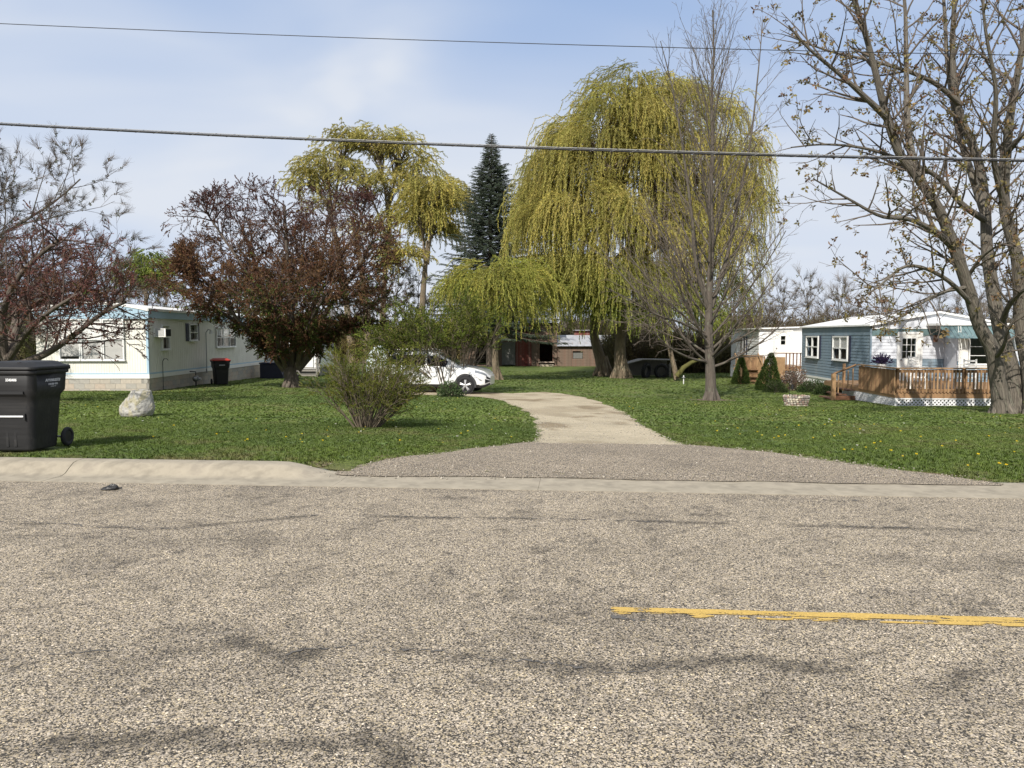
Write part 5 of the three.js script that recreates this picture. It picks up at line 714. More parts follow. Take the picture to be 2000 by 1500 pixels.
// ---------- the blue mobile home on the right ----------
const homeR = thing('mobile_home', 'blue and white sided mobile home with white metal roof behind the deck', 'mobile home', [15.4, -1.02, -33], -0.063);
{
  const g = homeR, W = 5.6, Ln = 9.4, pk = 2.75, eave = 3.06, ridge = 3.58, gm = new MB(), hl = [[-8.42, -6.53, 1.5, 2.55], [-4.37, -2.48, 1.48, 2.55]], hf = [[1.27, 1.85, 1.64, 2.5], [3.4, 5.2, 1.4, 2.55]]; shell(g, M.blueSide, W, Ln, 0.5, eave, hf, hl); gm.tri([0, eave, 0], [W, eave, 0], [pk, ridge, 0]).tri([W, eave, -Ln], [0, eave, -Ln], [pk, ridge, -Ln]); gm.build('gable_end', M.blueSide, g);
  lapSiding(g, M.blueSide, -Ln, 0, 0.5, 2.62, 0.001, -Math.PI / 2, 0.14, hl);   // left wall faces -x
  new MB().box(-0.03, 2.62, -Ln, 0, eave, 0).build('fascia', M.blueSide, g);
  lapSiding(g, M.blueSide, 0.03, 3.04, 0.5, 1.62, 0.001, 0, 0.14, hf); lapSiding(g, M.greySide, 0.03, 3.04, 1.62, 2.6, 0.001, 0, 0.14, hf);
  new MB().box(0.03, 2.6, 0.001, W, 2.9, 0.03).build('header_band', M.awning, g); new MB().quad([0.02, eave - 0.14, 0.034], [W, eave - 0.14, 0.034], [W, eave, 0.034], [0.02, eave, 0.034]).tri([0.02, eave, 0.034], [W - 0.02, eave, 0.034], [pk, ridge - 0.02, 0.034]).build('gable', M.greySide, g); new MB().box(0.02, 2.9, 0.002, W, 2.925, 0.06).build('gable_trim', M.trim, g);
  new MB().box(-0.035, 0.5, -0.03, 0.03, 2.62, 0.032).build('corner_trim', M.blueSide, g);
  const rf = new MB(), e = 0.14; const roofTop = (x) => x < pk ? mix(eave + 0.03, ridge + 0.06, (x + e) / (pk + e)) : mix(ridge + 0.06, eave + 0.03, (x - pk) / (W + e - pk)); for (const [a, b] of [[-e, pk], [pk, W + e]]) { rf.quad([a, roofTop(a), 0.2], [b, roofTop(b), 0.2], [b, roofTop(b), -Ln - 0.1], [a, roofTop(a), -Ln - 0.1]); rf.quad([a, roofTop(a) - 0.07, 0.2], [b, roofTop(b) - 0.07, 0.2], [b, roofTop(b), 0.2], [a, roofTop(a), 0.2]); rf.quad([a, roofTop(a) - 0.07, -Ln - 0.1], [b, roofTop(b) - 0.07, -Ln - 0.1], [b, roofTop(b) - 0.07, 0.2], [a, roofTop(a) - 0.07, 0.2]); } rf.quad([-e, roofTop(-e) - 0.07, -Ln - 0.1], [-e, roofTop(-e) - 0.07, 0.2], [-e, roofTop(-e), 0.2], [-e, roofTop(-e), -Ln - 0.1]); rf.build('roof', M.roofWhite, g);
  for (let z = 0.1; z > -Ln; z -= 0.75) { const s = new MB(); for (const [a, b] of [[-e, pk], [pk, W + e]]) s.quad([a, roofTop(a) + 0.012, z], [b, roofTop(b) + 0.012, z], [b, roofTop(b) + 0.012, z - 0.05], [a, roofTop(a) + 0.012, z - 0.05]); s.build('roof_seam', M.roofWhite, g); }
  const T = -Math.PI / 2;   // local x of these windows runs towards +z
  windowUnit(g, [-0.024, 1.46, -8.45], T, 1.95, 1.13, { cols: 2, shutters: M.navy, sw: 0.24, fw: 0.07 }); windowUnit(g, [-0.024, 1.44, -4.4], T, 1.95, 1.15, { cols: 2, shutters: M.navy, sw: 0.24, blind: 0.5, fw: 0.07 });
  const sk = new MB(); sk.box(0.02, -0.4, -Ln, 0.05, 0.5, 0).box(0.02, -0.4, -0.05, W, 0.5, -0.02); for (let z = -Ln; z < -0.1; z += 0.3) sk.box(0.0, -0.4, z, 0.019, 0.44, z + 0.24); sk.build('skirting', M.whiteSide, g); new MB().box(-0.03, 0.4, -Ln, 0.0, 0.498, 0).build('skirting_cap', M.trim, g);
  doorUnit(g, [1.17, 0.58, 0.024], 0, 0.86, 2.1, { win: [0.1, 1.06, 0.68, 1.92], grid: [3, 3] }); 
  // bay with awning
  const bay = sub('bay', g, [3.05, 0, 0], 0); const bh = [[0.46, 1.38, 1.46, 2.5]]; plate(bay, M.greySide, 0, 2.5, 0.5, 2.75, [0, 0, 1.1], 0, bh); bx('wall', M.greySide, bay, 0, 0.5, 0.001, 0.08, 2.75, 1.019); bx('wall', M.greySide, bay, 2.42, 0.5, 0.001, 2.5, 2.75, 1.019); bx('floor', M.cedar[2], bay, 0.081, 0.5, 0.001, 2.419, 0.58, 1.019); bx('ceiling', M.white, bay, 0.081, 2.68, 0.001, 2.419, 2.749, 1.019); lapSiding(bay, M.blueSide, 0, 2.5, 0.5, 1.55, 1.101, 0, 0.14, bh); lapSiding(bay, M.greySide, 0, 2.5, 1.56, 2.6, 1.101, 0, 0.14, bh); new MB().box(-0.02, 1.3, 1.101, 2.5, 1.4, 1.2).build('ledge', M.trim, bay);
  const win = windowUnit(bay, [0.42, 1.42, 1.124], 0, 1.0, 1.12, { split: false, fw: 0.04 }); for (const y of [0.37, 0.74]) new MB().box(0.04, y - 0.012, 0.05, 0.96, y + 0.012, 0.085).build('rail', M.trim, win); for (const x of [0.04, 1.46]) bx('shutter', M.white, bay, x, 1.42, 1.124, x + 0.36, 2.5, 1.15);
  const aw = new MB(); for (let k = 0; k < 20; k++) { const a = -0.75 + 3.6 * k / 20, b = a + 0.165; aw.quad([a, 2.5, 1.75], [b, 2.5, 1.75], [b, 3.02, 1.1], [a, 3.02, 1.1]); aw.box(a + 0.165, 2.48, 1.74, a + 0.179, 2.53, 1.76); } aw.build('awning', M.awning, bay); new MB().box(-0.8, 3.03, 0.06, 2.9, 3.12, 1.2).build('bay_roof', M.roofWhite, bay);
}
const addR = thing('house_addition', 'white sided addition with its own door beyond the blue home', 'addition', [15.1, -1.25, -47], -0.063);
{
  const g = addR, W = 6, Ln = 7.6; const dh = [[1.27, 1.57, 2.28, 2.83]], wh = [[-4.57, -3.13, 1.65, 2.73]]; shell(g, M.whiteSide, W, Ln, 0.75, 3.28, dh, wh); lapSiding(g, M.whiteSide, 0.02, W, 0.75, 3.12, 0.001, 0, 0.16, dh); lapSiding(g, M.whiteSide, -Ln, 0, 0.75, 3.1, 0.001, -Math.PI / 2, 0.16, wh); new MB().box(0, 3.12, 0.002, W, 3.28, 0.05).build('fascia', M.white, g); new MB().box(-0.04, 3.1, -Ln, -0.001, 3.28, 0).build('fascia', M.greySide, g);
  const rf = new MB(); rf.quad([-0.25, 3.3, 0.25], [W, 3.5, 0.25], [W, 3.5, -Ln - 0.1], [-0.25, 3.3, -Ln - 0.1]).quad([-0.25, 3.22, 0.25], [W, 3.42, 0.25], [W, 3.5, 0.25], [-0.25, 3.3, 0.25]).quad([-0.25, 3.22, -Ln], [-0.25, 3.22, 0.25], [-0.25, 3.3, 0.25], [-0.25, 3.3, -Ln]).quad([-0.25, 3.22, -Ln], [W, 3.42, -Ln], [W, 3.42, 0.25], [-0.25, 3.22, 0.25]); rf.build('roof', M.roofWhite, g);
  new MB().box(-0.04, -0.4, -Ln, -0.005, 0.75, 0).box(0, -0.4, -0.04, W, 0.75, -0.005).build('skirting', M.whiteSide, g); const rb = new MB(); for (let z = -Ln; z < 0; z += 0.3) rb.box(-0.052, -0.4, z, -0.041, 0.7, z + 0.02); rb.box(-0.06, 0.72, -Ln, -0.001, 0.76, 0); rb.build('skirting_rib', M.trim, g);
  doorUnit(g, [0.95, 1.08, 0.024], 0, 0.95, 2.02, { win: [0.32, 1.2, 0.62, 1.75], grid: [1, 2] }); windowUnit(g, [-0.024, 1.62, -4.6], -Math.PI / 2, 1.5, 1.15, { cols: 2, split: false, shutters: M.navy, sw: 0.2, fm: M.greyMetal });
  new MB().box(2.6, 0.75, 0.05, W, 3.1, 5).build('link_wall', M.whiteSide, g);
}
// ---------- decks ----------
let cedarK = 0; const cedar = () => M.cedar[cedarK++ % 3];
const slatGeo = {}; const slat = (w, h, d) => slatGeo[[w, h, d]] ??= new MB().box(-w / 2, 0, -d / 2, w / 2, h, d / 2).geo();
{
  const g = thing('wooden_deck', 'stained wooden deck with slatted railing and white lattice skirt', 'deck', [13.03, -0.82, -26], -0.063), Y = 0.5, Wd = 6.6, Dp = 7.0;   // front edge z 0, back -7 at the house
  for (let z = -0.07; z > -Dp; z -= 0.145) { const o = add('deck_board', slatGeo['board' + Wd] ??= new MB().box(0, 0, -0.07, Wd, 0.035, 0.065).geo(), cedar(), g); o.position.set(0, Y - 0.036, z); }
  bx('rim_board', cedar(), g, 0, Y - 0.2, -0.001, Wd, Y - 0.037, 0.04); bx('rim_board', cedar(), g, -0.041, Y - 0.2, -Dp, -0.001, Y - 0.037, 0.04);
  for (let x = 0.03; x < Wd - 0.05; x += 0.118) { const o = add('baluster', slat(0.05, 0.78, 0.035), cedar(), g); o.position.set(x, Y - 0.02, 0.06); }
  for (let z = 0; z > -3.1; z -= 0.118) { const o = add('baluster', slat(0.035, 0.86, 0.06), cedar(), g); o.position.set(-0.06, Y - 0.1, z); }
  bx('top_rail', M.cedar[1], g, -0.1, Y + 0.79, -0.08, Wd, Y + 0.83, 0.1); bx('top_rail', M.cedar[1], g, -0.12, Y + 0.79, -3.15, 0.04, Y + 0.83, -0.081); bx('under_rail', M.cedar[2], g, 0, Y + 0.66, 0.0, Wd, Y + 0.76, 0.038); bx('lower_rail', M.cedar[0], g, 0, Y + 0.02, 0.0, Wd, Y + 0.11, 0.038); bx('under_rail', M.cedar[2], g, -0.04, Y + 0.66, -3.1, 0.0, Y + 0.75, -0.04);
  for (const [x, z] of [[0.02, -0.06], [2.2, -0.06], [4.3, -0.06], [0.02, -3.1], [0.02, -5.0]]) bx('post', M.cedar[0], g, x, Y - 0.2, z - 0.05, x + 0.09, Y + 0.785, z + 0.045);
  // lattice strips
  const h = 0.4, strips = (Lw, place) => { for (const dir of [1, -1]) for (let x = -h; x < Lw + h; x += 0.125) { const a = Math.max(0, dir > 0 ? -x : x - Lw), b = Math.min(h, dir > 0 ? Lw - x : x); if (b - a < 0.04) continue; const L = (b - a) * Math.SQRT2, key = 'st' + L.toFixed(3), o = add('lattice_strip', slatGeo[key] ??= new MB().box(-0.02, 0, -0.004, 0.02, L, 0.004).geo(), M.lattice, g); place(o, x + dir * a, Y - 0.2 - h + a, dir); } };
  strips(Wd - 0.05, (o, x, y, dir) => { o.position.set(x, y, 0.02 + dir * 0.006); o.rotation.z = -dir * Math.PI / 4; }); strips(4.9, (o, x, y, dir) => { o.rotation.order = 'YXZ'; o.rotation.y = Math.PI / 2; o.rotation.z = -dir * Math.PI / 4; o.position.set(-0.02 - dir * 0.006, y, -x); });
  bx('lattice_post', M.lattice, g, -0.04, Y - 0.2 - h, 0.0, 0.03, Y - 0.201, 0.05);
  bx('lattice_rail', M.lattice, g, 0, Y - 0.24, 0.03, Wd, Y - 0.205, 0.045);
  // steps on the side
  for (let k = 0; k < 3; k++) bx('step', M.deckDark, g, -0.34 - 0.3 * k, Y - 0.17 * (k + 1) - 0.04, -4.9, -0.045 - 0.3 * k, Y - 0.17 * (k + 1), -3.5); bx('stringer', M.deckDark, g, -0.95, -0.15, -3.49, -0.05, 0.1, -3.45); bx('newel_post', M.cedar[1], g, -0.98, -0.3, -3.42, -0.84, 0.95, -3.28);
  new MB().tube([V(-0.91, 0.95, -3.35), V(-0.1, 1.3, -3.3)], [0.04, 0.04], 4, null, true).build('stair_rail', M.cedar[2], g); for (let k = 0; k < 4; k++) { const o = add('baluster', slat(0.035, 0.7, 0.035), cedar(), g); o.position.set(-0.74 + 0.18 * k, 0.22 + 0.08 * k, -3.33); }
}
{
  const g = thing('wooden_porch', 'brown wooden porch and stairs before the white addition door', 'porch', [13.5, -1.2, -46.9], -0.063), Y = 1.0;
  for (let z = -0.02; z < 2.4; z += 0.145) bx('deck_board', cedar(), g, 0, Y - 0.036, z, 3.6, Y, z + 0.135); bx('rim_board', M.cedar[0], g, 0, Y - 0.25, 2.44, 3.6, Y - 0.037, 2.48);
  for (let k = 0; k < 9; k++) bx('panel_board', cedar(), g, 0.0 + 0.128 * k, Y - 0.9, 2.49, 0.122 + 0.128 * k, Y + 0.62, 2.52); bx('panel_cap', M.cedar[2], g, -0.04, Y + 0.62, 2.44, 1.2, Y + 0.66, 2.56);
  bx('solid_panel', M.cedar[1], g, 1.75, Y - 0.75, 2.49, 2.4, Y + 0.55, 2.53); bx('top_rail', M.deckDark, g, 1.7, Y + 0.75, 2.42, 3.6, Y + 0.8, 2.56); for (let x = 2.46; x < 3.6; x += 0.2) { const o = add('baluster', slat(0.06, 0.85, 0.04), M.deckDark, g); o.position.set(x, Y - 0.1, 2.5); }
  for (const x of [0.02, 1.2, 1.7, 3.5]) bx('post', M.cedar[0], g, x, -0.3, 2.38, x + 0.09, Y + 0.6, 2.435);
  const st = sub('stairs', g, [-0.1, 0, 2.5], 0); for (let k = 0; k < 5; k++) bx('tread', M.cedar[2], st, -0.3, Y - 0.19 * (k + 1), 0.05 + 0.28 * k, 0.95, Y - 0.19 * (k + 1) + 0.04, 0.33 + 0.28 * k); for (const x of [-0.34, 0.96]) { new MB().tube([V(x, Y - 0.1, 0), V(x, 0, 1.5)], [0.09, 0.09], 4).build('stringer', M.cedar[1], st); bx('newel_post', M.cedar[1], st, x - 0.05, -0.3, 1.5, x + 0.05, 0.95, 1.6); new MB().tube([V(x, Y + 0.75, 0), V(x, 0.92, 1.55)], [0.05, 0.05], 4, null, true).build('handrail', M.cedar[1], st); for (let k = 1; k < 6; k++) { const o = add('baluster', slat(0.05, 0.72, 0.05), M.cedar[1], st); o.position.set(x, Y - 0.1 - 0.17 * k, 0.25 * k); } }
}
// ---------- barn ----------
{
  const red = mottled([0.15, 0.036, 0.026], 0.4, 0.9, { tile: 1.6, seed: 81, stretch: 1, dirt: [0.2, 0.17, 0.14], dirtAmt: 0.9 }), worn = mottled([0.16, 0.115, 0.085], 0.4, 0.95, { tile: 1.8, seed: 83, dirt: [0.15, 0.05, 0.035], dirtAmt: 0.8 }), tin = mottled([0.34, 0.35, 0.37], 0.3, 0.6, { tile: 3, seed: 85, streakY: 0.25, dirt: [0.24, 0.15, 0.1], dirtAmt: 0.45 }), greyDoor = mottled([0.15, 0.15, 0.14], 0.2, 0.9, { tile: 1, seed: 87 });
  const g = thing('barn', 'old weathered red barn with a tin roof behind the willows', 'barn', [0, -1.42, -75], 0), boards = (name, m, x0, x1, y0, y1, z, holes = []) => { const mb = new MB(), n = Math.round((y1 - y0) / 0.15), h = (y1 - y0) / n; for (let k = 0; k < n; k++) { const a = y0 + k * h; let segs = [[x0, x1]]; for (const [hx0, hx1, hy0, hy1] of holes) if (a + h > hy0 && a < hy1) segs = segs.flatMap(([p, q]) => [[p, Math.min(q, hx0)], [Math.max(p, hx1), q]].filter(([u, v]) => v - u > 0.02)); for (const [p, q] of segs) { mb.quad([p, a, z + 0.03], [q, a, z + 0.03], [q, a + h, z + 0.006], [p, a + h, z + 0.006]); mb.quad([p, a, z - 0.03], [q, a, z - 0.03], [q, a, z + 0.03], [p, a, z + 0.03]); } } return mb.build(name, m, g); };
  boards('wall', worn, 1.9, 4.4, 0, 4.35, 0, [[2.68, 3.97, 0.5, 2.4], [2.05, 2.75, 3.4, 4.2]]); boards('wall', red, 0.35, 1.88, 0, 4.3, 0.05); boards('wall', worn, -4.9, -0.95, 0, 4.3, 0, [[-3.5, -1.7, 0.15, 2.0]]); boards('wall', worn, -0.95, 0.35, 2.2, 4.3, 0);
  bx('sliding_door', greyDoor, g, -1.0, 0.15, 0.04, 0.3, 2.35, 0.09); new MB().box(2.6, 0.4, 0.0, 2.69, 2.5, 0.06).box(3.96, 0.4, 0.0, 4.06, 2.5, 0.06).box(2.6, 2.4, 0.001, 4.06, 2.5, 0.062).build('door_frame', worn, g); bx('sill', mottled([0.36, 0.29, 0.23], 0.2, 0.9), g, 2.55, 0.36, -0.2, 4.1, 0.46, 0.3);
  bx('ramp', mottled([0.35, 0.3, 0.22], 0.2, 0.95), g, 2.7, -0.1, 0.32, 4.0, 0.22, 1.4); new MB().box(-4.9, 0, -8, -4.85, 4.3, -0.04).box(4.36, 0, -8, 4.4, 4.3, -0.04).box(-4.84, 0, -8, 4.35, 4.3, -7.95).build('wall', worn, g);
  const rf = new MB(); for (let k = 0; k < 16; k++) { const a = -5.2 + 9.9 * k / 16, b = a + 9.9 / 16; rf.quad([a, 4.25, 0.45], [b, 4.25, 0.45], [b, 6.4, -4], [a, 6.4, -4]); rf.box(b - 0.03, 4.26, 0.42, b + 0.01, 4.31, 0.46); rf.quad([b - 0.04, 4.27, 0.46], [b, 4.27, 0.46], [b, 6.44, -4], [b - 0.04, 6.44, -4]); rf.quad([a, 6.4, -4], [b, 6.4, -4], [b, 4.25, -8.3], [a, 4.25, -8.3]); } rf.tri([-4.88, 4.3, -0.02], [-4.88, 6.36, -4], [-4.88, 4.3, -8]).tri([4.38, 4.3, -0.02], [4.38, 4.3, -8], [4.38, 6.36, -4]); rf.build('roof', tin, g);
  boards('lean_to_wall', worn, 4.42, 10, 0, 1.95, 0.3, [[5.9, 6.9, 0.75, 1.35]]); bx('hatch', greyDoor, g, 5.95, 0.78, 0.26, 6.85, 1.33, 0.29); const lr = new MB(); for (let k = 0; k < 9; k++) { const a = 4.35 + 0.66 * k, b = a + 0.66; lr.quad([a, 1.98, 0.7], [b, 1.98, 0.7], [b, 3.05, -2], [a, 3.05, -2]).box(b - 0.03, 2.0, 0.66, b, 2.05, 0.7); } lr.build('lean_to_roof', tin, g); boards('upper_wall', red, 6.2, 8.2, 3.0, 3.5, -2); new MB().box(6.1, 3.5, -2.3, 8.3, 3.56, -1.7).build('cap', tin, g); new MB().box(4.42, -0.1, 0.1, 10, 0.0, 0.4).box(-4.9, -0.2, -0.3, 4.4, 0, 0.1).build('footing', M.mortar, g);
}

// ---------- wheeled bins ----------
function loftBox(levels, seg = 6) {   // rounded rectangles: [y, halfWidth, halfDepth, cornerRadius, zOffset]
  const mb = new MB(), per = 4 * (seg + 1); let row = 0;
  for (const [y, w, d, r, zo = 0] of levels) { let k = 0; for (const [sx, sz, a0] of [[1, 1, 0], [-1, 1, 1], [-1, -1, 2], [1, -1, 3]]) for (let i = 0; i <= seg; i++) { const a = (a0 + i / seg) * Math.PI / 2, c = Math.cos(a), s = Math.sin(a); mb.v(sx * (w - r) + c * r, y, sz * (d - r) + s * r + zo, c, 0.05, s, k++ / per, y); } if (row++) { const b = (row - 2) * per, t = b + per; for (let i = 0; i < per; i++) { const j = (i + 1) % per; mb.i.push(b + i, t + j, b + j, b + i, t + i, t + j); } } }
  const top = (row - 1) * per; for (const [b, f] of [[0, 1], [top, -1]]) for (let i = 1; i + 1 < per; i++) f > 0 ? mb.i.push(b, b + i, b + i + 1) : mb.i.push(b, b + i + 1, b + i);
  const g = mb.geo(); g.computeVertexNormals(); return g;
}
const binPlastic = mottled([0.008, 0.0078, 0.0085], 0.35, 0.58, { tile: 0.6, seed: 91, bump: 0.0015, dirt: [0.026, 0.024, 0.022], dirtAmt: 0.6 });
function printTex(draw, w, h) { const c = document.createElement('canvas'); c.width = w; c.height = h; const x = c.getContext('2d'); x.clearRect(0, 0, w, h); draw(x, w, h); const t = new THREE.CanvasTexture(c); t.colorSpace = THREE.SRGBColorSpace; return t; }
function wheeledBin(label, pos, turn, lidMat, detail) {
  const o = thing('wheeled_bin', label, 'bin', pos, turn);
  add('body', loftBox([[0.02, 0.25, 0.27, 0.08, 0.03], [0.05, 0.262, 0.285, 0.09, 0.03], [0.62, 0.29, 0.325, 0.09, 0.015], [0.70, 0.295, 0.335, 0.09, 0.01], [0.76, 0.325, 0.375, 0.09, 0], [1.0, 0.34, 0.39, 0.09, 0]], 6), binPlastic, o);
  add('rim', loftBox([[0.985, 0.352, 0.402, 0.09], [1.0, 0.362, 0.412, 0.09], [1.035, 0.362, 0.412, 0.09], [1.045, 0.35, 0.40, 0.09]], 6), binPlastic, o);
  const lid = add('lid', loftBox([[1.045, 0.37, 0.425, 0.10], [1.05, 0.378, 0.432, 0.10], [1.075, 0.378, 0.432, 0.10], [1.09, 0.365, 0.42, 0.10], [1.10, 0.32, 0.375, 0.10], [1.135, 0.29, 0.34, 0.12], [1.147, 0.24, 0.28, 0.12]], 6), lidMat, o);
  const bar = new MB(); for (const x of [-0.14, 0.14]) bar.box(x - 0.02, 1.105, -0.36, x + 0.02, 1.142, 0.34); bar.build('lid_rib', lidMat, lid);
  new MB().tube([V(-0.28, 1.02, -0.4), V(-0.28, 1.04, -0.5), V(-0.1, 1.04, -0.52), V(0.1, 1.04, -0.52), V(0.28, 1.04, -0.5), V(0.28, 1.02, -0.4)], [0.018, 0.018, 0.018, 0.018, 0.018, 0.018], 8).build('handle', binPlastic, o);
  for (const s of [-1, 1]) { const w = sub('wheel', o, [s * 0.315, 0.127, -0.34]); const tg = new THREE.TorusGeometry(0.098, 0.03, 12, 28); tg.rotateY(Math.PI / 2); add('tyre', tg, M.rubber, w); const hub = new THREE.CylinderGeometry(0.085, 0.085, 0.035, 20); hub.rotateZ(Math.PI / 2); add('hub', hub, M.black, w); } new MB().tube([V(-0.31, 0.127, -0.34), V(0.31, 0.127, -0.34)], [0.012, 0.012], 8).build('axle', M.greyMetal, o);
  if (detail) {
    new MB().box(-0.2, 0.43, 0.295, 0.2, 0.50, 0.318).build('lift_pocket', M.black, o); new MB().tube([V(-0.19, 0.462, 0.34), V(0.19, 0.462, 0.34)], [0.012, 0.012], 10, null, true).build('lift_bar', mat([0.75, 0.75, 0.75], 0.5), o); for (const x of [-0.2, 0.18]) bx('bracket', M.black, o, x, 0.42, 0.31, x + 0.02, 0.5, 0.36);
    new MB().box(-0.21, 0.745, 0.33, 0.21, 0.78, 0.395).build('grip_ledge', M.black, o); for (const x of [-0.05, 0.05]) new MB().box(x - 0.016, 0.08, 0.3, x + 0.016, 0.40, 0.325).build('body_rib', binPlastic, o);
    const num = printTex((x, w, h) => { x.fillStyle = '#f2f2f2'; x.font = 'bold 92px sans-serif'; x.textAlign = 'left'; x.textBaseline = 'middle'; x.setTransform(0.82, 0, 0, 1, 0, 0); x.fillText('3340406', 6, h / 2); }, 420, 110), pm = mat([1, 1, 1], 0.6, { map: num, transparent: true, alphaTest: 0.4 });
    const np = new MB().quad([0, 0, 0], [0.2, 0, 0], [0.2, 0.055, 0.0006], [0, 0.055, 0.0006], null, [0, 0, 1, 0, 1, 1, 0, 1]).build('serial_number', pm, o); np.position.set(-0.005, 0.895, 0.3905); np.rotation.x = -0.06;
    const lg = printTex((x, w, h) => { x.fillStyle = '#c9c9cc'; x.textAlign = 'center'; x.font = 'italic bold 92px sans-serif'; x.setTransform(1, 0, -0.12, 1, 20, 0); x.fillText('Arrowaste', w / 2, 96); x.setTransform(1, 0, 0, 1, 0, 0); x.font = 'bold 46px sans-serif'; x.fillText('616-868-1030', w / 2 + 10, 160); x.font = '25px sans-serif'; x.fillText('arrowaste.com', w / 2 + 12, 194); }, 512, 220), lm = mat([1, 1, 1], 0.6, { map: lg, transparent: true, alphaTest: 0.35 });
    const lp = new MB().quad([0, 0, 0], [0.36, 0, 0], [0.36, 0.15, 0], [0, 0.15, 0], null, [0, 0, 1, 0, 1, 1, 0, 1]).build('company_logo', lm, o); lp.position.set(0.3425, 0.80, 0.16); lp.rotation.y = Math.PI / 2; lp.rotation.z = 0; lp.rotation.order = 'YXZ'; lp.rotation.x = -0.06;
  } else { new MB().quad([-0.12, 0.84, 0.389], [0.12, 0.84, 0.389], [0.12, 0.88, 0.392], [-0.12, 0.88, 0.392]).build('label_patch', mat([0.4, 0.4, 0.42], 0.6), o); }
  return o;
}
{ const x = -6.27, z = -9.88, o = wheeledBin('large black wheeled bin with printed logo at the kerb', [x, 0.125, z], 0.0, binPlastic, true); cleared.push([x, z, 0.5]); }
{ const x = -13.45, z = -35.4, o = wheeledBin('black wheeled bin with a red lid against the cream home', [x, gh(x, z), z], 0.55, mat([0.42, 0.035, 0.02], 0.45), false); o.scale.setScalar(1.06); }
// ---------- boulder ----------
{
  const o = thing('boulder', 'pale grey pointed boulder with yellow lichen on the left lawn', 'boulder', [-8.05, gh(-8.05, -16.4), -16.4], 0), g = new THREE.IcosahedronGeometry(1, 24), p = g.attributes.position, col = new Float32Array(p.count * 3);
  for (let i = 0; i < p.count; i++) {
    let x = p.getX(i), y = p.getY(i), z = p.getZ(i); const n = fbm(x * 1.6 + 4, y * 1.6 + z * 1.9, 4, 201) - 0.5, f = fbm(x * 7 + z * 3, y * 7 - z * 4, 4, 203) - 0.5; for (const [a, b, c, m] of [[0.75, 0.1, 0.65, 0.80], [-0.62, 0.45, 0.64, 0.72], [-0.2, 0.1, 0.97, 0.78], [0.95, 0.2, -0.2, 0.82], [0.15, 0.98, 0.1, 0.62], [0.5, 0.62, 0.6, 0.80], [-0.9, 0.4, -0.2, 0.78], [0.1, 0.3, -0.95, 0.8]]) { const q = x * a + y * b + z * c; if (q > m) { x -= a * (q - m); y -= b * (q - m); z -= c * (q - m); } }
    const rr = Math.hypot(x, z) || 1e-3, e = Math.pow(Math.min(1, rr), 0.6) / rr; x *= e; z *= e; const h = clamp((y + 0.95) / 1.57), k = 1 + 0.10 * n + 0.07 * f, w = x < 0 ? mix(0.50, 0.18, h) : mix(0.40, 0.30, h), X = x * k * w + 0.02 + h * 0.03, Y = h * 0.60 * (1 + 0.12 * f) - 0.04, Z = z * k * mix(0.36, 0.24, h); p.setXYZ(i, X, Y, Z); const l = sm(0.5, 0.64, fbm(X * 9, Y * 9 + Z * 7, 3, 205)), s = fbm(X * 22, Y * 22 + Z * 15, 3, 207); let c = mix3([0.38, 0.365, 0.33], [0.21, 0.2, 0.19], sm(0.45, 0.75, s)); c = mix3(c, [0.34, 0.29, 0.12], l * 0.45); col.set(c, i * 3);
  }
  g.setAttribute('color', new THREE.BufferAttribute(col, 3)); g.computeVertexNormals(); add('stone', g, mat([1, 1, 1], 0.92, { vertexColors: true, bumpMap: tex(256, 256, (i, j) => { const k = 255 * fbm(i / 256 * 16, j / 256 * 16, 4, 209, 16); return [k, k, k]; }, false, 4, 4), bumpScale: 0.015 }), o); cleared.push([-8.05, -16.4, 0.32]);
}
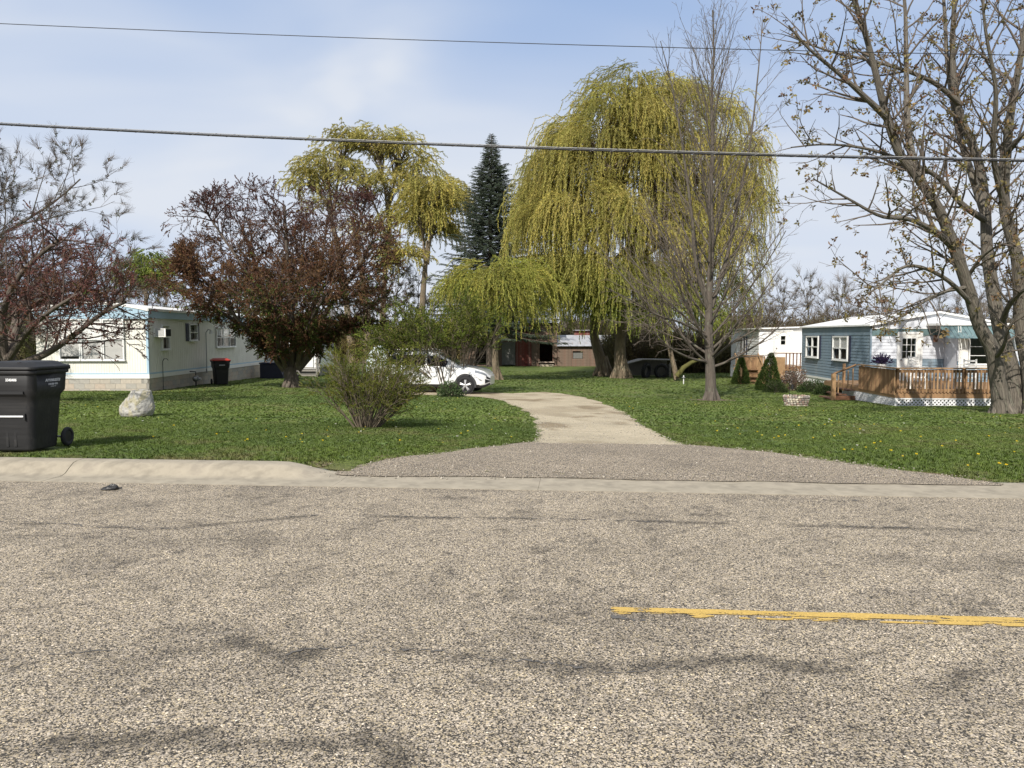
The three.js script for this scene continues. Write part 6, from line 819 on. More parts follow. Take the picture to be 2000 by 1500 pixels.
// ---------- the white car ----------
{
  const wheelW = [-1.809,-29.740], a = 0.16, cz = 0.92, ux = Math.cos(a), uz = Math.sin(a); const fx = wheelW[0], fz = wheelW[1]; const px = fx - 1.36 * ux + cz * Math.sin(a), pz = fz - 1.36 * uz - cz * Math.cos(a);
  const o = thing('parked_car', 'white compact SUV parked on the drive behind the leafy shrub', 'car', [px, gh(fx, fz) + 0.02, pz], -a);
  const T = (tab, x) => { if (x <= tab[0][0]) return tab[0][1]; for (let i = 1; i < tab.length; i++) if (x <= tab[i][0]) { const [p, u] = tab[i - 1], [q, v] = tab[i], t = (x - p) / (q - p); return mix(u, v, t); } return tab[tab.length - 1][1]; };
  const S = (tab, x) => (T(tab, x - 0.06) + T(tab, x) * 2 + T(tab, x + 0.06)) / 4;
  const top = [[-2.26, 0.9], [-2.2, 1.06], [-2.1, 1.3], [-1.92, 1.55], [-1.6, 1.63], [-1.0, 1.675], [-0.3, 1.67], [0.15, 1.60], [0.5, 1.44], [0.85, 1.24], [1.1, 1.10], [1.4, 1.06], [1.8, 0.985], [2.05, 0.90], [2.18, 0.78], [2.26, 0.66]], belt = [[-2.26, 0.85], [-1.9, 1.14], [-1.0, 1.09], [0.3, 1.03], [1.0, 0.99], [1.15, 1.02], [1.8, 0.93], [2.1, 0.82], [2.26, 0.62]], bot = [[-2.26, 0.5], [-2.15, 0.36], [-1.9, 0.27], [1.9, 0.25], [2.1, 0.27], [2.26, 0.36]], hw = [[-2.26, 0.62], [-2.1, 0.80], [-1.8, 0.90], [-1, 0.925], [1.0, 0.925], [1.7, 0.90], [1.95, 0.84], [2.12, 0.72], [2.22, 0.55], [2.26, 0.42]], green = x => clamp((S(top, x) - S(belt, x)) / 0.5);
  const pt = (x, v) => { const h = S(hw, x), b = S(bot, x), bl = Math.min(S(belt, x), S(top, x) - 0.03), t = S(top, x), g = green(x), rw = mix(h * 0.88, 0.60, g), P = [[0, b], [h * 0.9, b], [h, b + 0.12], [h * 1.0, b + (bl - b) * 0.55], [h * 0.985, b + (bl - b) * 0.82], [h * 0.955, bl], [mix(h * 0.95, rw, 0.78), mix(bl, t, 0.78)], [rw * 0.93, t - 0.025 * (0.4 + g)], [rw * 0.55, t - 0.004], [0, t]], i = Math.min(P.length - 2, Math.floor(v)), f = v - i; return [mix(P[i][0], P[i + 1][0], f), mix(P[i][1], P[i + 1][1], f)]; };
  const patch = (x0, x1, v0, v1, nx, nv, off, sides = [1, -1]) => { const mb = new MB(); for (const s of sides) { const b = mb.p.length / 3; for (let i = 0; i <= nx; i++) for (let j = 0; j <= nv; j++) { const x = mix(x0, x1, i / nx), v = mix(v0, v1, j / nv), [z, y] = pt(x, v), [z2, y2] = pt(x, Math.min(8.999, v + 0.05)), [z1, y1] = pt(x, Math.max(0, v - 0.05)); let nz = y2 - y1, ny = -(z2 - z1); const l = Math.hypot(nz, ny) || 1; mb.v(x, y + ny / l * off, s * (z + nz / l * off), 0, ny / l, s * nz / l, x, v); } for (let i = 0; i < nx; i++) for (let j = 0; j < nv; j++) { const q = b + i * (nv + 1) + j, w = q + nv + 1; s > 0 ? mb.i.push(q, w, w + 1, q, w + 1, q + 1) : mb.i.push(q, w + 1, w, q, q + 1, w + 1); } } let g = mb.geo(); g.computeVertexNormals(); return g; };
  const paint = mat([0.78, 0.78, 0.78], 0.3, { clearcoat: 1, clearcoatRoughness: 0.05 }), tint = mat([0.012, 0.014, 0.016], 0.06), clad = mat([0.03, 0.03, 0.032], 0.7);
  add('body', mergeVertices(patch(-2.26, 2.26, 0, 9, 120, 45, 0), 1e-4), paint, o); { const e = new MB(); for (const x of [-2.26, 2.26]) { const P = []; for (let v = 0; v <= 9; v += 0.5) { const [z, y] = pt(x, v); P.push([x, y, z]); } for (let k = 0; k + 1 < P.length; k++) e.quad(P[k], P[k + 1], [P[k + 1][0], P[k + 1][1], -P[k + 1][2]], [P[k][0], P[k][1], -P[k][2]]); } e.build('end_panel', paint, o); }
  for (const [x0, x1] of [[-1.78, -1.25], [-1.2, -0.28], [-0.2, 0.62]]) for (const s of [1, -1]) add('side_window', patch(x0, x1, 5.12, 5.93, 12, 5, 0.006, [s]), tint, o);
  add('windscreen', patch(0.2, 1.04, 7.05, 9, 12, 8, 0.006), mat([0.03, 0.05, 0.05], 0.05), o); add('rear_window', patch(-2.14, -1.88, 7.2, 9, 6, 8, 0.006), tint, o); add('sill_trim', patch(-1.9, 1.9, 1.0, 2.0, 40, 4, 0.006), clad, o);
  for (const s of [1, -1]) add('headlight', patch(1.72, 2.16, 4.15, 4.95, 10, 4, 0.008, [s]), mat([0.32, 0.34, 0.36], 0.15, { metalness: 0.5 }), o); add('grille', patch(2.14, 2.259, 3.4, 4.3, 6, 6, 0.008), M.black, o); add('lower_grille', patch(2.1, 2.258, 2.1, 3.1, 6, 6, 0.009), M.black, o); add('front_skirt', patch(1.85, 2.25, 1.0, 1.75, 8, 4, 0.008), clad, o);
  for (const x of [1.36, -1.34]) for (const s of [1, -1]) {
    const w = sub('wheel', o, [x, 0.345, s * 0.87]), ty = new THREE.TorusGeometry(0.275, 0.075, 14, 36); ty.scale(1, 1, 1.35); add('tyre', ty, M.rubber, w); const rim = new THREE.CylinderGeometry(0.225, 0.225, 0.1, 28, 1, true); rim.rotateX(Math.PI / 2); add('rim', rim, M.steel, w); const back = new THREE.CircleGeometry(0.23, 28); add('brake_disc', back, M.dark, w).position.z = s * 0.0; const sp = new MB(); for (let k = 0; k < 5; k++) { const q = k * 1.2566 + 0.3; for (const e of [-0.13, 0.13]) sp.tube([V(Math.cos(q) * 0.03, Math.sin(q) * 0.03, s * 0.075), V(Math.cos(q + e) * 0.22, Math.sin(q + e) * 0.22, s * 0.06)], [0.03, 0.022], 5); } sp.tube([V(0, 0, s * 0.03), V(0, 0, s * 0.09)], [0.06, 0.05], 12, null, true); sp.build('spokes', mat([0.62, 0.62, 0.63], 0.35, { metalness: 0.6 }), w);
    const arch = new THREE.RingGeometry(0.365, 0.435, 30, 1, -0.25, Math.PI + 0.5), well = new THREE.CircleGeometry(0.372, 30); const am = add('wheel_arch', arch, clad, o); am.position.set(x, 0.365, s * 0.936); const wm = add('wheel_well', well, M.dark, o); wm.position.set(x, 0.36, s * 0.931);
  }
  for (const s of [1, -1]) { add('door_mirror', loftBox([[0, 0.07, 0.09, 0.03], [0.06, 0.09, 0.11, 0.03], [0.12, 0.085, 0.1, 0.03], [0.15, 0.06, 0.08, 0.03]], 3), paint, o).position.set(0.72, 1.0, s * 1.0); new MB().box(-0.05, 0.86, s * 0.925, 0.12, 0.89, s * 0.95).build('door_handle', paint, o); new MB().tube([V(-1.7, 1.70, s * 0.56), V(-1.0, 1.735, s * 0.57), V(-0.2, 1.72, s * 0.57), V(0.1, 1.66, s * 0.57)], [0.02, 0.02, 0.02, 0.02], 6).build('roof_rail', M.steel, o); }
  new MB().box(2.262, 0.72, -0.09, 2.275, 0.79, 0.09).build('front_badge', M.greyMetal, o);
}
// ---------- cables and their poles ----------
{
  const fit = (P) => s => { const [[a, A], [b, B], [c, C]] = P; return A * (s - b) * (s - c) / ((a - b) * (a - c)) + B * (s - a) * (s - c) / ((b - a) * (b - c)) + C * (s - a) * (s - b) / ((c - a) * (c - b)); };
  const mk = (pts3, t, r, name, label, m, extra) => { const pr = pts3.map(([x, y, z]) => [toST(x, z)[0], y]), f = fit(pr), list = []; for (let s = -27; s <= 27; s += 0.5) { const [x, z] = fromST(s, t); list.push(V(x, f(s), z)); } const o = thing(name, label, 'cable'); new MB().tube(list, list.map(() => r), 8).build('cable', m, o); if (extra) { new MB().tube(list.map(p => V(p.x, p.y + r + 0.008, p.z)), list.map(() => 0.005), 5).build('support_wire', M.greyMetal, o); const w = []; for (let k = 0; k < (list.length - 1) * 12; k++) { const p = at(list, k / ((list.length - 1) * 12)), q = k * 1.05; w.push(V(p.x + Math.cos(q) * 0.004, p.y + 0.006 + Math.sin(q) * (r + 0.008), p.z + Math.cos(q) * (r + 0.003))); } new MB().tube(w, w.map(() => 0.002), 3).build('lashing_wire', M.greyMetal, o); } return f; };
  const t = 9.9, big = mk([[-6.903,4.438,-10.555], [0.000,3.985,-9.938], [6.159,3.696,-9.389]], t, 0.0135, 'telephone_cable', 'thick black telephone cable strung across in front of the trees', M.black, true), thin = mk([[-6.848,5.755,-10.555], [0.000,5.280,-9.938], [6.106,4.939,-9.389]], t, 0.005, 'power_line', 'thin upper power line crossing the sky', M.black, false);
  for (const s of [-26.4, 26.4]) { const [x, z] = fromST(s, t), y = gh(x, z), h = Math.max(thin(s), big(s)) + 0.5 - y, o = thing('utility_pole', s < 0 ? 'wooden utility pole beyond the left edge carrying both wires' : 'wooden utility pole beyond the right edge carrying both wires', 'utility pole', [x, y, z]); new MB().tube([V(0, -0.3, 0), V(0, h * 0.5, 0), V(0, h, 0)], [0.16, 0.14, 0.11], 12, null, true).build('pole', bark.willow, o); bx('crossarm', M.greyWood, o, -0.06, h - 0.55, -0.9, 0.06, h - 0.43, 0.9); }
}
// ---------- small things ----------
{ // scrap of black rubber in the gutter
  const p = [-4.175,-7.880], o = thing('tyre_scrap', 'small crumpled black scrap lying in the gutter', 'scrap', [p[0], 0.006, p[1]], 0.15), g = new THREE.IcosahedronGeometry(1, 5), q = g.attributes.position; for (let i = 0; i < q.count; i++) { const x = q.getX(i), y = q.getY(i), z = q.getZ(i), n = fbm(x * 3 + 2, z * 3 + y * 2, 3, 221); q.setXYZ(i, x * 0.085 * (0.8 + 0.4 * n), Math.max(0, (y + 0.2) * 0.034 * (0.5 + n) * (1 + x * 0.6)), z * 0.045); } g.computeVertexNormals(); add('scrap', g, mat([0.012, 0.011, 0.011], 0.45), o);
  new MB().tube([V(0.07, 0.012, 0), V(0.12, 0.012, -0.01)], [0.01, 0.006], 5).build('tail', M.black, o);
}
{ // stone planter
  const c = [9.605,-25.860], y = gh(...c), o = thing('stone_planter', 'round cobblestone planter ring on the right lawn', 'planter', [c[0], y, c[1]]), R = rng(231), gs = [0, 1, 2].map(k => { const g = new THREE.IcosahedronGeometry(1, 1), p = g.attributes.position; for (let i = 0; i < p.count; i++) { const n = 0.85 + 0.3 * hash2(Math.round(p.getX(i) * 50) + k * 7, Math.round(p.getY(i) * 50 + p.getZ(i) * 90), 3); p.setXYZ(i, p.getX(i) * n, p.getY(i) * n, p.getZ(i) * n); } return mergeVertices(g); }); gs.forEach(g => g.computeVertexNormals()); const ms = [[0.32, 0.28, 0.23], [0.44, 0.40, 0.33], [0.22, 0.19, 0.17], [0.5, 0.45, 0.35], [0.28, 0.2, 0.16]].map((c, k) => mottled(c, 0.2, 0.9, { tile: 0.3, seed: 240 + k }));
  for (let j = 0; j < 5; j++) { const n = 22 + j, rad = 0.335 + 0.014 * j; for (let k = 0; k < n; k++) { const a = (k + (j % 2) * 0.5) / n * 6.283, m = add('stone', gs[R() * 3 | 0], ms[R() * 5 | 0], o); m.position.set(Math.cos(a) * rad, 0.035 + j * 0.07, Math.sin(a) * rad); m.rotation.set(R() * 3, R() * 3, R() * 3); m.scale.set(0.05 + 0.012 * R(), 0.04 + 0.01 * R(), 0.045 + 0.01 * R()); } }
  const s = new THREE.CylinderGeometry(0.31, 0.31, 0.26, 20); add('soil', s, mottled([0.06, 0.042, 0.03], 0.3, 0.98), o).position.y = 0.13;
  const lf = new MB(); for (let k = 0; k < 60; k++) { const a = R() * 6.283, q = R() * 0.3; leaf(lf, V(Math.cos(a) * q, 0.26, Math.sin(a) * q), V((R() - 0.5), 1, (R() - 0.5)).normalize(), 0.1, 0.04, vary(R() < 0.3 ? [0.6, 0.57, 0.5] : [0.09, 0.1, 0.04], R), R); } stuff(lf.build('plants', leafMat(), o)); cleared.push([c[0], c[1], 0.4]);
  const h = new MB().tube([V(0, 0.1, 0), V(0, 0.75, 0), V(0.04, 0.82, 0), V(0.09, 0.75, 0)], [0.008, 0.008, 0.008, 0.008], 5).build('lantern_hook', M.black, o); h.position.set(-0.2, 0, -0.1); new MB().tube([V(-0.11, 0.74, -0.1), V(-0.11, 0.7, -0.1), V(-0.11, 0.6, -0.1), V(-0.11, 0.57, -0.1)], [0.01, 0.05, 0.05, 0.03], 8, null, true).build('lantern', M.black, o);
}
function pathLight(px, label) { const o = thing('path_light', label, 'path light', [px[0], gh(...px), px[1]]); new MB().tube([V(0, -0.05, 0), V(0, 0.36, 0)], [0.028, 0.028], 8).build('post', M.trim, o); new MB().tube([V(0, 0.36, 0), V(0, 0.375, 0), V(0, 0.43, 0)], [0.11, 0.105, 0.03], 12, null, true).build('cap', M.greyMetal, o); new MB().tube([V(0, 0.43, 0), V(0, 0.5, 0)], [0.035, 0.025], 8, null, true).build('finial', M.trim, o); }
pathLight([9.578,-42.800], 'short white path light standing on the lawn left of the leafless maple');
// plants in front of the blue home
function conifer(label, c, H, r, seed, lean = 0) { const o = thing('cone_shrub', label, 'shrub', [c[0], gh(...c), c[1]]), R = rng(seed), mb = new MB(); new MB().tube([V(0, -0.05, 0), V(lean, H * 0.8, 0)], [0.05, 0.015], 6).build('stem', bark.twig, o); for (let k = 0; k < 5200; k++) { const h = Math.pow(R(), 1.35), a = R() * 6.283, q = r * Math.pow(1 - h, 0.75) * (0.75 + 0.3 * R()) * (0.85 + 0.3 * vnoise(a * 2, h * 5, seed)), d = V(Math.cos(a), 0.7 + 0.5 * R(), Math.sin(a)).addScaledVector(rv(R), 0.5).normalize(); leaf(mb, V(Math.cos(a) * q + lean * h, h * H + 0.02, Math.sin(a) * q), d, 0.1 + 0.05 * R(), 0.035, vary(R() < 0.5 ? [0.05, 0.085, 0.018] : [0.075, 0.105, 0.025], R, 0.35), R); } stuff(mb.build('foliage', leafMat(0.15), o)); }
conifer('leaning cone shaped evergreen shrub beside the brown porch stairs', [12.391,-37.080], 1.72, 0.62, 251, 0.12); conifer('small pointed evergreen behind the porch handrail', [12.9, -43.2], 1.5, 0.45, 253);
function bush(name, label, c, H, r, seed, cols, n = 2600, size = 0.07, bloom) { const o = thing(name, label, 'bush', [c[0], gh(...c), c[1]]), R = rng(seed), mb = new MB(), st = new MB(); for (let k = 0; k < 26; k++) { const a = R() * 6.283, q = R(); st.tube([V(0.05 * Math.cos(a), -0.03, 0.05 * Math.sin(a)), V(Math.cos(a) * r * q * 0.6, H * 0.5, Math.sin(a) * r * q * 0.6), V(Math.cos(a) * r * q, H * (0.7 + 0.3 * R()), Math.sin(a) * r * q)], [0.012, 0.009, 0.005], 4); } stuff(st.build('stems', bark.twig, o)); for (let k = 0; k < n; k++) { const a = R() * 6.283, e = Math.acos(1 - R()), q = 0.55 + 0.45 * R(), w = 0.8 + 0.4 * vnoise(a * 2.5, e * 3, seed), p = V(Math.cos(a) * Math.sin(e) * r * q * w, Math.max(0.02, Math.cos(e) * H * q * w), Math.sin(a) * Math.sin(e) * r * q * w), d = p.clone().setY(p.y + 0.1).normalize().addScaledVector(rv(R), 0.7).normalize(); leaf(mb, p, d, size * (0.6 + 0.8 * R()), size * 0.5, vary(bloom && R() < bloom[0] ? bloom[1] : cols[R() * cols.length | 0], R, 0.3), R); } stuff(mb.build('foliage', leafMat(0.25), o)); }
bush('bush', 'brownish pink shrub with white blossom in front of the blue home corner', [13.630,-37.080], 1.15, 0.75, 261, [[0.16, 0.09, 0.07], [0.2, 0.13, 0.1], [0.12, 0.09, 0.05]], 3000, 0.07, [0.12, [0.65, 0.6, 0.58]]);
bush('bush', 'low dark green yew below the blue home wall', [14.001,-35.500], 0.55, 0.75, 263, [[0.03, 0.055, 0.015], [0.045, 0.07, 0.02]], 3000, 0.07); bush('bush', 'second low dark green bush nearer the deck steps', [14.064,-34.040], 0.5, 0.7, 265, [[0.035, 0.06, 0.016], [0.05, 0.075, 0.02]], 2600, 0.07); bush('bush', 'thin reddish brown bush beside the deck steps', [13.951,-32.600], 0.65, 0.42, 267, [[0.2, 0.13, 0.09], [0.13, 0.1, 0.05]], 700, 0.07, [0.1, [0.6, 0.55, 0.5]]); bush('bush', 'dark ground hugging bush under the leaning evergreen', [12.221,-35.500], 0.5, 0.6, 269, [[0.035, 0.055, 0.016], [0.05, 0.07, 0.02]], 2200, 0.07);
bush('bush', 'tall thin weeds at the foot of the shrub by the white car', [-2.239,-27.900], 0.55, 0.5, 271, [[0.06, 0.1, 0.03], [0.08, 0.11, 0.05]], 1500, 0.08);
// evergreen reaching in at the right edge
{ const c = [17.3, -20.0], o = thing('spruce_tree', 'young bright green spruce at the right edge near the big maple', 'tree', [c[0], gh(...c), c[1]]), R = rng(281), im = new Inst(GEO().needle, LM.needle), br = new MB(); new MB().tube([V(0, -0.1, 0), V(0, 5.6, 0)], [0.11, 0.02], 8).build('trunk', bark.spruce, o); for (let k = 0; k < 110; k++) { const f = 0.02 + 0.96 * k / 110, L = 3.1 * Math.pow(1 - f, 0.8) + 0.1, a = k * 2.4, d = V(Math.cos(a), -0.05 + 0.4 * f, Math.sin(a)).normalize(), pts = [V(0, 0.12 + f * 5.4, 0)]; for (let i = 0; i < 5; i++) { d.y += i < 2 ? -0.04 : 0.05; d.normalize(); pts.push(pts[i].clone().addScaledVector(d, L / 5)); } br.tube(pts, taper(6, 0.022, 0.006), 4); for (let i = 0; i < L * 12 + 4; i++) { const g = 0.1 + 0.9 * R(), dd = dirAt(pts, g), w = V(-dd.z, 0, dd.x).multiplyScalar((R() < 0.5 ? 1 : -1) * 0.8).addScaledVector(dd, 0.75).add(V(0, -0.15 * R(), 0)).normalize(), l2 = 0.22 + 0.25 * R(); im.add(at(pts, g), w, l2, 0.42, vary(R() < 0.6 ? [0.06, 0.095, 0.015] : [0.10, 0.13, 0.02], R, 0.3), R, V(-w.z, 0, w.x).normalize()); } } stuff(br.build('branches', bark.spruce, o)); im.build('needles', o); }
// deck furniture
{
  const base = (dx, dz) => { const a = -0.063, c = Math.cos(a), s = Math.sin(a); return [13.03 + dx * c + dz * s, -0.32, -26 - dx * s + dz * c]; };
  const chairM = M.white; const chair = (label, p, turn) => { const o = thing('garden_chair', label, 'chair', p, turn, 'white chairs on the deck'); for (const [x, z] of [[-0.25, 0.22], [0.22, 0.22]]) bx('leg', chairM, o, x, 0, z, x + 0.04, 0.62, z + 0.04); for (const x of [-0.25, 0.22]) bx('leg', chairM, o, x, 0, -0.26, x + 0.04, 1.08, -0.22); bx('seat', chairM, o, -0.25, 0.4, -0.215, 0.26, 0.44, 0.27); for (const x of [-0.26, 0.21]) bx('armrest', chairM, o, x, 0.625, -0.215, x + 0.06, 0.65, 0.28); for (let k = 0; k < 5; k++) bx('back_slat', chairM, o, -0.205, 0.52 + 0.115 * k, -0.25, 0.215, 0.58 + 0.115 * k, -0.23); return o; };
  chair('white slatted chair on the deck beside the front door', base(3.2, -5.6), 0.2); chair('white slatted chair behind the railing left of the low table', base(1.5, -1.8), 1.2); chair('white slatted chair behind the railing facing the low table', base(3.0, -1.5), -1.2);
  const tb = thing('garden_table', 'low round white table on the deck behind the railing', 'table', base(2.3, -1.3), 0); new MB().tube([V(0, 0.4, 0), V(0, 0.44, 0)], [0.42, 0.42], 24, null, true).build('table_top', M.white, tb); for (let k = 0; k < 4; k++) { const a = k * 1.571 + 0.5; new MB().tube([V(Math.cos(a) * 0.3, 0, Math.sin(a) * 0.3), V(Math.cos(a) * 0.22, 0.4, Math.sin(a) * 0.22)], [0.02, 0.02], 6).build('leg', M.white, tb); }
  const pot = thing('flower_pot', 'purple leaved plant in a pale pot beside the blue home door', 'plant', base(1.9, -5.9)), R = rng(291); new MB().tube([V(0, 0, 0), V(0, 0.7, 0), V(0, 0.74, 0)], [0.12, 0.18, 0.2], 14, null, true).build('pot', M.trim, pot); const lf = new MB(); for (let k = 0; k < 420; k++) { const d = rv(R).normalize(); d.y = Math.abs(d.y) + 0.1; d.normalize(); leaf(lf, V(0, 0.74, 0).addScaledVector(d, 0.4 * R()), d.clone().addScaledVector(rv(R), 0.6).normalize(), 0.13, 0.06, vary([0.05, 0.035, 0.09], R, 0.4), R); } stuff(lf.build('foliage', leafMat(0.2), pot));
  const lamp = thing('wall_lantern', 'brown lantern hung on the white wall right of the front door', 'lantern', base(0, 0)); const L = V(...[15.4 + 2.55, 1.52, -32.86 + 0.16]); lamp.position.set(L.x, L.y - 0.1, L.z + 0.1); new MB().tube([V(0, 0.18, -0.1), V(0, 0.22, 0)], [0.012, 0.012], 6).build('bracket', M.black, lamp); new MB().tube([V(0, 0.2, 0), V(0, 0.17, 0), V(0, 0.12, 0), V(0, -0.08, 0), V(0, -0.1, 0)], [0.02, 0.12, 0.09, 0.09, 0.05], 10, null, true).build('housing', mat([0.14, 0.06, 0.03], 0.5), lamp);
  const tr = thing('trellis', 'narrow white trellis leaning at the bay corner', 'trellis', [18.25, -0.32, -31.3], -0.063); for (const x of [0, 0.1]) new MB().tube([V(x, 0.03, 0.12), V(x - 0.06, 2.3, -0.1)], [0.016, 0.016], 4).build('stile', M.white, tr); for (let k = 1; k < 10; k++) new MB().tube([V(-0.006 * k, 0.23 * k, 0.12 - 0.022 * k), V(0.1 - 0.006 * k, 0.23 * k, 0.12 - 0.022 * k)], [0.01, 0.01], 4).build('rung', M.white, tr);
}
// behind the willows: low lean-to, tyres, fallen wood
{
  const p = [9.023,-51.580], o = thing('low_shed', 'low dark open shed behind the willow trunks', 'shed', [p[0] + 0.4, gh(...p), p[1] - 1.5], 0); const g = M.greyWood; bx('wall', g, o, -1.5, 0, -1.6, 1.6, 1.05, -1.5); for (const x of [-1.5, 0, 1.5]) bx('post', g, o, x - 0.05, 0, -0.05, x + 0.05, 0.95, 0.05); const rf = new MB(); rf.quad([-1.8, 0.82, 0.25], [-0.4, 1.2, 0.25], [-0.4, 1.2, -1.8], [-1.8, 0.82, -1.8]).quad([-0.4, 1.2, 0.25], [1.9, 1.16, 0.25], [1.9, 1.16, -1.8], [-0.4, 1.2, -1.8]).quad([-1.8, 0.76, 0.25], [-0.4, 1.14, 0.25], [-0.4, 1.2, 0.25], [-1.8, 0.82, 0.25]).quad([-0.4, 1.14, 0.25], [1.9, 1.1, 0.25], [1.9, 1.16, 0.25], [-0.4, 1.2, 0.25]); rf.build('roof', g, o); for (const s of [-1.5, 1.55]) bx('wall', g, o, s, 0, -1.49, s + 0.05, 0.8, -0.06);
  const tyre = (label, q, turn, tilt, R) => { const t = thing('tractor_tyre', label, 'tyre', [q[0], gh(...q) + R - 0.06, q[1]], turn, 'old tyres by the low shed'), b = new THREE.TorusGeometry(R * 0.8, R * 0.22, 12, 36); b.scale(1, 1, 1.2); const m = add('carcass', b, M.rubber, t); m.rotation.x = tilt; const tr = new MB(); for (let k = 0; k < 28; k++) { const a = k / 28 * 6.283; tr.tube([V(Math.cos(a) * R * 0.99, Math.sin(a) * R * 0.99, -R * 0.2), V(Math.cos(a + 0.1) * R * 1.01, Math.sin(a + 0.1) * R * 1.01, 0), V(Math.cos(a) * R * 0.99, Math.sin(a) * R * 0.99, R * 0.2)], [0.03, 0.03, 0.03], 4); } const tm = tr.build('tread', M.rubber, t); tm.rotation.x = tilt; };
  tyre('big black tyre half turned beside the low shed', [9.023,-51.580], 0.9, 0.12, 0.52); tyre('big black tyre standing in front of the low shed', [10.091,-51.760], -0.5, -0.1, 0.5);
  const a = [10.213,-1.122,-47.500], b = [9.511,2.078,-48.000]; const lt = new MB().tube(spline([a, [9.965,0.016,-47.600], b, [9.160,4.647,-48.500]], 12), taper(13, 0.19, 0.08), 9).build('leaning_trunk', bark.willow); tag(lt, 'grey leaning dead trunk behind the leafless maple', 'trunk');
  const lg = new MB().tube([V(...[10.103,-0.905,-47.000]), V(...[10.504,-0.371,-47.000]), V(...[10.969,-0.058,-47.000]), V(...[11.655,0.193,-47.000])], [0.17, 0.15, 0.12, 0.07], 9, null, true).build('mossy_log', mottled([0.095, 0.09, 0.025], 0.4, 0.95, { tile: 0.7, bump: 0.02, seed: 95 })); tag(lg, 'yellow green mossy log slanting up behind the leafless maple', 'log');
  const c = [17.963,-73.780]; const jk = thing('scrap_wood', 'pale boards leaning behind the leafless maple trunk', 'boards', [c[0], gh(...c), c[1]]); for (let k = 0; k < 4; k++) { const m = bx('board', k % 2 ? M.trim : M.cedar[k % 3], jk, -0.1, 0, -0.02, 0.1, 1.5, 0.02); m.position.set(-0.9 + 0.45 * k, 0, 0.1 * k); m.rotation.z = 0.5 - 0.35 * k; m.rotation.x = -0.25; }
  const st = thing('tarp_cover', 'pale blue white tarp over a stack beyond the front shrub', 'tarp', [...(([x, z]) => [x, gh(x, z), z])([-9.266,-53.400])]); const tg = new THREE.SphereGeometry(1, 30, 20, 0, 6.2832, 0, 1.5708), tp = tg.attributes.position; for (let i = 0; i < tp.count; i++) { const x = tp.getX(i), y = tp.getY(i), z = tp.getZ(i), n = fbm(x * 3 + z, y * 4 + z * 2, 3, 299); tp.setXYZ(i, Math.sign(x) * Math.pow(Math.abs(x), 0.6) * 0.85 * (0.9 + 0.2 * n) + y * 0.2, Math.pow(Math.max(0, y), 0.7) * 1.9 * (0.92 + 0.16 * n), Math.sign(z) * Math.pow(Math.abs(z), 0.6) * 0.9 * (0.9 + 0.2 * n)); } tg.computeVertexNormals(); add('sheet', tg, mat([0.50, 0.56, 0.58], 0.5), st);
  for (const [q, s, lab] of [[[-14.150,-44.340], 0.18, 'small reddish stone by the navy box'], [[-13.854,-44.340], 0.22, 'larger pinkish stone by the navy box'], [[-14.833,-32.740], 0.12, 'small pale stone at the cream home corner']]) { const g = new THREE.IcosahedronGeometry(1, 4), pp = g.attributes.position; for (let i = 0; i < pp.count; i++) { const x = pp.getX(i), y = pp.getY(i), z = pp.getZ(i), n = 0.8 + 0.4 * fbm(x * 2 + z, y * 2 + 4, 3, 297); pp.setXYZ(i, x * n * s * 1.3, y * n * s * 0.75, z * n * s); } g.computeVertexNormals(); const m = add('stone', g, mottled([0.36, 0.24, 0.19], 0.2, 0.9, { tile: 0.3 })); m.position.set(q[0], gh(...q) + s * 0.4, q[1]); tag(m, lab, 'stone'); }
}
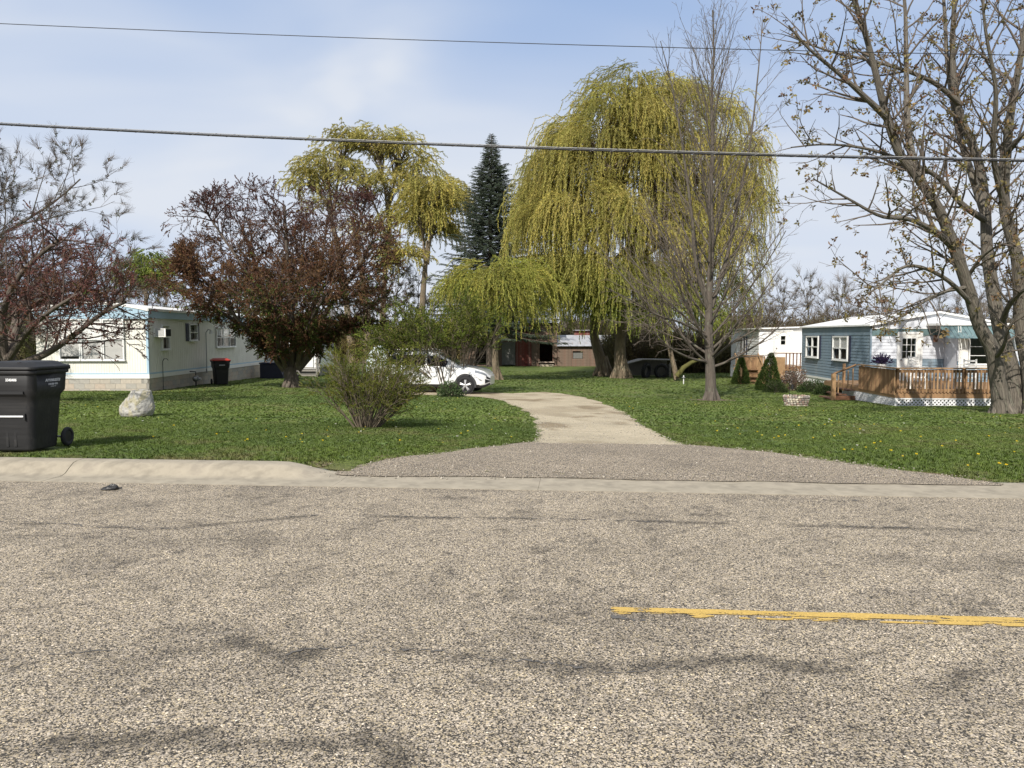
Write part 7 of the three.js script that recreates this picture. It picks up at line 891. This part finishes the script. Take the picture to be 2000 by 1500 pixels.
// dandelions
{
  const R = rng(331), fl = new MB(), proto = thing('dandelion', 'yellow dandelion in flower on the lawn', 'dandelion', [0, 0, 0], 0, 'dandelions dotted over the lawn'); new MB().tube([V(0, -0.02, 0), V(0.005, 0.085, 0)], [0.004, 0.003], 4).build('stem', mat([0.1, 0.14, 0.03], 0.8), proto); for (let k = 0; k < 16; k++) { const a = k * 0.393; leaf(fl, V(0.005, 0.085, 0), V(Math.cos(a), 0.45 + 0.5 * (k % 3), Math.sin(a)).normalize(), 0.026, 0.014, [0.72, 0.55, 0.02], R); } fl.build('flower', mat([1, 1, 1], 0.7, { vertexColors: true }), proto);
  const spots = [[-3.713,-10.740], [-3.764,-10.740], [-2.648,-10.660], [-1.586,-10.740], [-3.360,-11.380], [-4.095,-12.720], [-4.537,-11.760], [5.293,-8.840], [5.637,-8.820], [5.707,-8.780], [5.034,-9.480], [4.844,-9.740], [4.826,-9.420], [5.763,-9.420], [4.802,-10.360], [4.350,-9.960], [4.477,-10.020], [5.069,-10.660], [6.480,-9.840], [7.420,-11.220], [5.453,-12.700], [4.076,-11.680], [4.014,-11.680], [4.323,-12.040], [4.641,-11.720], [6.585,-11.340], [6.443,-12.000], [5.376,-11.120], [3.338,-21.680], [3.293,-20.840], [6.158,-28.240], [6.906,-29.500], [-5.912,-13.360], [-5.153,-15.380], [-4.616,-12.400], [-5.299,-11.280], [-3.091,-12.800], [-2.483,-12.340], [-0.804,-11.980], [-0.349,-13.000], [0.000,-11.580], [3.424,-12.760], [4.042,-13.700], [4.122,-12.800], [5.384,-14.340], [6.061,-14.820], [6.157,-13.500], [6.607,-12.960], [5.879,-10.420], [7.527,-12.060]];
  spots.forEach(([x, z], i) => { const o = i ? proto.clone() : proto; if (i) { o.name = numbered('dandelion'); scene.add(o); } o.position.set(x, gh(x, z), z); o.rotation.set((R() - 0.5) * 0.4, R() * 6, (R() - 0.5) * 0.4); o.scale.setScalar(0.55 + 0.35 * R()); });
  const g = new MB(); for (let k = 0; k < 6; k++) { const a = k * 1.047; leaf(g, V(0, 0.06, 0), V(Math.cos(a), 0.6, Math.sin(a)).normalize(), 0.022, 0.016, [1, 1, 1], R); } const n = 260, im = new THREE.InstancedMesh(g.geo(), mat([1, 1, 1], 0.7), n), q = new THREE.Object3D(), c = new THREE.Color(); let k = 0; while (k < n) { const d = mix(10, 34, R()), x = (R() * 2 - 1) * d * 0.7, z = -d; if (signed(apronPoly, x, z) > -0.2 || signed(drivePoly, x, z) > -0.3 || fbm(x * 0.4, z * 0.4, 2, 341) < 0.42) continue; q.position.set(x, gh(x, z), z); q.rotation.set(0, R() * 6, 0); q.scale.setScalar(0.5 + 0.5 * R()); q.updateMatrix(); im.setMatrixAt(k, q.matrix); R() < 0.55 ? c.setRGB(0.7, 0.56, 0.05) : c.setRGB(0.62, 0.62, 0.52); im.setColorAt(k, c); k++; } im.name = 'lawn_flowers'; scene.add(im); tag(im, 'tiny yellow and white flowers scattered through the lawn', 'flowers', null, 'stuff');
}
// ---------- far trees and brush ----------
{
  const brown = [[0.15, 0.12, 0.06], [0.13, 0.12, 0.045], [0.17, 0.14, 0.07]], W = (x, d) => [(x - 1000) / 1500 * d, -d]; let k = 0;
  const far = [[1480, 88, 9.5, 3.6, 'left end of the far wood by the willow'], [1530, 95, 11, 4, 'tall, above the white addition roof'], [1575, 92, 11.5, 4, 'above the corner of blue home and addition'], [1620, 98, 12, 4.2, 'tallest, above the blue home windows'], [1665, 94, 9.5, 3.8, 'above the blue home roof, right of the tallest'], [1720, 102, 8.2, 3.6, 'low, above the blue home front gable'], [1780, 100, 7.4, 3.4, 'lowest, above the peak of the white roof'], [1850, 96, 9.5, 4, 'left of the big maple stems'], [1900, 94, 11, 4.4, 'between the big maple stems'], [1955, 98, 10.5, 4.4, 'behind the rightmost maple stem'], [1440, 84, 8.0, 3.2, 'right beside the willow curtain'], [620, 96, 7, 3.2, 'right of the white addition'], [660, 92, 6.5, 3, 'above the front shrub'], [560, 100, 8, 3.4, 'behind the crab apple trunk'], [400, 98, 8, 3.4, 'behind the left half of the crab apple'], [330, 92, 9, 3.4, 'between the green willow and the crab apple'], [230, 86, 10, 3.6, 'just left of the round green willow'], [170, 82, 10.5, 3.6, 'above the cream home windows'], [100, 84, 10, 4, 'above the left end of the cream home'], [30, 80, 13, 4.4, 'greenish, above the near wheeled bin'], [770, 92, 15, 4.2, 'olive, between the rear willows'], [815, 96, 14, 4.2, 'olive, left of the spruce and behind the yellow willow'], [870, 94, 13, 4.2, 'olive, behind the left side of the spruce'], [910, 98, 11, 4.2, 'olive, behind the small pale trunked willow'], [720, 98, 12, 4.2, 'olive, at the foot of the tall rear willow'], [1130, 98, 11, 4, 'behind the barn lean to'], [1060, 102, 10, 4, 'behind the barn roof'], [1200, 96, 11, 4, 'behind the right willow trunk'], [1360, 90, 10, 3.5, 'behind the leafless maple trunk'], [1290, 86, 9, 3.4, 'between willow and leafless maple']];
  for (const [x, d, h, s, lab] of far) bareTree('bare_tree', 'far brown twiggy tree, ' + lab, W(x, d), h, s, 1000 + k++, { r: 0.14, n: 18, min: 0.018, el0: 0.5, dens: [0.9, 1.0, 0.9], leaf: x < 50 ? [[0.12, 0.16, 0.03], [0.15, 0.17, 0.04]] : x > 700 && x < 920 ? [[0.13, 0.14, 0.045], [0.16, 0.155, 0.06], [0.11, 0.115, 0.05]] : brown, leafN: x < 50 ? 3 : x > 700 && x < 920 ? 4 : 1, size: 0.35, fan: 1.3, fanC: [0.155, 0.13, 0.105], group: 'far bare trees', bark: bark.grey, twig: bark.twigGrey, f0: 0.1 });
  const brush = (label, x0, x1, d0, d1, h, n, cols, seed, bare) => { const R = rng(seed), o = thing('undergrowth', label, 'brush'); o.userData.kind = 'stuff'; for (const [nm, geo, share] of [['leafy_brush', GEO().brush, 1 - bare], ['bare_brush', GEO().brushBare, bare]]) { const im = new Inst(geo, LM.crab); for (let i = 0; i < n * share; i++) { const d = mix(d0, d1, R()), x = mix(x0, x1, R()), [wx, wz] = W(x, d), H = h * (0.35 + 0.9 * fbm(x * 0.014, d * 0.08, 3, seed)) * (0.55 + 0.6 * R()); im.add(V(wx, gh(wx, wz), wz), V((R() - 0.5) * 0.25, 1, (R() - 0.5) * 0.25).normalize(), H, H * (0.7 + 0.4 * R()), vary(cols[R() * cols.length | 0], R, 0.25), R); } im.build(nm, o); } };
  brush('tangled brown brush along the far edge of the right yard', 1400, 2080, 78, 104, 6.6, 1900, [[0.14, 0.11, 0.06], [0.125, 0.115, 0.05], [0.16, 0.13, 0.08]], 1101, 0.7);
  brush('olive and tan brush beyond the lawn left of the barn', 540, 940, 86, 108, 6.2, 1300, [[0.19, 0.175, 0.05], [0.15, 0.13, 0.055], [0.2, 0.165, 0.07]], 1103, 0.4);
  brush('green brown brush behind the cream home', -80, 560, 72, 100, 7.6, 1700, [[0.10, 0.11, 0.035], [0.13, 0.115, 0.055], [0.12, 0.14, 0.035]], 1105, 0.45);
  brush('grey brown brush behind the barn and lean to', 900, 1260, 92, 116, 7.5, 1100, [[0.13, 0.11, 0.06], [0.14, 0.125, 0.05], [0.12, 0.1, 0.06]], 1109, 0.6);
  brush('dark tangled brush behind the low shed', 1195, 1440, 60, 84, 5.0, 900, [[0.12, 0.09, 0.05], [0.13, 0.115, 0.045], [0.10, 0.1, 0.035]], 1107, 0.6);
}
allGrass();
renderer.render(scene, camera);
